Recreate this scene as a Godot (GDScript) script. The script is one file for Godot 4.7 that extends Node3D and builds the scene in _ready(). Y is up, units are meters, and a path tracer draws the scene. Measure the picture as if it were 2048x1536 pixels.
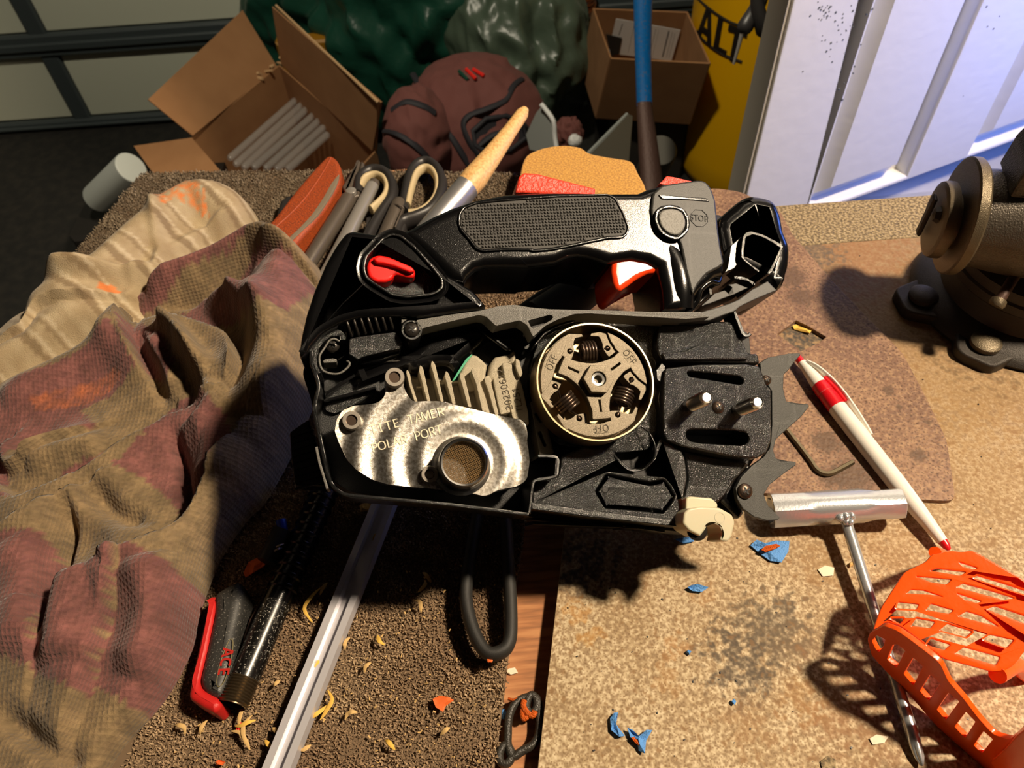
extends Node3D
# A half-dismantled top-handle chainsaw on a cluttered garage workbench at night, under one warm work lamp.

const FOC := 1500.0            # focal length in pixels of the 2048x1536 frame
const BY := 0.90               # height of the bench top
const EYE := Vector3(0, 1.30, 0)
var CR: Vector3
var CU: Vector3
var CF: Vector3
var SX: Transform3D            # frame of the chainsaw: x along it, y up it, z out of its clutch side
var M := {}
var used := {}
var rng := RandomNumberGenerator.new()

# ---------------------------------------------------------------- geometry
class G:
	var v := PackedVector3Array()
	var c := PackedColorArray()
	var t := Transform3D()
	var col := Color.WHITE
	var colored := false
	func tri(a: Vector3, b: Vector3, d: Vector3) -> void:
		v.append(t * a); v.append(t * b); v.append(t * d)
		if colored:
			c.append(col); c.append(col); c.append(col)
	func quad(a: Vector3, b: Vector3, d: Vector3, e: Vector3) -> void:
		tri(a, b, d); tri(a, d, e)
	func box(o: Vector3, s: Vector3, ch := 0.0) -> void:
		var h := s / 2.0
		if ch <= 0.0:
			var p := []
			for i in 8:
				p.append(o + Vector3(h.x * (1 if i & 1 else -1), h.y * (1 if i & 2 else -1), h.z * (1 if i & 4 else -1)))
			quad(p[0], p[2], p[3], p[1]); quad(p[4], p[5], p[7], p[6]); quad(p[0], p[4], p[6], p[2])
			quad(p[1], p[3], p[7], p[5]); quad(p[0], p[1], p[5], p[4]); quad(p[2], p[6], p[7], p[3])
			return
		var q := PackedVector2Array([Vector2(-h.x, -h.y), Vector2(h.x, -h.y), Vector2(h.x, h.y), Vector2(-h.x, h.y)])
		var keep := t
		t = t * Transform3D(Basis(), o)
		prism(q, -h.z, h.z, ch, ch, 1)
		t = keep
	func prism(poly: PackedVector2Array, z0: float, z1: float, r := 0.0, rb := 0.0, steps := 2, holes := [], hole_bev := 1.0) -> void:
		var loops := [G.ccw(poly)]
		for hl in holes:
			var q: PackedVector2Array = G.ccw(hl)
			q.reverse()
			loops.append(q)
		var prof := []
		if rb > 0.0:
			for i in steps + 1:
				var a := PI / 2 * i / steps
				prof.append(Vector2(rb * (1.0 - sin(a)), z0 + rb * (1.0 - cos(a))))
		else:
			prof.append(Vector2(0, z0))
		if r > 0.0:
			for i in steps + 1:
				var a := PI / 2 * i / steps
				prof.append(Vector2(r * (1.0 - cos(a)), z1 - r * (1.0 - sin(a))))
		else:
			prof.append(Vector2(0, z1))
		var first := []
		var last := []
		for li in loops.size():
			var lp: PackedVector2Array = loops[li]
			var hb := hole_bev if li > 0 else 1.0
			var n: int = lp.size()
			var prev: PackedVector2Array
			for k in prof.size():
				var cur: PackedVector2Array = G.inset(lp, prof[k].x * hb) if prof[k].x > 1e-7 else lp
				if k == 0:
					first.append(cur)
				else:
					for i in n:
						var j := (i + 1) % n
						var za: float = prof[k - 1].y
						var zb: float = prof[k].y
						quad(Vector3(prev[i].x, prev[i].y, za), Vector3(prev[j].x, prev[j].y, za), Vector3(cur[j].x, cur[j].y, zb), Vector3(cur[i].x, cur[i].y, zb))
				prev = cur
			last.append(prev)
		cap(last, z1, true)
		cap(first, z0, false)
	func cap(loops: Array, z: float, up: bool) -> void:
		var p: PackedVector2Array = loops[0]
		for k in range(1, loops.size()):
			p = G.bridge(p, loops[k])
		var ix := PackedInt32Array()
		if loops.size() == 1:
			ix = Geometry2D.triangulate_polygon(p)
		if ix.is_empty():
			ix = G.earclip(p)
		for i in range(0, ix.size(), 3):
			var a := p[ix[i]]
			var b := p[ix[i + 1]]
			var d := p[ix[i + 2]]
			var pos := (b - a).cross(d - a) > 0.0
			if pos == up:
				tri(Vector3(a.x, a.y, z), Vector3(b.x, b.y, z), Vector3(d.x, d.y, z))
			else:
				tri(Vector3(a.x, a.y, z), Vector3(d.x, d.y, z), Vector3(b.x, b.y, z))
	func tube(path: Array, rad, sides := 10, closed := false, caps := true, flat := 1.0, upv := Vector3.ZERO) -> void:
		var n := path.size()
		var rings := []
		var up := Vector3.ZERO
		for i in n:
			var a: Vector3 = path[(i - 1 + n) % n] if closed else path[maxi(i - 1, 0)]
			var b: Vector3 = path[(i + 1) % n] if closed else path[mini(i + 1, n - 1)]
			var d := (b - a).normalized()
			if upv != Vector3.ZERO:
				up = upv
			elif i == 0:
				up = Vector3.UP if absf(d.y) < 0.9 else Vector3.RIGHT
			up = (up - d * up.dot(d)).normalized()
			var s := d.cross(up).normalized()
			var r: float = rad if (rad is float or rad is int) else G.pick(rad, float(i) / maxf(1.0, n - 1))
			var ring := PackedVector3Array()
			for k in sides:
				var an := TAU * k / sides
				ring.append(path[i] + s * cos(an) * r + up * sin(an) * r * flat)
			rings.append(ring)
		for i in (n if closed else n - 1):
			var A: PackedVector3Array = rings[i]
			var B: PackedVector3Array = rings[(i + 1) % n]
			for k in sides:
				var m := (k + 1) % sides
				quad(A[k], B[k], B[m], A[m])
		if not closed and caps:
			for e in 2:
				var R: PackedVector3Array = rings[0 if e == 0 else n - 1]
				var o: Vector3 = path[0 if e == 0 else n - 1]
				for k in sides:
					var m := (k + 1) % sides
					if e == 0: tri(o, R[k], R[m])
					else: tri(o, R[m], R[k])
	func lathe(prof: Array, segs := 32, closed := false) -> void:    # Vector2(radius, z), turned round local z; walk it with the outside on the right
		var n := prof.size()
		for i in (n if closed else n - 1):
			var a: Vector2 = prof[i]
			var b: Vector2 = prof[(i + 1) % n]
			for k in segs:
				var p := TAU * k / segs
				var q := TAU * (k + 1) / segs
				var a0 := Vector3(a.x * cos(p), a.x * sin(p), a.y)
				var a1 := Vector3(a.x * cos(q), a.x * sin(q), a.y)
				var b0 := Vector3(b.x * cos(p), b.x * sin(p), b.y)
				var b1 := Vector3(b.x * cos(q), b.x * sin(q), b.y)
				if a.x > 1e-7: tri(a0, a1, b1)
				if b.x > 1e-7: tri(a0, b1, b0)
	func wall(path: PackedVector2Array, th: float, z0: float, z1: float, r := 0.0, closed := false) -> void:
		var n := path.size()
		var A := PackedVector2Array()
		var B := PackedVector2Array()
		for i in n:
			var p := path[(i - 1 + n) % n] if closed else path[maxi(i - 1, 0)]
			var q := path[(i + 1) % n] if closed else path[mini(i + 1, n - 1)]
			var d1 := (path[i] - p).normalized()
			var d2 := (q - path[i]).normalized()
			if d1 == Vector2.ZERO: d1 = d2
			if d2 == Vector2.ZERO: d2 = d1
			var n1 := Vector2(-d1.y, d1.x)
			var n2 := Vector2(-d2.y, d2.x)
			var m := (n1 + n2) / maxf(0.35, 1.0 + n1.dot(n2))
			A.append(path[i] + m * th / 2); B.append(path[i] - m * th / 2)
		if closed:
			prism(G.outer(A, B), z0, z1, r, 0, 2, [G.inner(A, B)])
			return
		B.reverse()
		A.append_array(B)
		prism(A, z0, z1, r, 0, 2)
	func sheet(rows: Array, closed := false) -> void:    # rows of points, joined into one skin
		for i in rows.size() - 1:
			var A = rows[i]
			var B = rows[i + 1]
			var n: int = A.size()
			for k in (n if closed else n - 1):
				var m := (k + 1) % n
				quad(A[k], A[m], B[m], B[k])
	func text(s: String, h: float, deep: float, x: Transform3D, lift = null, bold := false) -> void:
		var tm := TextMesh.new()
		var f := SystemFont.new()
		f.font_names = PackedStringArray(["Droid Sans"])
		f.font_weight = 700 if bold else 400
		tm.font = f
		tm.text = s
		tm.font_size = 48
		tm.pixel_size = h / 34.0
		tm.depth = deep
		tm.curve_step = 1.0
		var ar := tm.get_mesh_arrays()
		var vs: PackedVector3Array = ar[Mesh.ARRAY_VERTEX]
		var id = ar[Mesh.ARRAY_INDEX]
		var ids: PackedInt32Array = id if id != null else PackedInt32Array(range(vs.size()))
		for i in range(0, ids.size(), 3):
			var p := [x * vs[ids[i]], x * vs[ids[i + 1]], x * vs[ids[i + 2]]]
			if lift != null:
				for k in 3: p[k].z += lift.call(p[k])
			tri(p[0], p[2], p[1])
	static func pick(a: Array, s: float) -> float:
		var f := s * (a.size() - 1)
		var i := mini(int(f), a.size() - 2)
		return lerpf(a[i], a[i + 1], f - i)
	static func area(p: PackedVector2Array) -> float:
		var a := 0.0
		for i in p.size():
			a += p[i].cross(p[(i + 1) % p.size()])
		return a / 2
	static func ccw(p: PackedVector2Array) -> PackedVector2Array:
		var q := p.duplicate()
		if G.area(q) < 0.0: q.reverse()
		return q
	static func outer(A: PackedVector2Array, B: PackedVector2Array) -> PackedVector2Array:
		return A if absf(G.area(A)) > absf(G.area(B)) else B
	static func inner(A: PackedVector2Array, B: PackedVector2Array) -> PackedVector2Array:
		return B if absf(G.area(A)) > absf(G.area(B)) else A
	static func inset(p: PackedVector2Array, d: float) -> PackedVector2Array:
		var o := PackedVector2Array()
		var n := p.size()
		for i in n:
			var a := (p[i] - p[(i - 1 + n) % n]).normalized()
			var b := (p[(i + 1) % n] - p[i]).normalized()
			var n1 := Vector2(-a.y, a.x)
			var n2 := Vector2(-b.y, b.x)
			o.append(p[i] + (n1 + n2) * d / maxf(0.5, 1.0 + n1.dot(n2)))
		return o
	static func bridge(p: PackedVector2Array, h: PackedVector2Array) -> PackedVector2Array:
		var bi := 0
		var bj := 0
		var best := INF
		for i in p.size():
			for j in h.size():
				var d := p[i].distance_squared_to(h[j])
				if d < best:
					best = d; bi = i; bj = j
		var o := PackedVector2Array()
		for i in bi + 1: o.append(p[i])
		for k in h.size() + 1: o.append(h[(bj + k) % h.size()])
		for i in range(bi, p.size()): o.append(p[i])
		return o
	static func earclip(p: PackedVector2Array) -> PackedInt32Array:
		var ix := range(p.size())
		if G.area(p) < 0.0: ix.reverse()
		var out := PackedInt32Array()
		var guard := 0
		var i := 0
		while ix.size() > 3 and guard < ix.size() * 2 + 8:
			var n := ix.size()
			i = i % n
			var a := p[ix[(i - 1 + n) % n]]
			var b := p[ix[i]]
			var d := p[ix[(i + 1) % n]]
			var cr := (b - a).cross(d - b)
			var ok := cr > 1e-14 or (guard > n and cr > -1e-14)
			if ok:
				for k in n:
					var q := p[ix[k]]
					if q == a or q == b or q == d: continue
					if (b - a).cross(q - a) >= 0 and (d - b).cross(q - b) >= 0 and (a - d).cross(q - d) >= 0:
						ok = false
						break
			if ok:
				out.append(ix[(i - 1 + n) % n]); out.append(ix[i]); out.append(ix[(i + 1) % n])
				ix.remove_at(i)
				guard = 0
			else:
				i += 1
				guard += 1
		if ix.size() == 3:
			for k in 3: out.append(ix[k])
		return out
	static func rnd(p: PackedVector2Array, r: float, seg := 3) -> PackedVector2Array:
		var o := PackedVector2Array()
		var n := p.size()
		for i in n:
			var a := p[(i - 1 + n) % n] - p[i]
			var b := p[(i + 1) % n] - p[i]
			var pa := p[i] + a.normalized() * minf(r, a.length() * 0.45)
			var pb := p[i] + b.normalized() * minf(r, b.length() * 0.45)
			for k in seg + 1:
				var s := float(k) / seg
				o.append(pa.lerp(p[i], s).lerp(p[i].lerp(pb, s), s))
		return o
	static func cm(p, sub := 4, closed := true) -> Array:   # Catmull-Rom through the points (Vector2 or Vector3)
		var o := []
		var n: int = p.size()
		for i in (n if closed else n - 1):
			var p0 = p[(i - 1 + n) % n] if closed else p[maxi(i - 1, 0)]
			var p1 = p[i]
			var p2 = p[(i + 1) % n]
			var p3 = p[(i + 2) % n] if closed else p[mini(i + 2, n - 1)]
			for k in sub:
				o.append(p1.cubic_interpolate(p2, p0, p3, float(k) / sub))
		if not closed: o.append(p[n - 1])
		return o
	func mesh(inv: Transform3D, crease: float) -> ArrayMesh:
		var n := v.size()
		var ids := PackedInt32Array()
		ids.resize(n)
		var key := {}
		var adj := []
		var fn := PackedVector3Array()
		fn.resize(n / 3)
		var pos := PackedVector3Array()
		pos.resize(n)
		for i in n:
			var p := inv * v[i]
			pos[i] = p
			var q := Vector3i((p * 25000.0).round())
			var id = key.get(q)
			if id == null:
				id = adj.size()
				key[q] = id
				adj.append(PackedInt32Array())
			ids[i] = id
			adj[id].append(i / 3)
		var fu := PackedVector3Array()
		fu.resize(n / 3)
		for f in n / 3:
			fn[f] = (pos[f * 3 + 1] - pos[f * 3]).cross(pos[f * 3 + 2] - pos[f * 3]) * 1e6
			fu[f] = fn[f].normalized()
		var cs := cos(deg_to_rad(crease))
		var V := PackedVector3Array()
		var N := PackedVector3Array()
		var C := PackedColorArray()
		for f in n / 3:
			if fn[f].length_squared() < 1e-12: continue
			for k in [0, 2, 1]:
				var i: int = f * 3 + k
				var s := Vector3.ZERO
				for g in adj[ids[i]]:
					if fu[g].dot(fu[f]) >= cs: s += fn[g]
				if s == Vector3.ZERO: s = fu[f]
				V.append(pos[i]); N.append(s.normalized())
				if colored: C.append(c[i])
		var a := []
		a.resize(Mesh.ARRAY_MAX)
		a[Mesh.ARRAY_VERTEX] = V
		a[Mesh.ARRAY_NORMAL] = N
		if colored: a[Mesh.ARRAY_COLOR] = C
		var m := ArrayMesh.new()
		m.add_surface_from_arrays(Mesh.PRIMITIVE_TRIANGLES, a)
		return m

func v2(a: Array) -> PackedVector2Array:
	var o := PackedVector2Array()
	for i in range(0, a.size(), 2): o.append(Vector2(a[i], a[i + 1]))
	return o

func cat2(a: Array) -> PackedVector2Array:
	var o := PackedVector2Array()
	for p in a: o.append(p)
	return o

# ---------------------------------------------------------------- where things stand
func ray(x: float, y: float) -> Vector3:
	return CF + CR * (x - 1024.0) / FOC + CU * (768.0 - y) / FOC

func at(x: float, y: float, h := 0.0) -> Vector3:        # the point of the bench (h above its top) that the photograph shows at x, y
	return low(x, y, BY + h)

func low(x: float, y: float, level: float) -> Vector3:   # the same for any level plane
	var d := ray(x, y)
	return EYE + d * ((level - EYE.y) / d.y)

func far(x: float, y: float, z: float) -> Vector3:       # the same for an upright plane across the room
	var d := ray(x, y)
	return EYE + d * ((z - EYE.z) / d.z)

# ---------------------------------------------------------------- objects
func numbered(n: String) -> String:
	if not used.has(n):
		used[n] = 0
		return n
	used[n] += 1
	return "%s_%03d" % [n, used[n]]

func tag(o: Node3D, label: String, category: String, group := "") -> Node3D:
	o.set_meta("label", label)
	o.set_meta("category", category)
	if group: o.set_meta("group", group)
	return o

func thing(n: String, label: String, category: String, base := Vector3.ZERO, group := "") -> Node3D:
	var o := Node3D.new()
	o.name = numbered(n)
	add_child(o)
	o.position = base
	return tag(o, label, category, group)

func frame_of(o: Node3D) -> Transform3D:
	var x := o.transform
	var p := o.get_parent()
	while p != null and p != self and p is Node3D:
		x = p.transform * x
		p = p.get_parent()
	return x

func part(parent: Node3D, n: String, g: G, m: Material, crease := 35.0, local := false) -> MeshInstance3D:
	var o := MeshInstance3D.new()
	o.name = n
	o.mesh = g.mesh(Transform3D() if local else frame_of(parent).affine_inverse(), crease)
	o.material_override = m
	parent.add_child(o, true)
	return o

func single(n: String, label: String, category: String, g: G, m: Material, base := Vector3.ZERO, crease := 35.0, group := "") -> MeshInstance3D:
	var o := MeshInstance3D.new()
	o.name = numbered(n)
	add_child(o)
	o.position = base
	o.mesh = g.mesh(Transform3D(Basis(), -base), crease)
	o.material_override = m
	tag(o, label, category, group)
	return o

func struct(n: String, g: G, m: Material, parent: Node3D = null, crease := 30.0) -> MeshInstance3D:
	var o := MeshInstance3D.new()
	o.name = n
	o.mesh = g.mesh(Transform3D(), crease)
	o.material_override = m
	if parent: parent.add_child(o, true)
	else:
		add_child(o)
		o.set_meta("kind", "structure")
	return o

func lookat(o: Vector3, z: Vector3, y: Vector3) -> Transform3D:     # frame at o with z along z
	var zz := z.normalized()
	var xx := y.cross(zz).normalized()
	return Transform3D(Basis(xx, zz.cross(xx), zz), o)

# ---------------------------------------------------------------- materials
func noise(sd: int, freq: float, kind := FastNoiseLite.TYPE_SIMPLEX_SMOOTH, oct := 4) -> FastNoiseLite:
	var f := FastNoiseLite.new()
	f.seed = sd
	f.noise_type = kind
	f.frequency = freq
	f.fractal_octaves = oct
	return f

func ntex(sd: int, freq: float, cols: Array, kind := FastNoiseLite.TYPE_SIMPLEX_SMOOTH, oct := 4, size := 512) -> NoiseTexture2D:
	var t := NoiseTexture2D.new()
	t.width = size
	t.height = size
	t.seamless = true
	t.noise = noise(sd, freq, kind, oct)
	if cols.size():
		var gr := Gradient.new()
		gr.offsets = PackedFloat32Array()
		var offs := PackedFloat32Array()
		var cc := PackedColorArray()
		for i in range(0, cols.size(), 2):
			offs.append(cols[i]); cc.append(cols[i + 1])
		gr.offsets = offs
		gr.colors = cc
		t.color_ramp = gr
	return t

func rgb(r: float, g: float, b: float) -> Color:
	return Color(r / 255.0, g / 255.0, b / 255.0)

func mat(n: String, c: Color, rough := 0.6, metal := 0.0, bump: Texture2D = null, scale := 60.0, depth := 0.02, tex: Texture2D = null, tscale := 0.0) -> StandardMaterial3D:
	var m := StandardMaterial3D.new()
	m.resource_name = n
	m.albedo_color = c
	m.roughness = rough
	m.metallic = metal
	m.uv1_triplanar = true
	m.uv1_scale = Vector3.ONE * (tscale if tscale > 0.0 else scale)
	if tex:
		m.albedo_texture = tex
		m.albedo_color = Color.WHITE
	if bump:
		m.heightmap_enabled = true
		m.heightmap_texture = bump
		m.heightmap_scale = depth
		m.uv1_scale = Vector3.ONE * scale
	M[n] = m
	return m

func onp(x: float, y: float, o: Vector3, n: Vector3) -> Vector3:
	var d := ray(x, y)
	return EYE + d * ((o - EYE).dot(n) / d.dot(n))

func _ready() -> void:
	rng.seed = 7
	# camera
	var pit := deg_to_rad(51.0)
	var rol := deg_to_rad(4.0)
	var u0 := Vector3(0, cos(pit), -sin(pit))
	CF = Vector3(0, -sin(pit), -cos(pit))
	CR = Vector3.RIGHT * cos(rol) - u0 * sin(rol)
	CU = Vector3.RIGHT * sin(rol) + u0 * cos(rol)
	var cam := Camera3D.new()
	cam.name = "camera"
	cam.transform = Transform3D(Basis(CR, CU, -CF), EYE)
	cam.fov = rad_to_deg(2.0 * atan(768.0 / FOC))
	cam.near = 0.02
	var ca := CameraAttributesPhysical.new()
	ca.frustum_focal_length = 5.7
	ca.frustum_focus_distance = 0.37
	ca.exposure_aperture = 4.2
	ca.frustum_near = 0.02
	add_child(cam)
	cam.attributes = ca
	cam.fov = rad_to_deg(2.0 * atan(768.0 / FOC))
	cam.current = true
	# air and exposure
	var env := Environment.new()
	env.background_mode = Environment.BG_COLOR
	env.background_color = Color(0.01, 0.012, 0.02)
	env.tonemap_mode = Environment.TONE_MAPPER_LINEAR
	env.tonemap_exposure = 1.0
	env.sdfgi_enabled = true
	env.ssao_enabled = true
	env.ssil_enabled = true
	var we := WorldEnvironment.new()
	we.name = "air"
	we.environment = env
	add_child(we)
	# the warm work lamp over the right end of the bench
	var lp := Vector3(1.05, 2.45, -0.20)
	var aim := Vector3(0.02, 0.9, -0.24)
	var sl := SpotLight3D.new()
	sl.name = "work_light"
	sl.light_color = Color(1.0, 0.91, 0.785)
	sl.light_energy = 6.2
	sl.light_size = 0.07
	sl.spot_range = 8.0
	sl.spot_angle = 74.0
	sl.spot_angle_attenuation = 1.0
	sl.spot_attenuation = 2.0
	sl.shadow_enabled = true
	add_child(sl)
	sl.look_at_from_position(lp, aim, Vector3.FORWARD)
	# the blue lamp panel on the right wall
	var ap := Vector3(0.98, 1.02, -0.69)
	var al := AreaLight3D.new()
	al.name = "blue_light"
	al.light_color = Color(0.40, 0.56, 1.0)
	al.light_energy = 0.34
	al.area_size = Vector2(0.25, 0.4)
	al.area_normalize_energy = true
	al.area_range = 6.0
	al.shadow_enabled = true
	add_child(al)
	al.look_at_from_position(ap, ap + Vector3(-0.8, -0.12, -0.5), Vector3.UP)
	# a weak shaded ceiling lamp at the back of the garage
	var kp := Vector3(-0.25, 2.25, -0.85)
	var kl := SpotLight3D.new()
	kl.name = "ceiling_light"
	kl.light_color = Color(1.0, 0.95, 0.85)
	kl.light_energy = 2.3
	kl.light_size = 0.06
	kl.spot_range = 8.0
	kl.spot_angle = 49.0
	kl.spot_angle_attenuation = 0.3
	kl.spot_attenuation = 2.0
	kl.shadow_enabled = true
	add_child(kl)
	kl.look_at_from_position(kp, Vector3(-0.45, 0.0, -2.5), Vector3.FORWARD)
	# frame of the chainsaw
	var nn := Vector3(0.17, 0.22, 0.96).normalized()
	var sn := CR * nn.x + CU * nn.y - CF * nn.z
	var su := (CR - sn * CR.dot(sn)).normalized()
	SX = Transform3D(Basis(su, sn.cross(su), sn), EYE + ray(1190, 765) * 0.365)
	make_materials()
	lamps(lp, aim, ap, kp)
	room()
	bench()
	chainsaw()
	cloths()
	bench_things()
	background()

func make_materials() -> void:
	var W := Color.WHITE
	var fine := ntex(3, 0.09, [], FastNoiseLite.TYPE_SIMPLEX, 3)
	var grit := ntex(5, 0.16, [], FastNoiseLite.TYPE_CELLULAR, 2)
	var lumpy := ntex(6, 0.02, [], FastNoiseLite.TYPE_SIMPLEX_SMOOTH, 5)
	var scr := ntex(8, 0.3, [], FastNoiseLite.TYPE_SIMPLEX, 2)
	mat("gloss", rgb(10, 10, 11), 0.20, 0.0, fine, 30.0, 0.004)
	mat("switch_skin", rgb(40, 40, 38), 0.5, 0.0, grit, 30.0, 0.006)
	mat("satin", rgb(13, 13, 13), 0.22, 0.0, grit, 30.0, 0.010)
	mat("grain", rgb(13, 13, 12), 0.20, 0.0, grit, 32.0, 0.034)
	mat("worn", rgb(90, 87, 81), 0.5, 0.0, fine, 40.0, 0.02, ntex(22, 0.1, [0.2, rgb(52, 51, 48), 0.5, rgb(92, 90, 84), 0.8, rgb(134, 131, 122)], FastNoiseLite.TYPE_SIMPLEX, 4), 40.0)
	mat("inside", rgb(8, 8, 8), 0.55, 0.0, fine, 30.0, 0.01)
	mat("rubber", rgb(52, 50, 47), 0.62)
	mat("black_rubber", rgb(40, 39, 37), 0.55, 0.0, fine, 60.0, 0.01)
	mat("red", rgb(226, 22, 16), 0.42)
	mat("trigger", rgb(240, 66, 22), 0.26)
	mat("lock_red", rgb(232, 70, 50), 0.36, 0.0, lumpy, 40.0, 0.05)
	mat("button", rgb(120, 118, 112), 0.5, 0.0, lumpy, 60.0, 0.02)
	mat("tan_metal", rgb(180, 166, 142), 0.46, 0.5, fine, 50.0, 0.006, ntex(21, 0.05, [0.2, rgb(98, 89, 73), 0.6, rgb(115, 105, 88), 0.8, rgb(130, 120, 101)]), 50.0)
	mat("drum", rgb(176, 156, 122), 0.30, 0.9)
	mat("steel", rgb(205, 203, 198), 0.27, 1.0, scr, 25.0, 0.002)
	mat("bright", rgb(225, 225, 225), 0.18, 1.0)
	mat("bolt", rgb(176, 168, 156), 0.3, 0.6)
	mat("dark_steel", rgb(104, 88, 76), 0.3, 0.9)
	mat("spring_black", rgb(58, 54, 50), 0.28, 0.6)
	mat("cast", rgb(178, 168, 146), 0.62, 0.35, fine, 45.0, 0.02)
	mat("cast_dark", rgb(92, 84, 70), 0.6, 0.3, fine, 45.0, 0.02)
	mat("dog", rgb(66, 66, 64), 0.5, 0.55, grit, 40.0, 0.012)
	mat("nylon", rgb(192, 184, 156), 0.4)
	M.nylon.subsurf_scatter_enabled = true
	M.nylon.subsurf_scatter_strength = 0.15
	mat("gasket_green", rgb(60, 160, 120), 0.5)
	mat("polish", rgb(214, 212, 208), 0.32, 1.0, ntex(31, 0.35, [], FastNoiseLite.TYPE_SIMPLEX, 1), 14.0, 0.0045, ntex(32, 0.06, [0.3, rgb(160, 152, 140), 0.55, rgb(200, 196, 188), 0.7, rgb(216, 213, 207)], FastNoiseLite.TYPE_SIMPLEX, 5), 14.0)
	mat("engraved", rgb(238, 226, 198), 0.6, 0.0)
	mat("mesh_wire", rgb(176, 150, 112), 0.4, 0.8)
	mat("scrap_wood", rgb(206, 170, 110), 0.8)
	mat("yellow_chip", rgb(224, 180, 80), 0.8)
	mat("orange_chip", rgb(228, 104, 40), 0.7)
	mat("pale_chip", rgb(226, 214, 190), 0.8)
	mat("white_plastic", rgb(232, 228, 218), 0.33)
	mat("pen_red", rgb(206, 18, 30), 0.3)
	mat("orange_plastic", rgb(255, 88, 14), 0.3, 0.0, lumpy, 20.0, 0.01)
	mat("zinc", rgb(206, 210, 214), 0.26, 0.7, lumpy, 60.0, 0.004)
	mat("hex_steel", rgb(128, 118, 96), 0.33, 0.9)
	mat("black_pipe", rgb(22, 21, 20), 0.28, 0.0, null, 1, 0, ntex(41, 0.07, [0.0, rgb(14, 13, 12), 0.77, rgb(16, 15, 14), 0.82, rgb(190, 186, 176)], FastNoiseLite.TYPE_SIMPLEX, 3), 11.0)
	mat("pipe_thread", rgb(96, 82, 62), 0.35, 0.8)
	mat("aluminium", rgb(206, 204, 210), 0.34, 0.35)
	mat("grip_black", rgb(52, 52, 50), 0.5, 0.0, null, 1, 0, ntex(42, 0.09, [0.0, rgb(44, 44, 42), 0.80, rgb(48, 47, 45), 0.86, rgb(150, 146, 138)], FastNoiseLite.TYPE_SIMPLEX, 3), 11.0)
	mat("grip_red", rgb(196, 34, 32), 0.42, 0.0, fine, 50.0, 0.008)
	mat("logo_red", rgb(176, 36, 28), 0.5)
	mat("logo_line", rgb(120, 112, 80), 0.5)
	mat("blue_foil", rgb(86, 146, 214), 0.5, 0.0, lumpy, 80.0, 0.05)
	mat("rubber_gasket", rgb(54, 51, 46), 0.3, 0.0, lumpy, 90.0, 0.03)
	mat("goo", rgb(206, 92, 24), 0.3, 0.0, lumpy, 120.0, 0.08)
	mat("castiron", rgb(84, 77, 68), 0.42, 0.45, grit, 14.0, 0.045)
	mat("castiron_worn", rgb(104, 93, 74), 0.4, 0.55, fine, 30.0, 0.02)
	mat("vise_dark", rgb(52, 47, 42), 0.5, 0.3, fine, 30.0, 0.02)
	mat("orange_handle", rgb(196, 74, 26), 0.45, 0.0, fine, 40.0, 0.02, ntex(51, 0.03, [0.25, rgb(112, 54, 36), 0.5, rgb(170, 72, 28), 0.75, rgb(184, 84, 38)]), 9.0)
	mat("grey_insert", rgb(128, 116, 98), 0.6)
	mat("tool_grey", rgb(92, 84, 76), 0.3, 0.2, fine, 50.0, 0.01)
	mat("tool_chrome", rgb(178, 174, 168), 0.24, 0.55)
	mat("tool_black", rgb(44, 42, 42), 0.42)
	mat("tan_grip", rgb(196, 178, 140), 0.5)
	mat("handle_wood", rgb(222, 178, 112), 0.5, 0.0, null, 1, 0, ntex(52, 0.02, [0.2, rgb(198, 146, 84), 0.5, rgb(224, 180, 116), 0.8, rgb(236, 196, 134)]), 30.0)
	mat("tape", rgb(176, 176, 178), 0.3, 0.7, fine, 40.0, 0.01)
	mat("suede", rgb(206, 150, 62), 0.9, 0.0, fine, 30.0, 0.03, ntex(53, 0.03, [0.2, rgb(176, 122, 56), 0.5, rgb(208, 154, 68), 0.8, rgb(222, 172, 84)]), 16.0)
	mat("cardboard", rgb(160, 116, 74), 0.85, 0.0, null, 1, 0, ntex(54, 0.01, [0.2, rgb(146, 104, 66), 0.8, rgb(158, 115, 75)]), 2.0)
	mat("card_edge", rgb(196, 160, 116), 0.9)
	mat("paper", rgb(222, 222, 220), 0.6)
	mat("ink", rgb(70, 70, 72), 0.7)
	mat("tube_clear", rgb(196, 192, 186), 0.15)
	M.tube_clear.albedo_color.a = 0.3
	M.tube_clear.transparency = BaseMaterial3D.TRANSPARENCY_ALPHA
	mat("tarp", rgb(24, 66, 52), 0.30, 0.0, lumpy, 3.0, 0.12)
	mat("tarp_grey", rgb(74, 88, 74), 0.36, 0.0, lumpy, 3.0, 0.12)
	mat("jacket", rgb(108, 62, 56), 0.85, 0.0, fine, 10.0, 0.03)
	mat("piping", rgb(34, 32, 38), 0.7)
	mat("blue_paint", rgb(6, 100, 158), 0.4, 0.0, null, 1, 0, ntex(55, 0.05, [0.2, rgb(96, 72, 66), 0.27, rgb(2, 86, 146), 0.8, rgb(0, 76, 134)]), 6.0)
	mat("rust", rgb(72, 50, 42), 0.6, 0.3, lumpy, 20.0, 0.05)
	mat("yellow_dull", rgb(150, 104, 14), 0.5)
	mat("yellow", rgb(226, 170, 6), 0.33)
	mat("black_paint", rgb(24, 22, 20), 0.5)
	mat("door_white", rgb(226, 225, 222), 0.5, 0.0, lumpy, 4.0, 0.03)
	mat("door_edge", rgb(190, 184, 172), 0.6)
	mat("mildew", rgb(92, 96, 100), 0.9)
	mat("panel_white", rgb(196, 200, 182), 0.6)
	mat("rail_dark", rgb(58, 66, 68), 0.5)
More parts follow.
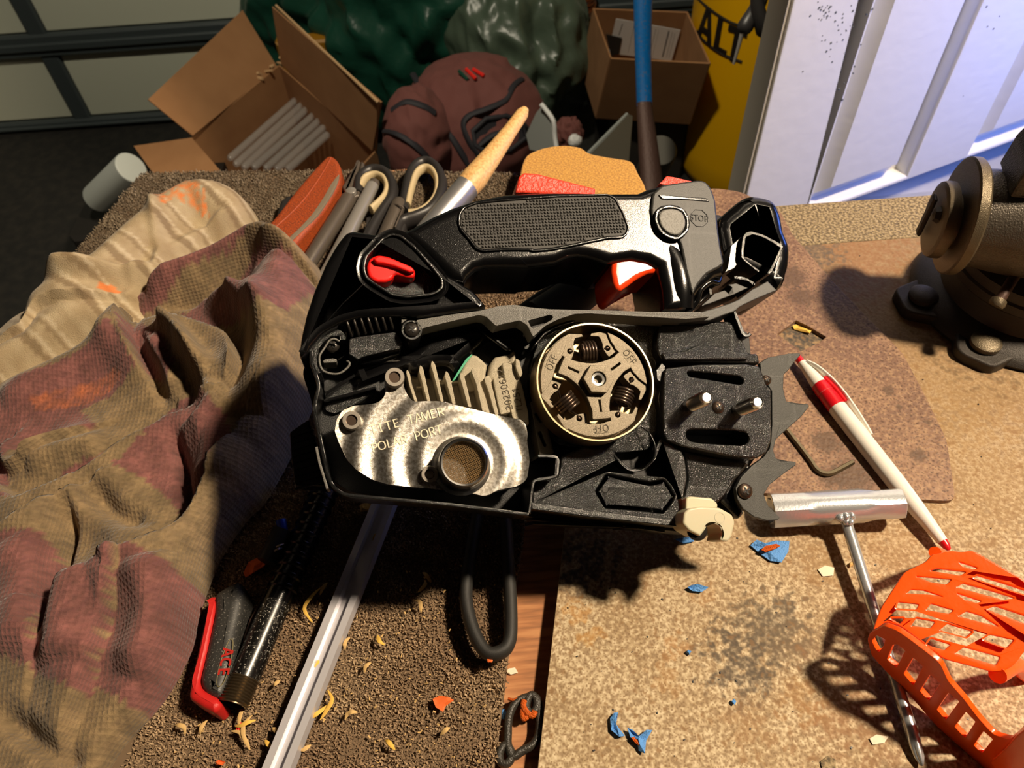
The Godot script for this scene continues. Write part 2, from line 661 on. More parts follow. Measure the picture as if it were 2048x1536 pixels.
	mat("concrete", rgb(40, 38, 34), 0.85, 0.0, lumpy, 2.0, 0.2, ntex(56, 0.02, [0.2, rgb(14, 14, 12), 0.8, rgb(30, 28, 23)]), 1.5)
	mat("wall_paint", rgb(70, 66, 62), 0.9)
	mat("ceiling_paint", rgb(120, 116, 108), 0.9)
	mat("pvc", rgb(150, 154, 150), 0.4)
	mat("pipe_pvc", rgb(164, 170, 166), 0.45)
	mat("dark_box", rgb(40, 36, 32), 0.7)
	mat("grey_sheet", rgb(84, 80, 70), 0.5)
	mat("copper", rgb(150, 84, 44), 0.35, 0.7)
	mat("plank", rgb(170, 100, 56), 0.7, 0.0, null, 1, 0, ntex(57, 0.012, [0.2, rgb(136, 90, 56), 0.5, rgb(166, 110, 68), 0.75, rgb(182, 128, 82)], FastNoiseLite.TYPE_SIMPLEX_SMOOTH, 5), 5.0)
	M.plank.uv1_scale = Vector3(3.0, 5.0, 30.0)
	mat("ledge", rgb(140, 120, 88), 0.85, 0.0, grit, 5.0, 0.08, ntex(58, 0.06, [0.15, rgb(78, 66, 50), 0.45, rgb(132, 114, 84), 0.7, rgb(156, 138, 104), 0.9, rgb(178, 160, 126)], FastNoiseLite.TYPE_SIMPLEX, 5, 1024), 5.0)
	mat("carpet_base", rgb(112, 92, 70), 0.95)
	mat("pile", W, 0.9)
	M.pile.vertex_color_use_as_albedo = true
	mat("lens_red", rgb(220, 40, 30), 0.4)
	for k in ["grain", "worn"]:
		M[k].metallic_specular = 0.7
	for k in ["suede", "jacket"]:
		M[k].rim_enabled = true
		M[k].rim = 0.3
		M[k].rim_tint = 0.7

func lamps(lp: Vector3, aim: Vector3, ap: Vector3, kp: Vector3) -> void:
	var t := thing("work_lamp", "round metal work lamp hanging from the ceiling above the right end of the bench", "lamp", lp)
	var z := (aim - lp).normalized()
	var g := G.new()
	g.t = lookat(lp, -z, Vector3.RIGHT)
	g.lathe([Vector2(0.03, 0.16), Vector2(0.045, 0.14), Vector2(0.06, 0.08), Vector2(0.15, -0.02), Vector2(0.155, -0.02), Vector2(0.066, 0.085), Vector2(0.05, 0.145), Vector2(0.03, 0.168)], 40, true)
	part(t, "reflector", g, M.aluminium)
	g = G.new()
	g.t = lookat(lp, -z, Vector3.RIGHT)
	g.lathe([Vector2(0.0, 0.012), Vector2(0.06, 0.012), Vector2(0.075, 0.02), Vector2(0.06, 0.03), Vector2(0.0, 0.03)], 32)
	var gm := mat("lamp_glow", Color(1, 0.9, 0.75), 0.5)
	gm.emission_enabled = true
	gm.emission = Color(1, 0.88, 0.7)
	gm.emission_energy_multiplier = 3.0
	part(t, "bulb", g, gm)
	g = G.new()
	g.tube([lp - z * 0.16, lp - z * 0.3, Vector3(lp.x + 0.1, 2.75, lp.z)], 0.006, 8)
	part(t, "cord", g, M.tool_black)
	t = thing("ceiling_lamp", "small shaded ceiling lamp at the back of the garage", "lamp", kp)
	z = (Vector3(-0.45, 0.0, -2.5) - kp).normalized()
	g = G.new()
	g.t = lookat(kp, -z, Vector3.RIGHT)
	g.lathe([Vector2(0.02, 0.13), Vector2(0.05, 0.11), Vector2(0.11, -0.05), Vector2(0.115, -0.05), Vector2(0.055, 0.115), Vector2(0.02, 0.138)], 32, true)
	part(t, "shade", g, M.aluminium)
	g = G.new()
	g.t = lookat(kp, -z, Vector3.RIGHT)
	g.lathe([Vector2(0.0, -0.03), Vector2(0.03, -0.015), Vector2(0.035, 0.01), Vector2(0.02, 0.05), Vector2(0.0, 0.06)], 24)
	part(t, "bulb", g, gm)
	g = G.new()
	g.tube([kp - z * 0.12, Vector3(kp.x, 2.76, kp.z + 0.05)], 0.006, 8)
	part(t, "cord", g, M.tool_black)
	t = thing("panel_lamp", "flat blue glowing lamp panel on a stand at the right end of the bench", "lamp", Vector3(ap.x + 0.06, 0, ap.z))
	g = G.new()
	g.lathe([Vector2(0.065, 0.0), Vector2(0.065, 0.012), Vector2(0.02, 0.02), Vector2(0.0, 0.02)], 32)
	g.v = PackedVector3Array(Array(g.v).map(func(p): return Vector3(p.x + ap.x + 0.06, p.z, -p.y + ap.z)))
	g.tube([Vector3(ap.x + 0.06, 0.01, ap.z), Vector3(ap.x + 0.06, ap.y, ap.z)], 0.012, 12)
	part(t, "stand", g, M.tool_black)
	var x := lookat(ap + Vector3(0.03, 0, 0), Vector3(-0.8, -0.12, -0.5), Vector3.UP)
	g = G.new()
	g.t = x
	g.box(Vector3(0, 0, -0.03), Vector3(0.28, 0.43, 0.03), 0.005)
	part(t, "housing", g, M.tool_black)
	g = G.new()
	g.t = x
	g.box(Vector3(0, 0, -0.01), Vector3(0.25, 0.4, 0.008))
	gm = mat("panel_glow", Color(0.3, 0.45, 1.0), 0.5)
	gm.emission_enabled = true
	gm.emission = Color(0.36, 0.52, 1.0)
	gm.emission_energy_multiplier = 1.2
	part(t, "diffuser", g, gm)

func room() -> void:
	var g := G.new()
	g.box(Vector3(0, -0.05, -0.4), Vector3(5.2, 0.1, 6.4))
	struct("floor", g, M.concrete)
	g = G.new()
	g.box(Vector3(0, 2.8, -0.4), Vector3(5.2, 0.1, 6.4))
	struct("ceiling", g, M.ceiling_paint)
	for w in [["wall_right", Vector3(2.2, 1.375, -0.4), Vector3(0.1, 2.75, 6.4)], ["wall_left", Vector3(-2.5, 1.375, -0.4), Vector3(0.1, 2.75, 6.4)], ["wall_back", Vector3(0, 1.375, -3.3), Vector3(5.2, 2.75, 0.1)], ["wall_front", Vector3(0, 1.375, 2.6), Vector3(5.2, 2.75, 0.1)]]:
		g = G.new()
		g.box(w[1], w[2])
		struct(w[0], g, M.wall_paint)
	# garage door: pale panels between dark stiles and rails
	var A := low(0, 266, 0.0)
	var B := low(330, 243, 0.0)
	var u := (B - A).normalized()
	var n := u.cross(Vector3.UP)
	if n.z < 0: n = -n
	var x := Transform3D(Basis(u, Vector3.UP, n), A)
	var loc := func(px: float, py: float) -> Vector3: return x.affine_inverse() * onp(px, py, A, n)
	var door := Node3D.new()
	door.name = "door_1"
	door.set_meta("kind", "structure")
	add_child(door)
	var r1: float = loc.call(150, 236).y           # top of the bottom rail
	var r2: float = loc.call(150, 108).y           # the rail between the two sections
	var r3: float = loc.call(150, 62).y
	var s0: float = loc.call(118, 180).x
	var s1: float = loc.call(152, 180).x
	var sw := s1 - s0
	var pitch := 0.95
	var ytop := r3 + (r2 - r1)
	g = G.new(); g.t = x
	g.box(Vector3(0.6, 1.05, -0.05), Vector3(3.6, 2.1, 0.03))
	struct("backing", g, M.rail_dark, door)
	for row in [[r1, r2], [r3, ytop], [ytop + (r3 - r2), ytop + (r3 - r2) + (r2 - r1)]]:
		for k in range(-1, 3):
			g = G.new(); g.t = x
			var xa := s1 + k * pitch
			g.prism(v2([xa, row[0], xa + pitch - sw, row[0], xa + pitch - sw, row[1], xa, row[1]]), -0.034, -0.008, 0.006, 0, 2)
			struct("panel", g, M.panel_white, door)
	for k in range(-1, 4):
		g = G.new(); g.t = x
		g.box(Vector3(s0 + sw / 2 + k * pitch, 1.05, -0.01), Vector3(sw, 2.1, 0.03), 0.004)
		struct("stile", g, M.rail_dark, door)
	for rr in [[0.0, r1], [r2, r3], [ytop, ytop + r3 - r2]]:
		g = G.new(); g.t = x
		var hh: float = rr[1] - rr[0]
		g.box(Vector3(0.6, rr[0] + hh * 0.5, 0.0), Vector3(3.6, hh, 0.024), 0.006)
		struct("rail", g, M.rail_dark, door)
		g = G.new(); g.t = x
		g.box(Vector3(0.6, rr[0] + hh * 0.5, 0.014), Vector3(3.6, hh * 0.35, 0.014), 0.004)
		struct("rail_rib", g, M.rail_dark, door)
	# white panelled door standing open behind the bench
	var dd := Vector3(0.93, 0, -0.367).normalized()
	var dn := Vector3(0.367, 0, 0.93).normalized()
	var da := EYE + ray(1491, 392) * 0.96
	da.y = 0.01
	var dx := Transform3D(Basis(dd, Vector3.UP, dn), da)
	var dl := func(px: float, py: float) -> Vector3: return dx.affine_inverse() * onp(px, py, da, dn)
	var d2 := Node3D.new()
	d2.name = "door_2"
	d2.set_meta("kind", "structure")
	add_child(d2)
	var u1: float = dl.call(1756, 0).x
	var u2: float = dl.call(1966, 0).x
	var u3: float = dl.call(1933, 322).x
	var vb: float = dl.call(1735, 381).y
	var wide := u3 + (u2 - u1) + u1
	var ph := 0.62
	var holes := []
	for c in [u1, u3]:
		for r in [[vb, vb + ph], [vb + ph + 0.12, vb + ph + 0.34], [0.22, vb - 0.13]]:
			holes.append(v2([c, r[0], c + u2 - u1, r[0], c + u2 - u1, r[1], c, r[1]]))
	g = G.new(); g.t = dx
	g.prism(v2([0, 0, wide, 0, wide, 2.0, 0, 2.0]), -0.022, 0.0, 0.006, 0, 3, holes)
	struct("slab", g, M.door_white, d2)
	g = G.new(); g.t = dx
	g.box(Vector3(wide / 2, 1.0, -0.0275), Vector3(wide - 0.002, 1.998, 0.011))
	struct("core", g, M.door_white, d2)
	g = G.new(); g.t = dx
	g.box(Vector3(-0.0004, 1.0, -0.018), Vector3(0.003, 1.99, 0.029))
	struct("edge_strip", g, M.door_edge, d2)
	for h in holes:
		g = G.new(); g.t = dx
		var q: PackedVector2Array = G.inset(G.ccw(h), 0.011)
		g.prism(q, -0.024, -0.002, 0.018, 0, 1)
		struct("panel", g, M.door_white, d2, 20.0)
	g = G.new()
	for i in 90:
		var px := 1600.0 + absf(rng.randfn(0, 1)) * 70.0 + rng.randf() * 60
		var py := absf(rng.randfn(0, 90))
		if i < 14:
			px = 1640 + rng.randf() * 20; py = 10 + rng.randf() * 30
		if i > 70:
			px = 1700 + rng.randf() * 340; py = rng.randf() * 200
		var p := onp(px, py, da, dn)
		var l := dx.affine_inverse() * p
		if l.x < 0.02 or (l.x > u1 and l.x < u2) or l.x > u3: continue
		var rr := rng.randf_range(0.0006, 0.0018)
		g.t = Transform3D(Basis(dd, Vector3.UP, dn), p)
		g.lathe([Vector2(rr, -0.001), Vector2(rr * 0.8, 0.0003), Vector2(0, 0.0003)], 7)
	var o := struct("mildew_spots", g, M.mildew, d2)
	o.set_meta("kind", "stuff")

# ---------------------------------------------------------------- the bench and what covers it
func grid_image(x0: float, z0: float, size: float, n: int, fn: Callable) -> ImageTexture:
	var data := PackedByteArray()
	data.resize(n * n * 3)
	var k := 0
	for j in n:
		var z := z0 + size * (j + 0.5) / n
		for i in n:
			var c: Color = fn.call(x0 + size * (i + 0.5) / n, z)
			data[k] = int(clampf(c.r, 0, 1) * 255.0)
			data[k + 1] = int(clampf(c.g, 0, 1) * 255.0)
			data[k + 2] = int(clampf(c.b, 0, 1) * 255.0)
			k += 3
	return ImageTexture.create_from_image(Image.create_from_data(n, n, false, Image.FORMAT_RGB8, data))

func lay(px: Array, h := 0.0) -> PackedVector2Array:     # an outline on the bench, as x and -z
	var o := PackedVector2Array()
	for i in range(0, px.size(), 2):
		var p := at(px[i], px[i + 1], h)
		o.append(Vector2(p.x, -p.z))
	return o

func flat(y: float) -> Transform3D:                      # frame of a level slab: its z is up
	return Transform3D(Basis(Vector3.RIGHT, Vector3(0, 0, -1), Vector3.UP), Vector3(0, y, 0))

func bench() -> void:
	var back := 0.505
	var t := thing("workbench", "long wooden workbench with an orange-brown plank showing between the carpet and the particle board", "workbench", Vector3(0.3, 0, -0.3))
	var g := G.new()
	for i in 5:
		g = G.new()
		g.t = flat(BY)
		var xx := -0.335 + i * 0.33 - (0.05 if i > 0 else 0.0)
		var xw := 0.278 if i == 0 else 0.328
		var xz := 0.6 if i == 0 else 0.4935
		g.prism(v2([xx, 0.02, xx + xw, 0.02, xx + xw, xz, xx, xz]), -0.05, -0.012, 0.002, 0.002)
		part(t, "plank", g, M.plank)
	for sx in [-0.3, 1.2]:
		for sz in [-0.08, -0.45]:
			g = G.new()
			g.box(Vector3(sx, (BY - 0.05) / 2, sz), Vector3(0.07, BY - 0.05, 0.07), 0.004)
			part(t, "leg", g, M.dark_box)
	# the back ledge
	g = G.new()
	g.t = flat(BY)
	var lz := lay([1600, 480, 1870, 484, 1990, 402, 1575, 396])
	g.prism(v2([0.10, -at(1720, 482).z, 1.3, -at(1720, 482).z, 1.3, -at(1720, 399).z, 0.10, -at(1720, 399).z]), -0.012, 0.0, 0.0015, 0)
	single("ledge_board", "grey-brown gritty strip of board along the back edge of the bench below the white door", "board", g, M.ledge, at(1720, 482, -0.012))
	# particle board
	var e1 := at(1117, 1165)
	var e2 := at(1075, 1536)
	var ed := (e2 - e1) / (e2.z - e1.z)
	var zb := at(1720, 482.2).z
	var pb := PackedVector2Array()
	for z in [0.03, zb]:
		var q: Vector3 = e1 + ed * (z - e1.z)
		pb.append(Vector2(q.x, -z))
	pb.append(Vector2(1.28, -zb)); pb.append(Vector2(1.28, -0.03))
	g = G.new()
	g.t = flat(BY)
	g.prism(pb, -0.0115, 0.0, 0.0008, 0)
	var n1 := noise(70, 260.0, FastNoiseLite.TYPE_SIMPLEX, 2)
	var n2 := noise(71, 700.0, FastNoiseLite.TYPE_SIMPLEX, 1)
	var n3 := noise(72, 28.0, FastNoiseLite.TYPE_SIMPLEX_SMOOTH, 4)
	var n4 := noise(73, 120.0, FastNoiseLite.TYPE_SIMPLEX_SMOOTH, 3)
	var stains := []
	for s in [[1530, 1270, 0.022, 0.75, 90, 74, 52], [1480, 1330, 0.017, 0.7, 70, 60, 48], [1560, 1240, 0.014, 0.7, 84, 72, 56], [1600, 1290, 0.012, 0.5, 110, 88, 60], [1180, 1120, 0.014, 0.8, 60, 48, 40], [1160, 1160, 0.01, 0.6, 70, 55, 40], [1740, 1420, 0.03, 0.45, 128, 88, 52], [1680, 1420, 0.014, 0.4, 140, 100, 60], [1500, 1450, 0.012, 0.35, 150, 108, 64], [1600, 1390, 0.011, 0.4, 150, 104, 50], [1150, 1225, 0.007, 0.5, 180, 126, 60], [1180, 1272, 0.006, 0.5, 184, 130, 60], [1330, 1360, 0.008, 0.35, 168, 120, 66], [1350, 1290, 0.006, 0.4, 176, 122, 66], [1410, 1190, 0.006, 0.35, 170, 120, 66], [1850, 520, 0.05, 0.5, 120, 96, 66], [1700, 500, 0.05, 0.5, 140, 92, 54], [1602, 672, 0.016, 0.95, 62, 56, 50], [1620, 505, 0.02, 0.8, 84, 76, 66], [1950, 760, 0.05, 0.3, 150, 116, 66], [1980, 950, 0.05, 0.3, 160, 126, 78], [1640, 1130, 0.012, 0.35, 150, 112, 64], [1800, 1100, 0.02, 0.35, 150, 112, 66], [1960, 700, 0.03, 0.6, 96, 76, 50]]:
		var p := at(s[0], s[1])
		stains.append([p.x, p.z, s[2], s[3], rgb(s[4], s[5], s[6])])
	var board := func(x: float, z: float) -> Color:
		var a := n1.get_noise_2d(x, z)
		var b := n2.get_noise_2d(x, z)
		var d := n3.get_noise_2d(x, z)
		var c := rgb(188, 168, 134).lerp(rgb(160, 136, 100), clampf(0.5 + d * 1.4, 0, 1))
		c = c.lerp(rgb(130, 106, 76), clampf(a * 1.5 - 0.1, 0, 0.75))
		c = c.lerp(rgb(216, 200, 168), clampf(-a * 1.3 - 0.15, 0, 0.7))
		c = c.lerp(rgb(112, 84, 52), clampf(b * 1.8 - 0.75, 0, 0.8))
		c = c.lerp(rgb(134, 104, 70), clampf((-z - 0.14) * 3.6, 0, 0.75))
		var w := n4.get_noise_2d(x, z)
		for s in stains:
			var dx2: float = x - s[0]
			var dz: float = z - s[1]
			var dist: float = sqrt(dx2 * dx2 + dz * dz) / s[2]
			if dist < 1.6:
				var k: float = clampf((1.15 - dist + w * 1.5) * 2.0, 0, 1) * s[3]
				c = c.lerp(s[4], k * (0.75 + 0.5 * a))
		if w > 0.42: c = c.lerp(rgb(126, 92, 54), clampf((w - 0.42) * 6, 0, 0.6))
		return c
	var size := 0.56
	var x0 := -0.03
	var z0 := -0.56
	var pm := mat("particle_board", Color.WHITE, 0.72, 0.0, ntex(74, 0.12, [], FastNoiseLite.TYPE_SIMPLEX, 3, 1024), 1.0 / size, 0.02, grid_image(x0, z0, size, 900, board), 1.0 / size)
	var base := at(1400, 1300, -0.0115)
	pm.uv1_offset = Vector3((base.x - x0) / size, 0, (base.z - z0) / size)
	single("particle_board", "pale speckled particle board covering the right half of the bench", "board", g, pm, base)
	# rust-brown hardboard scrap with a notch
	var sc := G.rnd(lay([1140, 420, 1300, 395, 1430, 376, 1480, 383, 1560, 420, 1585, 470, 1612, 500, 1668, 566, 1740, 640, 1805, 705, 1850, 790, 1894, 880, 1912, 1003, 1700, 992, 1480, 985, 1300, 960, 1160, 800], 0.003), 0.006)
	var hole := lay([1554, 668, 1592, 641, 1612, 650, 1652, 674, 1640, 684, 1602, 702], 0.003)
	g = G.new()
	g.t = flat(BY)
	g.prism(sc, 0.0002, 0.0032, 0.0006, 0, 2, [hole])
	var m1 := noise(80, 190.0, FastNoiseLite.TYPE_SIMPLEX, 3)
	var m2 := noise(81, 22.0, FastNoiseLite.TYPE_SIMPLEX_SMOOTH, 4)
	var m3 := noise(82, 420.0, FastNoiseLite.TYPE_SIMPLEX, 1)
	var spots := []
	for s in [[1775, 787, 0.004], [1833, 917, 0.005], [1650, 890, 0.009], [1700, 960, 0.012], [1740, 920, 0.003], [1795, 820, 0.002], [1640, 830, 0.003], [1580, 560, 0.012], [1600, 600, 0.01], [1660, 960, 0.008], [1850, 850, 0.002]]:
		var p := at(s[0], s[1])
		spots.append([p.x, p.z, s[2]])
	var rusty := func(x: float, z: float) -> Color:
		var a := m1.get_noise_2d(x, z)
		var b := m2.get_noise_2d(x, z)
		var c := rgb(140, 108, 84).lerp(rgb(118, 88, 70), clampf(0.5 + b * 1.5, 0, 1))
		c = c.lerp(rgb(166, 134, 100), clampf(a * 1.2, 0, 0.7))
		c = c.lerp(rgb(106, 74, 54), clampf(-a * 1.0 - 0.2, 0, 0.5))
		c = c.lerp(rgb(70, 46, 32), clampf(m3.get_noise_2d(x, z) * 3.0 - 1.7, 0, 0.8))
		for s in spots:
			var dist: float = Vector2(x - s[0], z - s[1]).length() / s[2]
			if dist < 1.4: c = c.lerp(rgb(84, 62, 46), clampf((1.1 - dist + a * 0.6) * 2, 0, 0.75))
		return c
	pm = mat("hardboard", Color.WHITE, 0.62, 0.0, ntex(83, 0.1, [], FastNoiseLite.TYPE_SIMPLEX, 3, 1024), 2.5, 0.025, grid_image(0.02, -0.54, 0.4, 600, rusty), 2.5)
	base = at(1700, 800, 0.0002)
	pm.uv1_offset = Vector3((base.x - 0.02) / 0.4, 0, (base.z + 0.54) / 0.4)
	single("hardboard_scrap", "rust-brown scrap of hardboard with a square notch lying under the saw and the pen", "board", g, pm, base)
	# carpet
	var cp := lay([282, 345, 500, 340, 780, 340, 1060, 346, 1140, 400, 1118, 560, 1075, 860, 1031, 1180, 1010, 1360, 986, 1560, 700, 1620, 300, 1600, -40, 1500, -110, 1000, -60, 755, 60, 612], -0.004)
	var ct := thing("carpet_mat", "matted brown carpet offcut covering the left half of the bench", "carpet", at(500, 900, -0.0115))
	g = G.new()
	g.t = flat(BY)
	g.prism(G.rnd(cp, 0.008), -0.0115, -0.005, 0.002, 0.001)
	part(ct, "backing", g, M.carpet_base)
	var tuft := G.new()
	for k in 3:
		var an := TAU * k / 3.0
		var o := Vector3(cos(an), 0, sin(an)) * 0.0005
		var s := Vector3(-sin(an), 0, cos(an)) * 0.00038
		var tip := o * 3.2 + Vector3(0, 0.0022, 0)
		var mid := o * 1.4 + Vector3(0, 0.0014, 0)
		tuft.quad(o - s, o + s, mid + s, mid - s)
		tuft.quad(mid - s, mid + s, tip + s * 0.6, tip - s * 0.6)
	var mm := MultiMesh.new()
	mm.transform_format = MultiMesh.TRANSFORM_3D
	mm.use_colors = true
	var tm := tuft.mesh(Transform3D(), 20.0)
	mm.mesh = tm
	var xs := []
	var cs := []
	var nz := noise(90, 40.0)
	var nf := noise(91, 9.0)
	var step := 0.00145
	var bb := Rect2(cp[0], Vector2.ZERO)
	for p in cp: bb = bb.expand(p)
	var cbase := at(500, 900, -0.0115)
	var cover := lay([-50, 800, 120, 690, 300, 600, 470, 530, 600, 560, 560, 900, 430, 1100, 370, 1200, 240, 1536, 200, 1620, -60, 1500])
	var ny := int(bb.size.y / step)
	var nx := int(bb.size.x / step)
	for j in ny:
		for i in nx:
			var q := bb.position + Vector2(i + rng.randf() * 0.9, j + rng.randf() * 0.9) * step
			if not Geometry2D.is_point_in_polygon(q, cp): continue
			if Geometry2D.is_point_in_polygon(q, cover): continue
			var a := nz.get_noise_2d(q.x, q.y)
			var tone := clampf(0.5 + a * 0.6 + rng.randfn(0, 0.13), 0, 1)
			var cc := rgb(124, 102, 76).lerp(rgb(214, 188, 150), tone)
			var f := nf.get_noise_2d(q.x, q.y)
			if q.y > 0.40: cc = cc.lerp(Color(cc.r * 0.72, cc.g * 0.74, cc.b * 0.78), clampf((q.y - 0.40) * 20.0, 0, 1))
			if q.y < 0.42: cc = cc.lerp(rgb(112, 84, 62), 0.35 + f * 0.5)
			var sc2 := rng.randf_range(0.75, 1.25)
			var b := Basis(Vector3(rng.randf() - 0.5, 0.02, rng.randf() - 0.5).normalized(), rng.randf_range(0.2, 1.1)) * Basis(Vector3.UP, rng.randf() * TAU)
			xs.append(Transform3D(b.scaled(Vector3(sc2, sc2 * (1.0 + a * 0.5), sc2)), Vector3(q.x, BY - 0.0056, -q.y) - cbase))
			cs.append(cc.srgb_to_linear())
	mm.instance_count = xs.size()
	for i in xs.size():
		mm.set_instance_transform(i, xs[i])
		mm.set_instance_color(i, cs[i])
	var mi := MultiMeshInstance3D.new()
	mi.name = "pile"
	mi.multimesh = mm
	mi.material_override = M.pile
	mi.set_meta("kind", "stuff")
	ct.add_child(mi)

# ---------------------------------------------------------------- the chainsaw
const K := {0: [0.0, 0.0, 1.0], 1: [560.0, 340.0, 3.793], 2: [1060.0, 340.0, 3.793], 3: [560.0, 680.0, 3.793], 4: [1060.0, 680.0, 3.793], 5: [1030.0, 620.0, 6.4], 6: [1060.0, 740.0, 7.877], 7: [900.0, 600.0, 10.24], 8: [600.0, 620.0, 10.24], 9: [1000.0, 500.0, 6.4], 10: [1360.0, 560.0, 10.24], 11: [1440.0, 380.0, 6.4], 12: [1400.0, 650.0, 3.1605], 13: [960.0, 720.0, 14.63]}

func sp(k: int, x: float, y: float, w: float) -> Vector2:      # a measured point in the saw's frame, w millimetres out of its face
	var px: float = K[k][0] + x / K[k][2]
	var py: float = K[k][1] + y / K[k][2]
	var d := SX.basis.inverse() * ray(px, py)
	var o := SX.affine_inverse() * EYE
	var p := o + d * ((w * 0.001 - o.z) / d.z)
	return Vector2(p.x, p.y)

func so(k: int, a: Array, w: float, r := 0.0, smooth := 0) -> PackedVector2Array:
	var o := PackedVector2Array()
	for i in range(0, a.size(), 2): o.append(sp(k, a[i], a[i + 1], w))
	if smooth: o = cat2(G.cm(o, smooth))
	if r > 0.0: o = G.rnd(o, r * 0.001)
	return o

func s3(k: int, a: Array) -> Array:        # triples x, y, w
	var o := []
	for i in range(0, a.size(), 3):
		var q := sp(k, a[i], a[i + 1], a[i + 2])
		o.append(Vector3(q.x, q.y, a[i + 2] * 0.001))
	return o

func pl(root: Node3D, n: String, m: String, poly: PackedVector2Array, w0: float, w1: float, bev := 0.5, holes := [], steps := 2, back := 0.0, hole_bev := 1.0) -> MeshInstance3D:
	var g := G.new()
	g.prism(poly, w0 * 0.001, w1 * 0.001, bev * 0.001, back * 0.001, steps, holes, hole_bev)
	return part(root, n, g, M[m], 32.0, true)

func circle(c: Vector2, r: float, n := 24) -> PackedVector2Array:
	var o := PackedVector2Array()
	for i in n: o.append(c + Vector2(cos(TAU * i / n), sin(TAU * i / n)) * r)
	return o

func screw(root: Node3D, c: Vector2, w: float, r: float, m := "dark_steel") -> void:   # cross-head pan screw, head out along z
	var g := G.new()
	g.t = Transform3D(Basis(), Vector3(c.x, c.y, w * 0.001))
	g.lathe([Vector2(r * 0.62, -0.004), Vector2(r, -0.0005), Vector2(r, 0.0004), Vector2(r * 0.9, 0.0010), Vector2(r * 0.6, 0.0015), Vector2(r * 0.3, 0.0017), Vector2(0, 0.0018)], 22)
	var h := part(root, "screw", g, M[m], 40.0, true)
	g = G.new()
	g.t = Transform3D(Basis(Vector3.BACK, 0.5), Vector3(c.x, c.y, w * 0.001))
	for s in [Vector3(r * 1.05, r * 0.26, 0.0011), Vector3(r * 0.26, r * 1.05, 0.0011)]:
		g.box(Vector3(0, 0, 0.00135), s, 0.0001)
	part(h, "cross_recess", g, M.inside, 30.0, true)

func socket_bolt(root: Node3D, c: Vector2, w: float, r: float, turn := 0.2) -> void:
	var g := G.new()
	g.t = Transform3D(Basis(), Vector3(c.x, c.y, w * 0.001))
	g.lathe([Vector2(r, -0.003), Vector2(r, 0.002), Vector2(r * 0.93, 0.0026), Vector2(r * 0.6, 0.0026), Vector2(r * 0.56, 0.0022), Vector2(r * 0.54, -0.0005), Vector2(0, -0.0005)], 28)
	var h := part(root, "socket_bolt", g, M.bolt, 35.0, true)
	g = G.new()
	g.t = Transform3D(Basis(Vector3.BACK, turn), Vector3(c.x, c.y, w * 0.001))
	var hx := circle(Vector2.ZERO, r * 0.5, 6)
	g.prism(circle(Vector2.ZERO, r * 0.56, 24), -0.0004, 0.0016, 0.0002, 0, 1, [hx])
	part(h, "hex_socket", g, M.dark_steel, 30.0, true)

func coil(a: Vector3, b: Vector3, r: float, wire: float, turns: float, upv: Vector3, hooks := []) -> G:
	var z := (b - a).normalized()
	var x := z.cross(upv).normalized()
	var y := z.cross(x)
	var p := []
	var n := int(turns * 18)
	if hooks.size(): p.append(hooks[0])
	for i in n + 1:
		var an := TAU * turns * i / n
		p.append(a.lerp(b, float(i) / n) + x * cos(an) * r + y * sin(an) * r)
	if hooks.size() > 1: p.append(hooks[1])
	var g := G.new()
	g.tube(p, wire, 8)
	return g

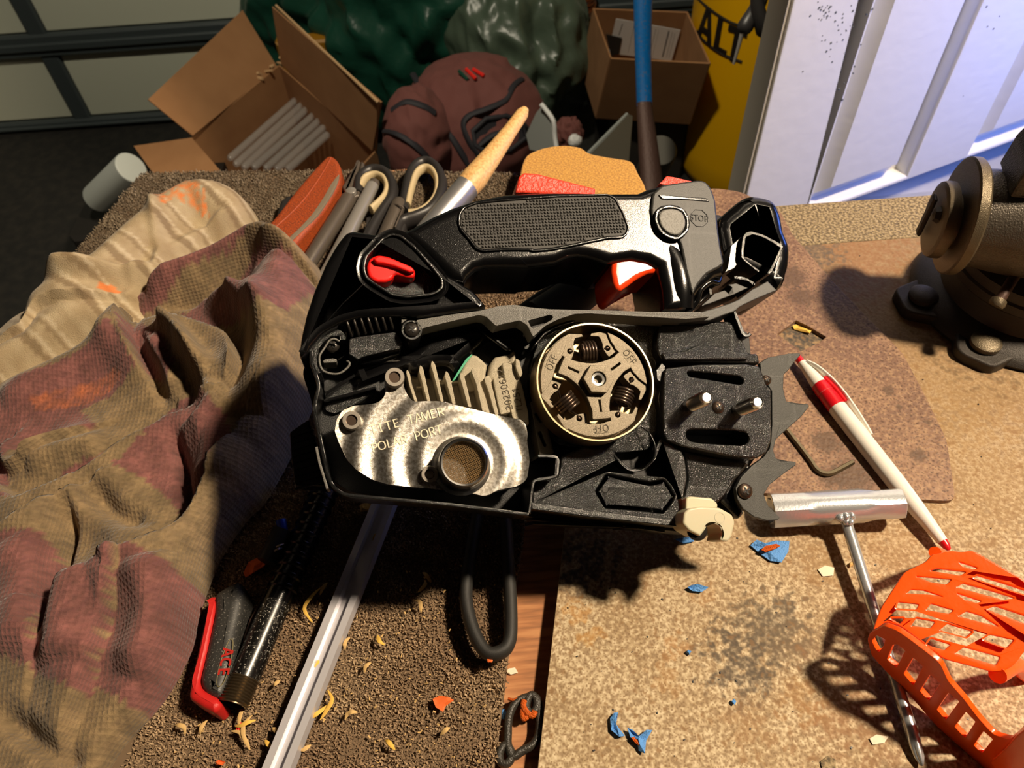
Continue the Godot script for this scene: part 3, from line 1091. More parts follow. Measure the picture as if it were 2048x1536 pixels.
func chainsaw() -> void:
	var t := thing("chainsaw", "black top-handle chainsaw lying on its side with its cover off, muffler and clutch bare", "chainsaw")
	t.transform = SX
	var g: G
	# ---- crankcase and what closes it behind
	pl(t, "crankcase", "inside", so(0, [604, 745, 640, 655, 700, 600, 900, 600, 960, 626, 1060, 620, 1380, 624, 1440, 642, 1498, 665, 1503, 720, 1538, 765, 1540, 880, 1500, 930, 1475, 1010, 1452, 1056, 1400, 1068, 1062, 1034, 700, 985, 665, 962, 640, 900, 622, 800], -30, 3), -58, -30, 0.5)
	pl(t, "starter_housing", "gloss", so(0, [660, 770, 720, 660, 900, 640, 1300, 650, 1440, 690, 1480, 800, 1450, 980, 1390, 1050, 1060, 1010, 760, 960, 690, 900], -58, 8), -80, -58, 1, [], 2, 6)
	for i in 3:
		var a := so(4, [[20, 1375, 705, 1400, 700, 1425, 20, 1400], [720, 1402, 862, 1410, 858, 1438, 718, 1428], [872, 1412, 1020, 1422, 1015, 1462, 868, 1440]][i], -31)
		pl(t, "base_rib", "satin", a, -52, -29.5, 0.3)
	# ---- muffler bay: its rim and its partition
	g = G.new()
	var rim := cat2(G.cm(so(0, [634, 672, 624, 695, 622, 722, 631, 748, 637, 772, 631, 800, 629, 826, 639, 872, 649, 920, 657, 955, 672, 978, 698, 990, 760, 996, 900, 1009, 1058, 1029], -3), 4, false))
	g.wall(rim, 0.0017, -0.032, -0.003, 0.0004)
	part(t, "housing_rim", g, M.satin, 40.0, true)
	g = G.new()
	g.wall(cat2(G.cm(so(4, [-6, 1318, 10, 1190, 22, 1095, 50, 1062, 190, 1035, 210, 985, 200, 890, 60, 880], -4), 4, false)), 0.0016, -0.032, -0.004, 0.0004)
	part(t, "bay_partition", g, M.satin, 40.0, true)
	g = G.new()
	g.wall(cat2(G.cm(so(3, [275, 810, 300, 930, 330, 1030, 360, 1130], -4), 3, false)), 0.0012, -0.02, -0.004, 0.0003)
	part(t, "lip", g, M.worn, 40.0, true)
	for a in [[335, 400, 560, 255, 580, 270, 345, 425], [330, 450, 720, 350, 730, 370, 335, 470]]:
		pl(t, "inner_rib", "gloss", so(3, a, -22), -31, -22, 0.4)
	pl(t, "bay_wall", "grain", so(3, [330, 300, 560, 300, 760, 270, 745, 470, 560, 490, 420, 560, 340, 540], -27, 2), -32, -27, 0.5)
	# vent at the rear corner
	var vent := pl(t, "side_vent", "gloss", so(3, [72, 700, 215, 600, 275, 800, 350, 1110, 115, 1105, 85, 900], -38, 1), -62, -38, 1.0)
	for i in 9:
		var y := 660.0 + i * 50
		pl(vent, "vent_fin", "satin", so(3, [90 + i * 3, y + 60, 250 + i * 9, y + 10, 255 + i * 9, y + 24, 92 + i * 3, y + 76], -36.8), -39, -36.8, 0.2)
	# ---- cylinder
	pl(t, "barrel", "cast", so(0, [812, 748, 850, 755, 900, 760, 960, 760, 1003, 770, 1030, 830, 1030, 870, 840, 870, 812, 810], -27, 3), -40, -27, 2, [], 3)
	for f in [[965, 222, 985, 250, 1000, 330, 1045, 470, 1022, 470, 980, 340, 955, 240], [1062, 186, 1085, 210, 1105, 300, 1142, 470, 1118, 470, 1078, 320, 1052, 230], [1152, 152, 1176, 180, 1195, 260, 1244, 470, 1218, 470, 1165, 260, 1142, 190], [1258, 230, 1282, 255, 1302, 330, 1334, 490, 1308, 490, 1268, 340, 1248, 270], [1370, 242, 1395, 265, 1420, 360, 1454, 510, 1428, 510, 1390, 370, 1362, 275], [1460, 203, 1492, 235, 1520, 330, 1562, 540, 1534, 540, 1490, 340, 1452, 240], [1560, 268, 1590, 300, 1620, 390, 1660, 570, 1632, 570, 1585, 400, 1548, 300]]:
		pl(t, "cooling_fin", "cast", so(3, f, -13, 1), -38, -13, 0.3)
	for f in [[1035, 350, 1120, 345, 1125, 360, 1040, 368], [1190, 325, 1360, 305, 1365, 320, 1195, 342]]:
		pl(t, "fin_tie", "cast", so(3, f, -20), -34, -20, 0.4)
	pl(t, "cylinder_base", "cast", so(13, [380, 550, 470, 545, 640, 495, 700, 540, 790, 700, 860, 880, 860, 1050, 830, 1200, 900, 1536, 600, 1600, 500, 1200, 420, 800], -12, 1), -30, -12, 0.8)
	var cb := t.get_child(t.get_child_count() - 1)
	g = G.new()
	var ta := sp(13, 690, 1150, -12)
	var tb := sp(13, 560, 610, -12)
	var tx := (tb - ta).normalized()
	g.text("20230612", 0.0020, 0.0004, Transform3D(Basis(Vector3(tx.x, tx.y, 0), Vector3(-tx.y, tx.x, 0), Vector3.BACK), Vector3((ta.x + tb.x) / 2, (ta.y + tb.y) / 2, -0.0119) + Vector3(tx.y, -tx.x, 0) * 0.0018))
	part(cb, "cast_number", g, M.cast_dark, 20.0, true)
	pl(t, "flange_band", "cast", so(13, [60, 610, 180, 460, 260, 440, 340, 540, 420, 800, 540, 1300, 600, 1600, 420, 1600, 330, 1150, 230, 760, 180, 610], -14, 1), -32, -14, 0.7)
	pl(t, "cylinder_foot", "cast", so(13, [0, 620, 180, 600, 240, 680, 340, 1000, 470, 1600, 170, 1600, 20, 1000], -16, 1), -32, -16, 0.7)
	var cc := pl(t, "crankcase_flange", "cast", so(13, [640, 90, 800, 60, 860, 110, 980, 130, 1050, 230, 1130, 430, 1180, 560, 1280, 900, 1420, 1536, 1440, 1900, 1000, 1900, 880, 1400, 760, 760, 690, 400], -16, 1), -32, -16, 0.7)
	g = G.new()
	ta = sp(13, 1160, 1480, -16)
	tb = sp(13, 1040, 850, -16)
	tx = (tb - ta).normalized()
	g.text("TL251", 0.0026, 0.0004, Transform3D(Basis(Vector3(tx.x, tx.y, 0), Vector3(-tx.y, tx.x, 0), Vector3.BACK), Vector3((ta.x + tb.x) / 2, (ta.y + tb.y) / 2, -0.0159)))
	part(cc, "cast_number", g, M.cast_dark, 20.0, true)
	pl(t, "flange_edge", "cast", so(13, [1040, -60, 1160, 0, 1180, 120, 1260, 400, 1180, 520, 1110, 400, 1040, 200], -13, 1), -30, -13, 0.5)
	pl(t, "cylinder_lump", "cast", so(7, [830, 1290, 920, 1160, 1200, 1110, 1330, 1020, 1360, 1200, 1330, 1340, 1240, 1310, 1150, 1536, 900, 1700, 760, 1600], -20, 1), -34, -20, 2.0, [], 3)
	pl(t, "intake_flange", "cast", so(7, [430, 1110, 560, 1130, 770, 1330, 740, 1480, 700, 1800, 300, 1900, 180, 1536, 330, 1250], -21, 1), -34, -21, 1.5, [], 3)
	pl(t, "intake_gasket", "gasket_green", so(7, [450, 1100, 455, 1130, 330, 1290, 150, 1560, 60, 1700, 40, 1660, 180, 1430, 330, 1200], -20), -33, -20, 0.2)
	pl(t, "intake_boot", "gloss", so(0, [704, 752, 760, 722, 832, 700, 850, 668, 948, 640, 968, 650, 985, 668, 962, 690, 946, 706, 924, 722, 910, 748, 896, 728, 868, 732, 830, 745, 790, 732], -20, 3), -38, -19, 5.0, [], 4)
	g = G.new()
	g.tube(s3(7, [530, 510, -18, 700, 660, -17, 900, 800, -17, 1150, 990, -18, 1260, 1020, -20]), 0.0011, 8)
	part(t, "web_rib", g, M.gloss, 40.0, true)
	pl(t, "starter_strip", "cast_dark", so(4, [0, 470, 60, 455, 100, 560, 150, 720, 185, 860, 75, 880, 40, 700], -18, 1), -32, -18, 0.6, [G.rnd(so(4, [30, 560, 60, 545, 95, 620, 80, 630], -18), 0.001), G.rnd(so(4, [60, 700, 85, 690, 128, 800, 110, 815], -18), 0.001)])
	# ---- muffler
	var mc := sp(3, 1400, 925, -7)
	var lam := 0.0147
	var lift := func(p: Vector3) -> float:
		var r := Vector2(p.x, p.y).distance_to(mc)
		return -0.00062 * cos(TAU * (r - 0.0125) / lam) * smoothstep(0.011, 0.014, r)
	var mo := so(3, [555, 490, 700, 480, 745, 470, 785, 430, 800, 380, 790, 330, 800, 250, 838, 220, 880, 210, 925, 238, 945, 290, 940, 340, 962, 395, 1010, 462, 1200, 458, 1260, 465, 1640, 560, 1780, 590, 1830, 600, 1868, 640, 1885, 720, 1878, 765, 1890, 830, 1900, 920, 1882, 1050, 1852, 1085, 1800, 1115, 1640, 1150, 1590, 1180, 1540, 1190, 1460, 1170, 1040, 1125, 820, 1103, 700, 1065, 580, 995, 500, 910, 440, 780, 408, 690, 425, 600, 470, 530], -7.5, 1.2)
	var mp := G.new()
	var mi := G.inset(G.ccw(mo), 0.0004)
	var zp := -0.0075
	for i in mo.size():      # skirt and rolled edge
		var o2 := G.ccw(mo)
		var j := (i + 1) % mo.size()
		var A := Vector3(o2[i].x, o2[i].y, -0.012)
		var B := Vector3(o2[j].x, o2[j].y, -0.012)
		var C := Vector3(mi[j].x, mi[j].y, zp); C.z += lift.call(C)
		var D := Vector3(mi[i].x, mi[i].y, zp); D.z += lift.call(D)
		mp.quad(A, B, C, D)
	for ir in 66:
		var r0 := 0.0105 + ir * 0.0011
		if ir == 0: r0 = 0.0
		var r1 := 0.0105 + (ir + 1) * 0.0011
		var ns := 72
		for k in ns:
			var a0 := TAU * k / ns
			var a1 := TAU * (k + 1) / ns
			var cell := PackedVector2Array([mc + Vector2.from_angle(a0) * r0, mc + Vector2.from_angle(a0) * r1, mc + Vector2.from_angle(a1) * r1, mc + Vector2.from_angle(a1) * r0])
			if r0 == 0.0: cell.remove_at(3)
			for q in Geometry2D.intersect_polygons(cell, mi):
				var qq := G.ccw(q)
				for i in range(1, qq.size() - 1):
					var tr := [qq[0], qq[i], qq[i + 1]]
					var w3 := []
					for p in tr:
						var P := Vector3(p.x, p.y, zp)
						P.z += lift.call(P)
						w3.append(P)
					mp.tri(w3[0], w3[1], w3[2])
	var mf := part(t, "muffler", mp, M.polish, 25.0, true)
	for l in [["TITE TAMER", 738, 861, 888, 822], ["POLAR PORT", 742, 897, 884, 858]]:
		g = G.new()
		ta = sp(0, l[1], l[2], -7.5)
		tb = sp(0, l[3], l[4], -7.5)
		tx = (tb - ta).normalized()
		for i in l[0].length():
			if l[0][i] == " ": continue
			var c := ta.lerp(tb, (i + 0.5) / 10.0)
			g.text(l[0][i], 0.0042, 0.0004, Transform3D(Basis(Vector3(tx.x, tx.y, 0), Vector3(-tx.y, tx.x, 0) * 1.0, Vector3.BACK), Vector3(c.x, c.y, zp + 0.00012)), lift)
		part(mf, "engraving", g, M.engraved, 20.0, true)
	pl(mf, "muffler_shell", "cast_dark", G.inset(G.ccw(mo), 0.0015), -30, -11.5, 0.3)
	socket_bolt(t, sp(3, 545, 615, -6.5), -6.5, 0.0044)
	socket_bolt(t, sp(3, 1133, 1022, -6.5), -6.5, 0.0040)
	socket_bolt(t, sp(3, 868, 290, -5.0), -5.0, 0.0047, 0.6)
	g = G.new()
	mc = sp(3, 1398, 928, 6)
	g.t = Transform3D(Basis(), Vector3(mc.x, mc.y, 0))
	g.lathe([Vector2(0.0096, 0.0045), Vector2(0.0098, 0.006), Vector2(0.0106, 0.0064), Vector2(0.0113, 0.0058), Vector2(0.0115, 0.004), Vector2(0.0115, -0.005), Vector2(0.0125, -0.0065), Vector2(0.0140, -0.0078), Vector2(0.0096, -0.0078)].map(func(p): return p), 48, true)
	var pipe := part(t, "outlet_pipe", g, M.steel, 40.0, true)
	g = G.new()
	g.t = Transform3D(Basis(Vector3.BACK, 0.5), Vector3(mc.x, mc.y, 0.0028))
	for i in range(-11, 12):
		var o := i * 0.00086
		var h := sqrt(maxf(0.0, 0.0096 * 0.0096 - o * o))
		for dd in 2:
			var pth := []
			for q in 21:
				var s := -h + 2 * h * q / 20.0
				var z := 0.00016 * (1 if (i + dd) % 2 == 0 else -1) * cos(s / 0.00086 * PI)
				pth.append(Vector3(o, s, z) if dd == 0 else Vector3(s, o, z))
			g.tube(pth, 0.00017, 4)
	part(pipe, "spark_screen", g, M.mesh_wire, 60.0, true)
	# ---- clutch
	var c0 := sp(0, 1192, 762, 0)
	var ct := Transform3D(Basis(), Vector3(c0.x, c0.y, 0))
	g = G.new(); g.t = ct
	g.lathe([Vector2(0.0, -0.015), Vector2(0.0278, -0.015), Vector2(0.0284, -0.0142), Vector2(0.0285, -0.0004), Vector2(0.0288, 0.0), Vector2(0.0295, 0.0), Vector2(0.0298, -0.0005), Vector2(0.0298, -0.016), Vector2(0.0288, -0.0175), Vector2(0.0, -0.0175)], 80)
	var drum := part(t, "clutch_drum", g, M.drum, 40.0, true)
	for k in 3:
		var a0 := deg_to_rad(37.0 + 120.0 * k)
		var po := func(deg: float, r: float) -> Vector2: return c0 + Vector2.from_angle(a0 + deg_to_rad(deg)) * r * 0.001
		var q := PackedVector2Array()
		for i in 17: q.append(po.call(-41 + 82.0 * i / 16, 27.4))
		q.append(po.call(54.5, 25.4)); q.append(po.call(55.5, 24.0)); q.append(po.call(45.5, 24.2)); q.append(po.call(42, 22.8)); q.append(po.call(38.5, 20.6))
		q.append(po.call(37.5, 19.0)); q.append(po.call(33, 17.6)); q.append(po.call(26, 16.2)); q.append(po.call(21.5, 16.0)); q.append(po.call(17.2, 20.3)); q.append(po.call(0, 20.5)); q.append(po.call(-17.2, 20.3)); q.append(po.call(-21.5, 16.0)); q.append(po.call(-26, 16.2))
		q.append(po.call(-33, 17.6)); q.append(po.call(-37.5, 19.0)); q.append(po.call(-38.5, 20.6)); q.append(po.call(-42, 22.8)); q.append(po.call(-45.5, 24.2)); q.append(po.call(-55.5, 24.0)); q.append(po.call(-54.5, 25.4))
		var shoe := pl(t, "clutch_shoe", "tan_metal", q, -12, -4.2, 0.25, [circle(po.call(30, 19.6), 0.00135, 12), circle(po.call(-30, 19.6), 0.00135, 12)])
		q = PackedVector2Array()
		for i in 13: q.append(po.call(-37 + 74.0 * i / 12, 27.0))
		q.append(po.call(30, 23.3)); q.append(po.call(24, 21.9)); q.append(po.call(21, 21.1)); q.append(po.call(0, 20.7)); q.append(po.call(-21, 21.1)); q.append(po.call(-24, 21.9)); q.append(po.call(-30, 23.3))
		pl(shoe, "shoe_face", "tan_metal", q, -5, -3.0, 0.25)
		g = G.new()
		var r := Vector2.from_angle(a0)
		var tc: Vector2 = po.call(0, 23.0)
		g.text("OFF", 0.0021, 0.0003, Transform3D(Basis(Vector3(r.y, -r.x, 0), Vector3(r.x, r.y, 0), Vector3.BACK), Vector3(tc.x, tc.y, -0.00295)))
		g.tube([Vector3(po.call(8, 25.3).x, po.call(8, 25.3).y, -0.0030), Vector3(po.call(0, 25.5).x, po.call(0, 25.5).y, -0.0030), Vector3(po.call(-8, 25.3).x, po.call(-8, 25.3).y, -0.0030), Vector3(po.call(-6, 24.6).x, po.call(-6, 24.6).y, -0.0030)], 0.00013, 4)
		part(shoe, "lettering", g, M.cast_dark, 20.0, true)
		# its return spring
		var b0 := a0 + deg_to_rad(60)
		var rad := Vector2.from_angle(b0)
		var tan := Vector2(-rad.y, rad.x)
		var m := c0 + rad * 0.0166
		var e0 := c0 + Vector2.from_angle(a0 + deg_to_rad(30)) * 0.0196
		var e1 := c0 + Vector2.from_angle(a0 + deg_to_rad(90)) * 0.0196
		var A := Vector3(m.x - tan.x * 0.0036, m.y - tan.y * 0.0036, -0.0062)
		var B := Vector3(m.x + tan.x * 0.0036, m.y + tan.y * 0.0036, -0.0062)
		g = coil(A, B, 0.0047, 0.00085, 4.6, Vector3(rad.x, rad.y, 0))
		var s0: Vector3 = A + (Vector3(tan.x, tan.y, 0)).cross(Vector3(rad.x, rad.y, 0)).normalized() * 0.0047
		var s1: Vector3 = B + (s0 - A)
		g.tube(G.cm([s0, s0.lerp(Vector3(e0.x, e0.y, -0.0036), 0.5) + Vector3(0, 0, 0.001), Vector3(e0.x, e0.y, -0.0040), Vector3(e0.x, e0.y, -0.008)], 4, false), 0.0007, 8)
		g.tube(G.cm([s1, s1.lerp(Vector3(e1.x, e1.y, -0.0036), 0.5) + Vector3(0, 0, 0.001), Vector3(e1.x, e1.y, -0.0040), Vector3(e1.x, e1.y, -0.008)], 4, false), 0.0007, 8)
		part(t, "clutch_spring", g, M.dark_steel, 60.0, true)
	var sq := PackedVector2Array()
	var slots := []
	for k in 3:
		var a0 := deg_to_rad(37.0 + 120.0 * k)
		for e in [[-17.0, 15.0], [-14.5, 19.6], [14.5, 19.6], [17.0, 15.0], [28.0, 11.4], [43.0, 9.4], [60.0, 8.8], [77.0, 9.4], [92.0, 11.4]]:
			sq.append(c0 + Vector2.from_angle(a0 + deg_to_rad(e[0])) * e[1] * 0.001)
		var d := Vector2.from_angle(a0)
		var s := Vector2(-d.y, d.x) * 0.0005
		slots.append(PackedVector2Array([c0 + d * 0.0095 - s, c0 + d * 0.0155 - s, c0 + d * 0.0155 + s, c0 + d * 0.0095 + s]))
	pl(t, "clutch_spider", "tan_metal", G.rnd(sq, 0.0012), -4, 1.0, 0.35, slots)
	var hexa := pl(t, "hub_nut", "tan_metal", circle(c0, 0.0077, 6), 0, 5.0, 0.4, [circle(c0, 0.0036, 20)])
	g = G.new(); g.t = ct
	g.lathe([Vector2(0.0036, 0.0), Vector2(0.0036, 0.0036), Vector2(0.0032, 0.0040), Vector2(0.0021, 0.0038), Vector2(0.0019, 0.0034), Vector2(0.0019, -0.002), Vector2(0.0, -0.002)], 28)
	part(hexa, "shaft_end", g, M.steel, 35.0, true)
	# ---- plates round the clutch
	pl(t, "clutch_backplate", "grain", so(0, [1080, 672, 1110, 652, 1160, 636, 1300, 645, 1328, 650, 1330, 690, 1312, 700, 1318, 860, 1296, 900, 1240, 905, 1180, 900, 1120, 890, 1076, 860, 1060, 800, 1064, 720], -21, 2), -31, -21, 0.6)
	g = G.new()
	g.wall(cat2(G.cm(so(0, [1066, 676, 1085, 655, 1112, 640, 1145, 631, 1180, 628], -8), 4, false)), 0.0012, -0.03, -0.008, 0.0003)
	g.wall(cat2(G.cm(so(0, [1070, 690, 1092, 664, 1120, 650, 1150, 642], -12), 4, false)), 0.001, -0.03, -0.012, 0.0003)
	part(t, "clutch_arch", g, M.gloss, 40.0, true)
	# ---- the top rim plate
	pl(t, "rim_plate", "worn", so(0, [832, 640, 900, 629, 960, 621, 1000, 611, 1030, 609, 1058, 614, 1100, 618, 1200, 620, 1300, 623, 1400, 623, 1420, 634, 1372, 638, 1260, 632, 1180, 627, 1150, 628, 1118, 638, 1090, 652, 1066, 674, 1061, 664, 1054, 650, 1040, 641, 1005, 648, 992, 652, 984, 645, 972, 633, 958, 630, 850, 655, 838, 662], -2, 0.8), -16, -2, 0.35, [G.rnd(so(9, [357, 905, 640, 828, 682, 850, 668, 885, 560, 950, 410, 1002, 388, 965], -2), 0.0008)])
	g = G.new()
	g.wall(so(0, [843, 668, 958, 640, 975, 645, 990, 660, 1008, 655, 1042, 648, 1056, 662, 1062, 690], -8, 2.0), 0.0012, -0.032, -0.014, 0.0)
	part(t, "bay_ceiling", g, M.gloss, 40.0, true)
	# ---- damper spring, its boss and screws
	var sa := s3(1, [475, 1190, -7])[0] as Vector3
	var sb := s3(1, [850, 1125, -7])[0] as Vector3
	part(t, "damper_spring", coil(sa, sb, 0.0050, 0.0007, 7.2, Vector3(0, 0, 1)), M.spring_black, 60.0, true)
	pl(t, "spring_arm", "grain", so(8, [1000, 620, 1040, 572, 1500, 500, 1950, 448, 2010, 520, 2100, 640, 2060, 780, 1700, 860, 1300, 960, 1180, 1020, 1000, 900], -8, 1), -24, -8, 0.5)
	pl(t, "spring_arm_edge", "gloss", so(8, [1250, 1000, 1500, 900, 2048, 810, 2048, 900, 1600, 1060, 1250, 1110, 1200, 1060], -14, 1), -26, -14, 1.2, [], 3)
	var bc := sp(1, 1000, 1212, -2)
	g = G.new(); g.t = Transform3D(Basis(), Vector3(bc.x, bc.y, 0))
	g.lathe([Vector2(0.0048, -0.02), Vector2(0.0050, -0.0026), Vector2(0.0048, -0.002), Vector2(0.0040, -0.002), Vector2(0.0038, -0.003), Vector2(0.0, -0.003)], 32)
	part(t, "screw_boss", g, M.satin, 35.0, true)
	screw(t, bc, -2.4, 0.0036, "spring_black")
	pl(t, "locating_pin", "worn", so(1, [922, 1062, 962, 1060, 970, 1130, 920, 1165], -3, 0.4), -12, -3, 0.3)
	# ---- cable bracket at the rear corner
	g = G.new()
	g.wall(cat2(G.cm(so(8, [880, 610, 860, 520, 770, 460, 640, 470, 500, 560, 380, 680, 310, 830, 310, 1000, 340, 1150, 380, 1300], -6), 4, false)), 0.0030, -0.028, -0.006, 0.0004)
	part(t, "cable_bracket", g, M.grain, 40.0, true)
	g = G.new()
	g.tube(G.cm(s3(8, [800, 640, -6, 700, 590, -5, 600, 630, -5, 540, 720, -5, 480, 810, -5, 405, 930, -5, 400, 1060, -5, 430, 1180, -5, 500, 1260, -5, 640, 1305, -5, 780, 1305, -5, 900, 1245, -5, 1000, 1150, -5, 1015, 1085, -5, 965, 1045, -6]), 3, false), 0.00055, 7)
	part(t, "wire_loop", g, M.worn, 60.0, true)
	screw(t, sp(8, 665, 730, -11), -11, 0.0034, "spring_black")
	pl(t, "metal_tab", "worn", so(8, [465, 1040, 520, 1000, 690, 985, 760, 1010, 745, 1075, 600, 1080, 480, 1085], -13, 0.5), -24, -13, 0.4)
	# ---- hood with the choke well
	var hood := so(1, [505, 462, 560, 452, 740, 480, 870, 466, 1010, 520, 1105, 622, 1250, 770, 1400, 866, 1470, 905, 1568, 1022, 1555, 1045, 1400, 1062, 1060, 1110, 900, 1105, 620, 1110, 470, 1150, 330, 1225, 250, 1310, 200, 1395, 165, 1430, 140, 1400, 160, 1250, 200, 1080, 260, 900, 350, 690, 440, 540], 1, 2.2)
	var well := so(1, [632, 740, 650, 660, 780, 525, 850, 492, 920, 510, 1020, 595, 1150, 735, 1222, 830, 1232, 885, 1200, 925, 1130, 950, 960, 968, 850, 950, 700, 860, 645, 810], 1, 1.6)
	pl(t, "hood", "gloss", hood, -50, 1, 3.4, [well], 5)
	pl(t, "choke_well_floor", "grain", G.inset(G.ccw(well), -0.001), -14, -9, 0)
	g = G.new()
	g.wall(well, 0.0014, -0.010, 0.0024, 0.0004, true)
	part(t, "well_rim", g, M.satin, 40.0, true)
	pl(t, "choke_lever", "red", so(1, [655, 730, 680, 668, 740, 640, 820, 652, 900, 690, 1005, 730, 1030, 770, 1018, 815, 960, 815, 872, 788, 852, 828, 800, 852, 720, 848, 668, 805], -1.5, 1.6), -9, -1.5, 1.5, [], 4)
	var lever := t.get_child(t.get_child_count() - 1)
	pl(lever, "lever_blade", "red", so(1, [700, 668, 760, 645, 850, 668, 1005, 735, 1022, 768, 985, 778, 880, 735, 800, 712, 730, 702], 1.2, 1.0), -3, 1.2, 0.9, [], 3)
	for a in [[1075, 868, 1085, 868, 1092, 946, 1082, 948], [1155, 870, 1165, 868, 1172, 936, 1162, 940], [1118, 880, 1127, 880, 1130, 935, 1121, 936]]:
		pl(t, "well_mark", "worn", so(1, a, -8.6), -9.2, -8.6, 0.1)
	g = G.new()
	g.tube(s3(1, [640, 860, 1.2, 480, 1010, 1.0, 330, 1180, 0.2, 250, 1275, -0.8]), 0.00035, 6)
	part(t, "hood_seam", g, M.gloss, 60.0, true)
	pl(t, "hood_skirt", "gloss", so(1, [1100, 960, 1240, 930, 1440, 922, 1565, 1022, 1540, 1050, 1060, 1105, 700, 1108, 480, 1145, 620, 1060, 850, 1003], -6, 1.5), -45, -6, 1.5)
	# ---- top handle
	var hp := PackedVector2Array()
	hp.append_array(so(1, [880, 470, 1000, 425, 1160, 335, 1300, 272, 1480, 212, 1700, 168, 1900, 155, 2040, 151], 1))
	hp.append_array(so(2, [200, 150, 400, 153, 600, 158, 830, 158, 900, 128, 1000, 104, 1150, 82, 1280, 64, 1335, 70, 1382, 120, 1422, 220, 1432, 330, 1442, 450, 1462, 600, 1490, 720, 1480, 790, 1420, 810, 1370, 860, 1300, 920, 1250, 985, 1200, 1050, 1120, 1065, 1010, 1062, 1015, 1000, 1008, 900, 985, 800, 975, 730, 900, 690, 780, 670, 640, 690, 600, 700, 520, 670, 440, 650, 370, 642, 300, 655, 200, 700, 0, 716], 1))
	hp.append_array(so(1, [1900, 727, 1700, 722, 1560, 727, 1490, 747, 1430, 805, 1405, 860, 1300, 830, 1180, 720, 1060, 600, 960, 520], 1))
	pl(t, "top_handle", "gloss", hp, -44, 1, 5.2, [], 7, 4.2)
	var gp := PackedVector2Array()
	gp.append_array(so(1, [1374, 330, 1405, 290, 1490, 258, 1700, 236, 2040, 212], 2))
	gp.append_array(so(2, [200, 206, 590, 196, 640, 222, 700, 335, 737, 440, 722, 482, 690, 500, 600, 502, 500, 522, 300, 565, 150, 592, 20, 602], 2))
	gp.append_array(so(1, [1900, 592, 1700, 592, 1540, 602, 1495, 585, 1440, 510, 1385, 450, 1366, 400], 2))
	gp = G.rnd(gp, 0.0012)
	g = G.new()
	g.wall(G.inset(G.ccw(gp), -0.0007), 0.0012, -0.001, 0.0022, 0.0004, true)
	part(t, "grip_border", g, M.gloss, 40.0, true)
	var pad := pl(t, "grip_pad", "rubber", gp, -1, 1.9, 0.4)
	g = G.new()
	var gi: PackedVector2Array = G.inset(G.ccw(gp), 0.0008)
	var ga := sp(2, 0, 400, 2)
	var gd := (sp(2, 700, 375, 2) - ga).normalized()
	var gn := Vector2(-gd.y, gd.x)
	for i in range(-40, 40):
		for j in range(-12, 13):
			var c := ga + gd * i * 0.00168 + gn * j * 0.00168
			if not Geometry2D.is_point_in_polygon(c, gi): continue
			var h := 0.00068
			var e := 0.00026
			var q := []
			for s in [[-1, -1], [1, -1], [1, 1], [-1, 1]]: q.append([c + gd * s[0] * h + gn * s[1] * h, c + gd * s[0] * e + gn * s[1] * e])
			for k in 4:
				var m := (k + 1) % 4
				g.quad(Vector3(q[k][0].x, q[k][0].y, 0.00188), Vector3(q[m][0].x, q[m][0].y, 0.00188), Vector3(q[m][1].x, q[m][1].y, 0.0026), Vector3(q[k][1].x, q[k][1].y, 0.0026))
			g.quad(Vector3(q[0][1].x, q[0][1].y, 0.0026), Vector3(q[1][1].x, q[1][1].y, 0.0026), Vector3(q[2][1].x, q[2][1].y, 0.0026), Vector3(q[3][1].x, q[3][1].y, 0.0026))
	var kn := part(pad, "knurling", g, M.rubber, 20.0, true)
	kn.set_meta("kind", "stuff")
	# stop switch end of the handle
	pl(t, "switch_housing", "switch_skin", so(2, [930, 175, 1000, 112, 1150, 90, 1280, 74, 1330, 82, 1374, 130, 1408, 220, 1420, 330, 1430, 450, 1452, 600, 1476, 710, 1440, 740, 1340, 790, 1270, 880, 1236, 950, 1215, 900, 1180, 760, 1150, 600, 1135, 530, 1000, 505, 940, 420, 915, 300], 2.8, 2), 0, 2.8, 1.2, [], 3)
	pl(t, "switch_ledge", "gloss", so(2, [970, 185, 1150, 196, 1340, 210, 1366, 240, 1340, 236, 1150, 224, 1000, 222], 3.4, 0.8), 2, 3.4, 0.6)
	var bb := G.rnd(so(2, [950, 340, 990, 285, 1090, 275, 1170, 310, 1200, 390, 1190, 460, 1130, 520, 1050, 510, 970, 440], 3.8), 0.003)
	g = G.new()
	g.wall(bb, 0.0022, 0.001, 0.0042, 0.0006, true)
	part(t, "button_collar", g, M.gloss, 40.0, true)
	pl(t, "stop_button", "button", G.inset(G.ccw(bb), 0.0014), 1, 4.6, 0.8, [], 3)
	var oc := sp(2, 1282, 366, 2.8)
	var up := (sp(2, 1270, 300, 2.8) - sp(2, 1285, 400, 2.8)).normalized()
	up = Vector2(0.03, 1).normalized()
	g = G.new()
	var og := PackedVector2Array()
	for i in 8: og.append(oc + Vector2.from_angle(deg_to_rad(22.5 + 45 * i)) * 0.0050)
	g.wall(og, 0.00028, 0.0027, 0.0031, 0.0001, true)
	g.text("STOP", 0.0026, 0.0005, Transform3D(Basis(Vector3(up.y, -up.x, 0) * 0.95, Vector3(up.x, up.y, 0), Vector3.BACK), Vector3(oc.x, oc.y, 0.0029)))
	part(t, "stop_mark", g, M.inside, 30.0, true)
	# trigger and lockout
	pl(t, "throttle_trigger", "trigger", so(2, [645, 575, 720, 570, 830, 580, 900, 610, 980, 665, 1040, 735, 1000, 770, 900, 780, 820, 820, 740, 880, 690, 915, 652, 905, 630, 850, 618, 760, 625, 650], -3, 1.2), -34, -3, 2.6, [], 5)
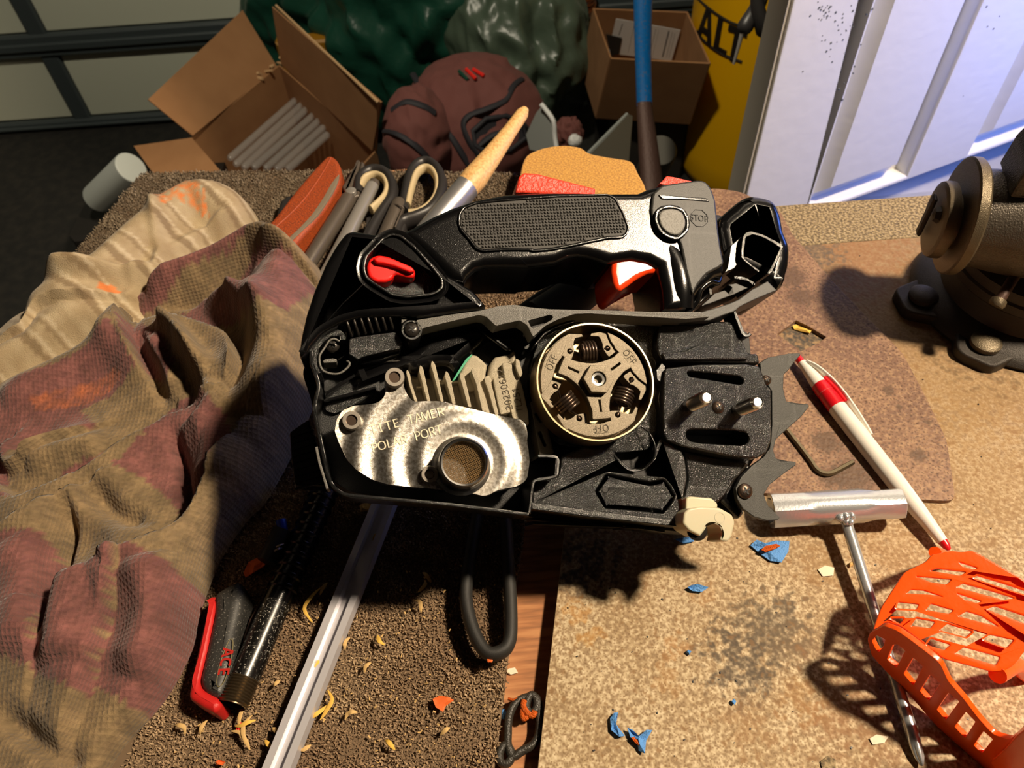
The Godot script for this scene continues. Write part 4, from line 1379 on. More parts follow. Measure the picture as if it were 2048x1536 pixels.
	pl(t, "throttle_lockout", "lock_red", so(0, [1030, 384, 1038, 352, 1048, 344, 1075, 346, 1192, 376, 1190, 392], -8, 1.0), -36, -8, 1.5, [], 3)
	pl(t, "lockout_tip", "lock_red", so(0, [1318, 368, 1334, 351, 1352, 354, 1385, 362, 1370, 376], -12, 0.6), -30, -12, 0.8, [], 2)
	pl(t, "handle_root", "black_rubber", so(2, [960, 1060, 930, 980, 935, 880, 980, 790, 1080, 740, 1130, 900, 1150, 1060], -14, 2), -44, -14, 3, [], 3)
	g = G.new()
	g.tube(G.cm(s3(2, [1010, 600, -7, 1070, 690, -6, 1112, 800, -5, 1132, 920, -5, 1128, 1050, -7]), 4, false), 0.0078, 22)
	part(t, "handle_leg", g, M.gloss, 60.0, true)
	# front handle tube seen through the opening
	g = G.new()
	g.tube(G.cm(s3(0, [1080, 640, -62, 1150, 590, -62, 1225, 530, -64, 1330, 470, -66, 1430, 470, -70]), 4, false), 0.0125, 20)
	part(t, "front_handle", g, M.black_rubber, 50.0, true)
	g = G.new()
	g.tube(G.cm(s3(0, [1010, 650, -66, 1075, 603, -62, 1128, 566, -60, 1133, 520, -66, 1133, 440, -76]), 4, false), 0.0046, 14)
	part(t, "handle_brace", g, M.black_rubber, 50.0, true)
	# ---- hand guard, brake bracket and hook
	pl(t, "hand_guard", "gloss", so(11, [-30, 460, 0, 345, 130, 232, 280, 104, 380, 44, 440, 32, 520, 40, 620, 60, 715, 100, 778, 180, 828, 310, 860, 500, 902, 600, 935, 690, 940, 800, 925, 960, 892, 1060, 885, 1120, 850, 1200, 770, 1278, 600, 1150, 300, 1000, 60, 960], -18, 1.5), -66, -18, 7.0, [so(11, [15, 372, 280, 152, 370, 132, 425, 165, 475, 280, 530, 560, 380, 640, 130, 760, 60, 860, 20, 700], -18, 2)], 6, 0.0, 0.06)
	pl(t, "guard_web", "inside", so(11, [0, 360, 280, 130, 380, 110, 450, 160, 500, 290, 560, 580, 380, 700, 60, 900, 0, 700], -40), -46, -40, 0)
	g = G.new()
	g.wall(so(11, [285, 865, 292, 740, 305, 620, 335, 562, 400, 542, 560, 590, 800, 716, 742, 850, 690, 950, 640, 1070], -6, 1.4), 0.0016, -0.034, -0.006, 0.0003)
	var ch := part(t, "brake_channel", g, M.satin, 40.0, true)
	pl(ch, "channel_floor", "inside", so(11, [290, 860, 310, 590, 400, 545, 790, 720, 640, 1070, 440, 1200, 200, 1100], -26), -34, -26, 0)
	pl(ch, "channel_side", "gloss", so(11, [140, 710, 275, 590, 285, 870, 180, 1010, 60, 1060, 100, 980], -10, 0.8), -34, -10, 0.4)
	g = G.new()
	g.wall(so(11, [300, 880, 350, 920, 380, 950, 500, 1040], -8), 0.0013, -0.03, -0.008, 0.0003)
	g.wall(so(11, [190, 1115, 290, 1120, 380, 1160, 450, 1210], -10, 1.0), 0.0015, -0.03, -0.010, 0.0003)
	part(ch, "channel_web", g, M.satin, 40.0, true)
	pl(t, "brake_plate", "switch_skin", so(10, [440, 535, 640, 340, 700, 275, 920, 205, 1010, 290, 1085, 255, 1060, 140, 980, 100, 1150, 62, 1395, 160, 1100, 300, 600, 490], -10, 0.4), -30, -10, 0.4)
	pl(t, "guard_arm", "switch_skin", so(10, [280, 690, 600, 605, 1000, 480, 1180, 405, 1500, 175, 1800, 15, 1995, 215, 1700, 330, 1330, 500, 1205, 560, 1165, 620, 1090, 660, 950, 705, 600, 835, 0, 872, -20, 810], -8, 0.7), -34, -8, 0.6)
	g = G.new()
	g.wall(cat2(G.cm(so(10, [1110, 600, 1150, 740, 1210, 900, 1262, 1040, 1320, 1125, 1400, 1135, 1450, 1090], -10), 4, false)), 0.0018, -0.022, -0.010, 0.0004)
	part(t, "hook", g, M.satin, 40.0, true)
	g = G.new()
	g.tube(G.cm(s3(10, [-40, 760, -8, 120, 650, -6, 330, 480, -4, 420, 200, -2, 620, 40, -2, 760, 60, -4, 800, -60, -6]), 5, false), 0.0017, 10)
	g.tube(G.cm(s3(10, [110, 720, -8, 300, 560, -6, 480, 380, -6, 640, 240, -8]), 5, false), 0.0009, 8)
	part(t, "stop_cable", g, M.gloss, 60.0, true)
	g = G.new()
	g.wall(cat2(G.cm(so(10, [640, 300, 620, 180, 610, 90, 680, 40, 740, 110], -5), 4, false)), 0.0016, -0.02, -0.005, 0.0004)
	part(t, "cable_clip", g, M.worn, 40.0, true)
	# ---- bar pad, tank and chain catcher
	pl(t, "cover_block", "grain", so(2, [978, 1200, 1000, 1172, 1360, 1150, 1510, 1145, 1560, 1180, 1662, 1392, 1730, 1392, 1748, 1470, 1010, 1450, 970, 1380, 965, 1290], -13, 1.4), -32, -13, 1.4, [], 3)
	pl(t, "cover_step", "grain", so(2, [1000, 1385, 1180, 1370, 1250, 1330, 1400, 1330, 1650, 1395, 1655, 1440, 1020, 1440], -11, 1.2), -20, -11, 1.2, [], 3)
	var padp := so(4, [1030, 210, 1300, 182, 1640, 180, 1745, 200, 1770, 260, 1795, 340, 1835, 375, 1835, 760, 1795, 860, 1715, 900, 1500, 880, 1150, 805, 1035, 760, 1010, 700, 1012, 400, 1018, 260], -11, 1.3)
	var sl1 := so(4, [1192, 240, 1225, 236, 1590, 275, 1620, 300, 1618, 325, 1595, 336, 1205, 272], -11, 1.0)
	var sl2 := so(4, [1190, 690, 1225, 676, 1570, 688, 1640, 702, 1665, 740, 1650, 785, 1600, 798, 1300, 780, 1215, 765, 1190, 735], -11, 1.6)
	pl(t, "bar_pad", "grain", padp, -30, -11, 1.2, [sl1, sl2], 3)
	var pe := so(4, [1000, 170, 1030, 200, 1020, 320, 1000, 330, 960, 300, 955, 230], -14, 0.8)
	pl(t, "pad_tab", "satin", pe, -30, -14, 0.5)
	pl(t, "pad_tab", "satin", so(4, [985, 380, 1005, 390, 1005, 500, 985, 520, 970, 440], -15, 0.8), -30, -15, 0.5)
	screw(t, sp(4, 1425, 512, -11.2), -11.2, 0.0033)
	for e in [[1222, 492], [1592, 525]]:
		var c := sp(4, e[0], e[1], -9)
		g = G.new()
		g.t = Transform3D(Basis(), Vector3(c.x, c.y, 0))
		var pr := [Vector2(0.0036, -0.0115), Vector2(0.0035, -0.0075)]
		var z := -0.007
		while z < 0.0090:
			pr.append(Vector2(0.0034, z)); pr.append(Vector2(0.0036, z + 0.00025)); pr.append(Vector2(0.0034, z + 0.0005))
			z += 0.0005
		pr.append_array([Vector2(0.0034, 0.0094), Vector2(0.0030, 0.0102), Vector2(0.0028, 0.0106), Vector2(0.0024, 0.0105), Vector2(0.0021, 0.0101), Vector2(0.0, 0.0102)])
		g.lathe(pr, 28)
		part(t, "bar_stud", g, M.steel, 40.0, true)
	pl(t, "oiler_cover", "grain", so(4, [1155, 830, 1500, 885, 1665, 930, 1640, 985, 1560, 1065, 1490, 1180, 1430, 1240, 1300, 1300, 1180, 1300, 1165, 1180, 1195, 1050, 1180, 900], -20, 2), -36, -20, 2.2, [], 4)
	pl(t, "chassis_edge", "gloss", so(12, [300, 860, 330, 900, 240, 1010, 250, 1100, 290, 1190, 250, 1230, 130, 1110, 140, 1040, 200, 980], -21, 1.5), -50, -21, 3.0, [], 3)
	var tank := so(4, [18, 1110, 60, 1065, 205, 1040, 225, 980, 240, 880, 420, 800, 560, 830, 640, 830, 660, 880, 760, 970, 860, 975, 935, 900, 955, 800, 1000, 740, 1150, 830, 1180, 900, 1195, 1050, 1170, 1180, 1168, 1390, 1000, 1372, 400, 1300, 14, 1250], -15, 1.2)
	var hx := so(4, [500, 1150, 585, 1018, 745, 1048, 905, 1082, 1015, 1060, 1065, 1118, 1098, 1190, 1065, 1252, 1010, 1315, 830, 1292, 570, 1272], -15, 0.6)
	pl(t, "oil_tank", "grain", tank, -32, -15, 1.2, [hx], 3)
	pl(t, "tank_plate", "grain", G.inset(G.ccw(hx), 0.0016), -24, -14.6, 0.7)
	for e in [[570, 1135], [1015, 1190]]:
		pl(t, "plate_hole", "inside", circle(sp(4, e[0], e[1], -14.6), 0.0015, 16), -16, -14.5, 0.1)
	pl(t, "tank_sill", "satin", so(4, [12, 1230, 400, 1285, 1000, 1355, 1166, 1378, 1164, 1420, 1000, 1405, 400, 1340, 10, 1285], -14, 0.5), -30, -14, 0.5)
	g = G.new()
	g.tube(G.cm(s3(4, [615, 850, -16, 680, 930, -14, 745, 985, -14, 830, 992, -14, 905, 950, -14, 945, 880, -14, 945, 790, -14, 900, 700, -15, 840, 660, -17]), 4, false), 0.00042, 8)
	part(t, "oil_line", g, M.gloss, 60.0, true)
	# spiked bumper
	pl(t, "bumper_spikes", "dog", so(12, [380, 240, 430, 205, 560, 180, 630, 176, 637, 190, 600, 230, 560, 285, 530, 312, 527, 400, 545, 480, 575, 490, 622, 500, 682, 498, 692, 514, 640, 580, 560, 650, 480, 722, 464, 790, 480, 840, 510, 860, 570, 860, 607, 866, 607, 886, 540, 932, 440, 1010, 404, 1072, 430, 1140, 482, 1192, 505, 1218, 494, 1234, 420, 1236, 340, 1212, 270, 1160, 236, 1100, 225, 1030, 262, 958, 330, 888, 400, 838, 442, 780, 456, 640, 455, 420, 412, 352, 386, 300], -16, 0.35), -19, -16, 0.4)
	screw(t, sp(12, 284, 1050, -15.6), -15.6, 0.0040)
	screw(t, sp(4, 1790, 305, -15), -15, 0.0028)
	# chain catcher
	pl(t, "chain_catcher_foot", "nylon", so(4, [1185, 1200, 1215, 1185, 1380, 1200, 1425, 1240, 1424, 1275, 1300, 1300, 1180, 1310], -10, 1.0), -24, -10, 0.8, [], 3)
	pl(t, "chain_catcher", "nylon", so(4, [1170, 1310, 1210, 1275, 1300, 1262, 1440, 1272, 1535, 1325, 1556, 1385, 1530, 1495, 1500, 1532, 1440, 1520, 1460, 1470, 1440, 1415, 1395, 1395, 1350, 1402, 1330, 1440, 1290, 1490, 1200, 1440, 1160, 1390], -4, 1.0), -20, -4, 1.0, [], 3)
	var cch := t.get_child(t.get_child_count() - 1)
	g = G.new()
	var rc := sp(4, 1440, 1348, -4)
	g.t = Transform3D(Basis(), Vector3(rc.x, rc.y, -0.004))
	g.lathe([Vector2(0.0027, -0.0004), Vector2(0.0027, 0.00012), Vector2(0.0024, 0.00012), Vector2(0.0024, -0.0004)], 24)
	part(cch, "moulding_ring", g, M.nylon, 30.0, true)
	screw(t, sp(4, 1268, 1442, -8), -8, 0.0052, "spring_black")

# ---------------------------------------------------------------- cloth lying on the bench
func inside_any(p: Vector2, polys: Array) -> bool:
	for q in polys:
		if Geometry2D.is_point_in_polygon(p, q): return true
	return false

func layp(polys: Array, h: float) -> Array:
	return polys.map(func(a): return lay(a, h))

func edge_dist(p: Vector2, poly: PackedVector2Array) -> float:
	var best := INF
	var n := poly.size()
	for i in n:
		var c := Geometry2D.get_closest_point_to_segment(p, poly[i], poly[(i + 1) % n])
		best = minf(best, c.distance_squared_to(p))
	return sqrt(best)

# folds: [kind, [pixels], height mm, width on the left mm, width on the right mm]; a "ridge" is a bump, a "step" a layer that ends on its right side
func fold_list(fs: Array, h: float) -> Array:
	var o := []
	for f in fs:
		var p := PackedVector2Array()
		var raw := lay(f[1], h)
		for q in G.cm(raw, 3, false): p.append(q)
		var bb := Rect2(p[0], Vector2.ZERO)
		for q in p: bb = bb.expand(q)
		o.append([f[0], p, f[2] * 0.0017, f[3] * 0.001, f[4] * 0.001, bb.grow(maxf(f[3], f[4]) * 0.0026)])
	return o

func fold_height(p: Vector2, folds: Array) -> float:
	var y := 0.0
	for f in folds:
		if not f[5].has_point(p): continue
		var path: PackedVector2Array = f[1]
		var best := INF
		var side := 0.0
		var bi := 0
		var bt := 0.0
		for i in path.size() - 1:
			var a := path[i]
			var d := path[i + 1] - a
			var s := clampf((p - a).dot(d) / d.length_squared(), 0, 1)
			var c := a + d * s
			var dd := c.distance_squared_to(p)
			if dd < best:
				best = dd
				side = d.cross(p - a)
				bi = i
				bt = s
		var dist := sqrt(best)
		var u := (bi + bt) / (path.size() - 1)
		var taper := sqrt(clampf(sin(PI * clampf(u * 0.94 + 0.03, 0, 1)) * 1.6, 0, 1))
		if f[0] == "ridge":
			var w: float = f[3] if side > 0 else f[4]
			y += f[2] * taper * exp(-dist * dist / (w * w))
		else:
			var sd := dist if side > 0 else -dist
			y += f[2] * taper * smoothstep(-0.0009, 0.0009, sd) * exp(-pow(maxf(sd, 0) / f[3], 2))
	return y

func cloth_mesh(outline: PackedVector2Array, step: float, base: Callable, folds: Array, color: Callable, org: Vector3, thick: float) -> ArrayMesh:
	var bb := Rect2(outline[0], Vector2.ZERO)
	for p in outline: bb = bb.expand(p)
	var nx := int(bb.size.x / step) + 2
	var ny := int(bb.size.y / step) + 2
	var idx := PackedInt32Array()
	idx.resize(nx * ny)
	idx.fill(-1)
	var pos := PackedVector3Array()
	var col := PackedColorArray()
	for j in ny:
		for i in nx:
			var p := bb.position + Vector2(i, j) * step
			var ins := Geometry2D.is_point_in_polygon(p, outline)
			var e := edge_dist(p, outline)
			if not ins:
				if e > step * 1.05: continue
				var bq := p
				var bd := INF       # pull the border vertices onto the outline
				for k in outline.size():
					var c := Geometry2D.get_closest_point_to_segment(p, outline[k], outline[(k + 1) % outline.size()])
					if c.distance_squared_to(p) < bd:
						bd = c.distance_squared_to(p); bq = c
				p = bq
				e = 0.0
			var rim := sqrt(clampf(1.0 - pow(1.0 - clampf(e / 0.012, 0, 1), 2), 0, 1))
			var y: float = thick * (0.25 + 0.75 * rim) + (base.call(p) + fold_height(p, folds)) * rim
			idx[j * nx + i] = pos.size()
			pos.append(Vector3(p.x, BY + y, -p.y) - org)
			col.append(color.call(p).srgb_to_linear())
	var tri := PackedInt32Array()
	for j in ny - 1:
		for i in nx - 1:
			var a := idx[j * nx + i]
			var b := idx[j * nx + i + 1]
			var c := idx[(j + 1) * nx + i + 1]
			var d := idx[(j + 1) * nx + i]
			if a >= 0 and b >= 0 and c >= 0: tri.append_array([a, c, b])
			if a >= 0 and c >= 0 and d >= 0: tri.append_array([a, d, c])
	var nor := PackedVector3Array()
	nor.resize(pos.size())
	for k in range(0, tri.size(), 3):
		var n := (pos[tri[k + 2]] - pos[tri[k]]).cross(pos[tri[k + 1]] - pos[tri[k]])
		if n.y < 0: n = -n
		for q in 3: nor[tri[k + q]] += n
	for k in nor.size(): nor[k] = nor[k].normalized() if nor[k].length_squared() > 0 else Vector3.UP
	var a := []
	a.resize(Mesh.ARRAY_MAX)
	a[Mesh.ARRAY_VERTEX] = pos
	a[Mesh.ARRAY_NORMAL] = nor
	a[Mesh.ARRAY_COLOR] = col
	a[Mesh.ARRAY_INDEX] = tri
	var m := ArrayMesh.new()
	m.add_surface_from_arrays(Mesh.PRIMITIVE_TRIANGLES, a)
	return m

func put(n: String, label: String, category: String, m: Mesh, material: Material, org: Vector3) -> MeshInstance3D:
	var o := MeshInstance3D.new()
	o.name = numbered(n)
	o.mesh = m
	o.material_override = material
	add_child(o)
	o.position = org
	tag(o, label, category)
	return o

func waffle() -> ImageTexture:
	var n := 256
	var im := Image.create(n, n, false, Image.FORMAT_L8)
	var f := noise(95, 0.2)
	for j in n:
		for i in n:
			var a := absf(sin(PI * i / 16.0))
			var b := absf(sin(PI * j / 16.0))
			var v := 0.75 * (1.0 - a * b) + 0.32 * f.get_noise_2d(i, j) + rng.randf() * 0.22
			im.set_pixel(i, j, Color(v, v, v))
	return ImageTexture.create_from_image(im)

func cloths() -> void:
	# striped beige cloth
	var w := mat("beige_cloth", Color.WHITE, 0.9, 0.0, ntex(96, 0.12, [], FastNoiseLite.TYPE_SIMPLEX, 3), 14.0, 0.035)
	w.vertex_color_use_as_albedo = true
	w.rim_enabled = true
	w.rim = 0.25
	var H := 0.02
	var ol := cat2(G.cm(lay([-90, 830, -80, 735, 0, 655, 60, 615, 115, 578, 155, 545, 168, 512, 215, 470, 258, 432, 300, 400, 340, 381, 376, 374, 430, 380, 478, 402, 516, 434, 508, 468, 470, 505, 450, 540, 440, 600, 360, 660, 280, 720, 150, 790, 0, 880], 0.008), 3))
	var ax := lay([40, 700, 460, 430], H)
	var ad := (ax[1] - ax[0]).normalized()
	var an := Vector2(-ad.y, ad.x)
	var folds := fold_list([["ridge", [60, 650, 200, 590, 300, 500, 400, 425, 500, 430], 24, 26, 26], ["ridge", [-60, 760, 40, 720, 160, 670, 260, 640], 14, 16, 12], ["step", [0, 715, 70, 690, 110, 655, 200, 640, 280, 610], 5, 18, 4], ["ridge", [130, 600, 200, 600, 300, 575, 400, 520], 9, 6, 6], ["ridge", [250, 640, 330, 540, 420, 470, 500, 440], 5, 5, 4], ["ridge", [300, 420, 340, 470, 330, 540], 4, 5, 5]], H)
	var nz := noise(97, 60.0)
	var wob := noise(98, 25.0)
	var stain := layp([[168, 532, 200, 508, 206, 518, 196, 540, 178, 545], [284, 424, 296, 418, 312, 440, 318, 455, 306, 450, 298, 434], [345, 425, 390, 405, 430, 430, 425, 455, 380, 450, 350, 470, 345, 450], [222, 615, 260, 608, 262, 614, 230, 622], [350, 380, 375, 374, 372, 384, 350, 388]], H)
	var beige := func(p: Vector2) -> Color:
		var s := (p - ax[0]).dot(ad) * 1000.0 + (p - ax[0]).dot(an) * 180.0 + wob.get_noise_2dv(p) * 5.0
		var c := rgb(182, 165, 134).lerp(rgb(152, 132, 100), 0.5 + nz.get_noise_2dv(p) * 0.7)
		var m := fposmod(s, 44.0)
		if m < 5.0: c = c.lerp(rgb(112, 92, 66), 0.6)
		if (m > 6.5 and m < 8.7) or (m > 20.0 and m < 22.0): c = c.lerp(rgb(208, 194, 168), 0.5)
		if m > 16.0 and m < 19.0: c = c.lerp(rgb(120, 100, 72), 0.55)
		var q := p + Vector2(wob.get_noise_2d(p.x * 4, p.y * 4), wob.get_noise_2d(p.y * 4, p.x * 4)) * 0.004
		for k in stain.size():
			if Geometry2D.is_point_in_polygon(q, stain[k]): c = c.lerp(rgb(224, 112, 46), 0.9 if k == 0 else (0.35 + nz.get_noise_2d(p.x * 3, p.y * 3) * 0.9 if k == 2 else 0.7))
		return c
	var org := at(300, 520, 0)
	put("striped_cloth", "stained beige cloth with brown stripes rolled on the carpet beside the orange handle", "cloth", cloth_mesh(ol, 0.0016, func(p): return 0.006, folds, beige, org, 0.003), w, org)
	# plaid flannel shirt
	var f := mat("flannel", Color.WHITE, 0.95, 0.0, waffle(), 24.0, 0.05)
	f.vertex_color_use_as_albedo = true
	f.rim_enabled = true
	f.rim = 0.35
	H = 0.022
	ol = cat2(G.cm(lay([-90, 900, -70, 815, 10, 762, 60, 705, 170, 662, 262, 622, 285, 592, 340, 562, 400, 540, 470, 520, 540, 510, 590, 518, 645, 545, 665, 640, 640, 760, 600, 860, 566, 930, 525, 1000, 492, 1032, 445, 1098, 420, 1150, 392, 1230, 380, 1290, 340, 1370, 300, 1424, 240, 1490, 190, 1570, 120, 1660, -110, 1660, -110, 1200], 0.006), 3))
	folds = fold_list([
		["ridge", [560, 540, 580, 640, 570, 740, 530, 860], 24, 24, 26], ["ridge", [300, 600, 400, 570, 520, 530, 610, 560], 20, 14, 9], ["ridge", [420, 600, 520, 640, 560, 720], 12, 12, 10],
		["step", [474, 800, 492, 760, 470, 700, 420, 672, 360, 655, 285, 652], 13, 30, 3], ["step", [300, 760, 275, 700, 262, 655, 262, 630], 12, 18, 3], ["ridge", [345, 675, 380, 705, 425, 770], 13, 5, 6],
		["ridge", [370, 720, 420, 770, 440, 830], 9, 9, 7], ["ridge", [310, 700, 340, 750, 350, 790], 9, 9, 4], ["ridge", [0, 800, 100, 755, 200, 710, 255, 690], 10, 16, 16],
		["step", [390, 830, 330, 848, 285, 868, 235, 912, 165, 960, 100, 990, 45, 1005, 0, 965], 10, 26, 3], ["step", [20, 870, 0, 900, 15, 940, 60, 925, 130, 880, 190, 850], 6, 12, 3], ["ridge", [50, 930, 130, 905, 210, 885], 9, 12, 9],
		["ridge", [240, 890, 275, 868, 320, 850], -8, 4, 4], ["step", [175, 985, 120, 1020, 60, 1062, -20, 1100], 7, 20, 3],
		["step", [480, 900, 440, 960, 395, 1040, 355, 1085, 290, 1125, 212, 1158], 12, 34, 3], ["ridge", [352, 880, 362, 940, 370, 1010], -7, 4, 3], ["ridge", [190, 985, 225, 1025, 280, 1048], -9, 7, 6],
		["ridge", [400, 850, 430, 900, 410, 980], 10, 18, 12], ["ridge", [140, 1010, 135, 1060, 118, 1110, 108, 1180, 98, 1260], -10, 5, 5], ["step", [75, 1330, 98, 1250, 112, 1170, 122, 1100, 140, 1040], 7, 22, 3],
		["step", [100, 1530, 165, 1395, 215, 1285, 250, 1200, 282, 1125], 8, 26, 3], ["ridge", [330, 1140, 330, 1240, 270, 1360], 12, 22, 18], ["ridge", [170, 1150, 150, 1250, 130, 1340], 10, 16, 12], ["ridge", [30, 1110, 40, 1210, 30, 1320], 9, 20, 18],
		["ridge", [0, 1430, 60, 1480, 140, 1530], -6, 6, 4], ["ridge", [220, 1000, 260, 1100, 230, 1140], 7, 18, 12], ["ridge", [540, 560, 590, 560, 640, 580], -11, 4, 3], ["ridge", [470, 590, 500, 650, 560, 690], 5, 5, 4], ["ridge", [330, 610, 420, 590, 500, 560], -4, 3, 3],
	], H)
	var maroon := layp([[262, 622, 285, 590, 400, 538, 540, 508, 560, 520, 430, 565, 300, 620], [280, 655, 330, 630, 430, 590, 520, 545, 600, 560, 640, 600, 600, 690, 540, 705, 500, 660, 440, 645, 360, 650], [262, 662, 300, 668, 345, 705, 362, 745, 345, 775, 300, 752, 270, 700], [-80, 800, 20, 780, 130, 745, 255, 690, 285, 750, 200, 790, 150, 810, 190, 850, 100, 885, 20, 905, 0, 985, 40, 1005, -80, 1000], [330, 815, 385, 790, 460, 850, 482, 900, 440, 965, 398, 1028, 370, 1030, 325, 985, 285, 955, 238, 945, 300, 880], [125, 935, 250, 888, 240, 912, 160, 960, 60, 992], [-90, 1110, 0, 1095, 108, 1085, 116, 1130, 104, 1200, 92, 1270, 72, 1345, 0, 1312, -90, 1290], [112, 1128, 205, 1142, 215, 1158, 278, 1132, 250, 1205, 178, 1392, 72, 1350, 100, 1250], [290, 1122, 395, 1172, 386, 1260, 334, 1372, 292, 1424, 186, 1372, 232, 1262]], H)
	var dark := layp([[60, 800, 150, 770, 240, 745, 250, 760, 160, 800, 70, 815]], H)
	var fuzz := noise(99, 300.0)
	var big := noise(100, 50.0)
	var plaid := func(p: Vector2) -> Color:
		var q := p + Vector2(fuzz.get_noise_2dv(p), fuzz.get_noise_2d(p.y, p.x)) * 0.0022
		var c := rgb(134, 113, 82)
		if inside_any(q, maroon): c = rgb(126, 81, 76)
		c = c.lerp(c * 0.72, clampf(0.5 + big.get_noise_2dv(p), 0, 1) * 0.7)
		if inside_any(q, dark): c = c.lerp(rgb(196, 104, 52), 0.3 + big.get_noise_2d(p.x * 2, p.y * 2) * 0.4)
		return c * (1.0 + fuzz.get_noise_2d(p.x * 3, p.y * 3) * 0.25)
	org = at(250, 1000, 0)
	put("flannel_shirt", "maroon and olive plaid flannel shirt heaped over the left front of the bench", "shirt", cloth_mesh(ol, 0.0017, func(p): return 0.012, folds, plaid, org, 0.004), f, org)

# ---------------------------------------------------------------- things lying on the bench
func strip(px: Array, h: float) -> Array:      # pixels x, y as points h above the bench
	var o := []
	for i in range(0, px.size(), 2): o.append(at(px[i], px[i + 1], h))
	return o

func strip3(px: Array) -> Array:               # x, y and each point's own height in millimetres
	var o := []
	for i in range(0, px.size(), 3): o.append(at(px[i], px[i + 1], px[i + 2] * 0.001))
	return o

func zpx(k: Array, px: Array) -> Array:        # measured in an enlarged view: [x0, y0, scale]
	var o := []
	for i in range(0, px.size(), 2):
		o.append(k[0] + px[i] / k[2]); o.append(k[1] + px[i + 1] / k[2])
	return o

func slab(px: Array, top: float, low_h: float, bev := 0.001, r := 0.0, smooth := 0, steps := 3, holes := [], back := 0.0) -> G:
	var q := lay(px, top)
	if smooth: q = cat2(G.cm(q, smooth))
	if r > 0: q = G.rnd(q, r)
	var g := G.new()
	g.t = flat(BY)
	g.prism(q, low_h, top, bev, back, steps, holes)
	return g

func crumple(px: Array, h: float, amp: float) -> G:      # a thin torn scrap, a little crumpled
	var q := lay(px, h)
	var c := Vector2.ZERO
	for p in q: c += p / q.size()
	var g := G.new()
	var n := q.size()
	for s in 2:
		var ring0 := []
		var ring1 := []
		var top := 0.0006 * s
		var r2 := RandomNumberGenerator.new()
		r2.seed = n * 31 + int(px[0])
		var cc := Vector3(c.x, BY + h + amp * 0.6 + top, -c.y)
		for i in n:
			ring0.append(Vector3(q[i].x, BY + h + r2.randf() * amp * 0.7 + top, -q[i].y))
			var m := q[i].lerp(c, 0.45)
			ring1.append(Vector3(m.x, BY + h + r2.randf() * amp + top, -m.y))
		for i in n:
			var j := (i + 1) % n
			if s == 1:
				g.quad(ring0[i], ring0[j], ring1[j], ring1[i]); g.tri(ring1[i], ring1[j], cc)
			else:
				g.quad(ring0[j], ring0[i], ring1[i], ring1[j]); g.tri(ring1[j], ring1[i], cc)
	return g

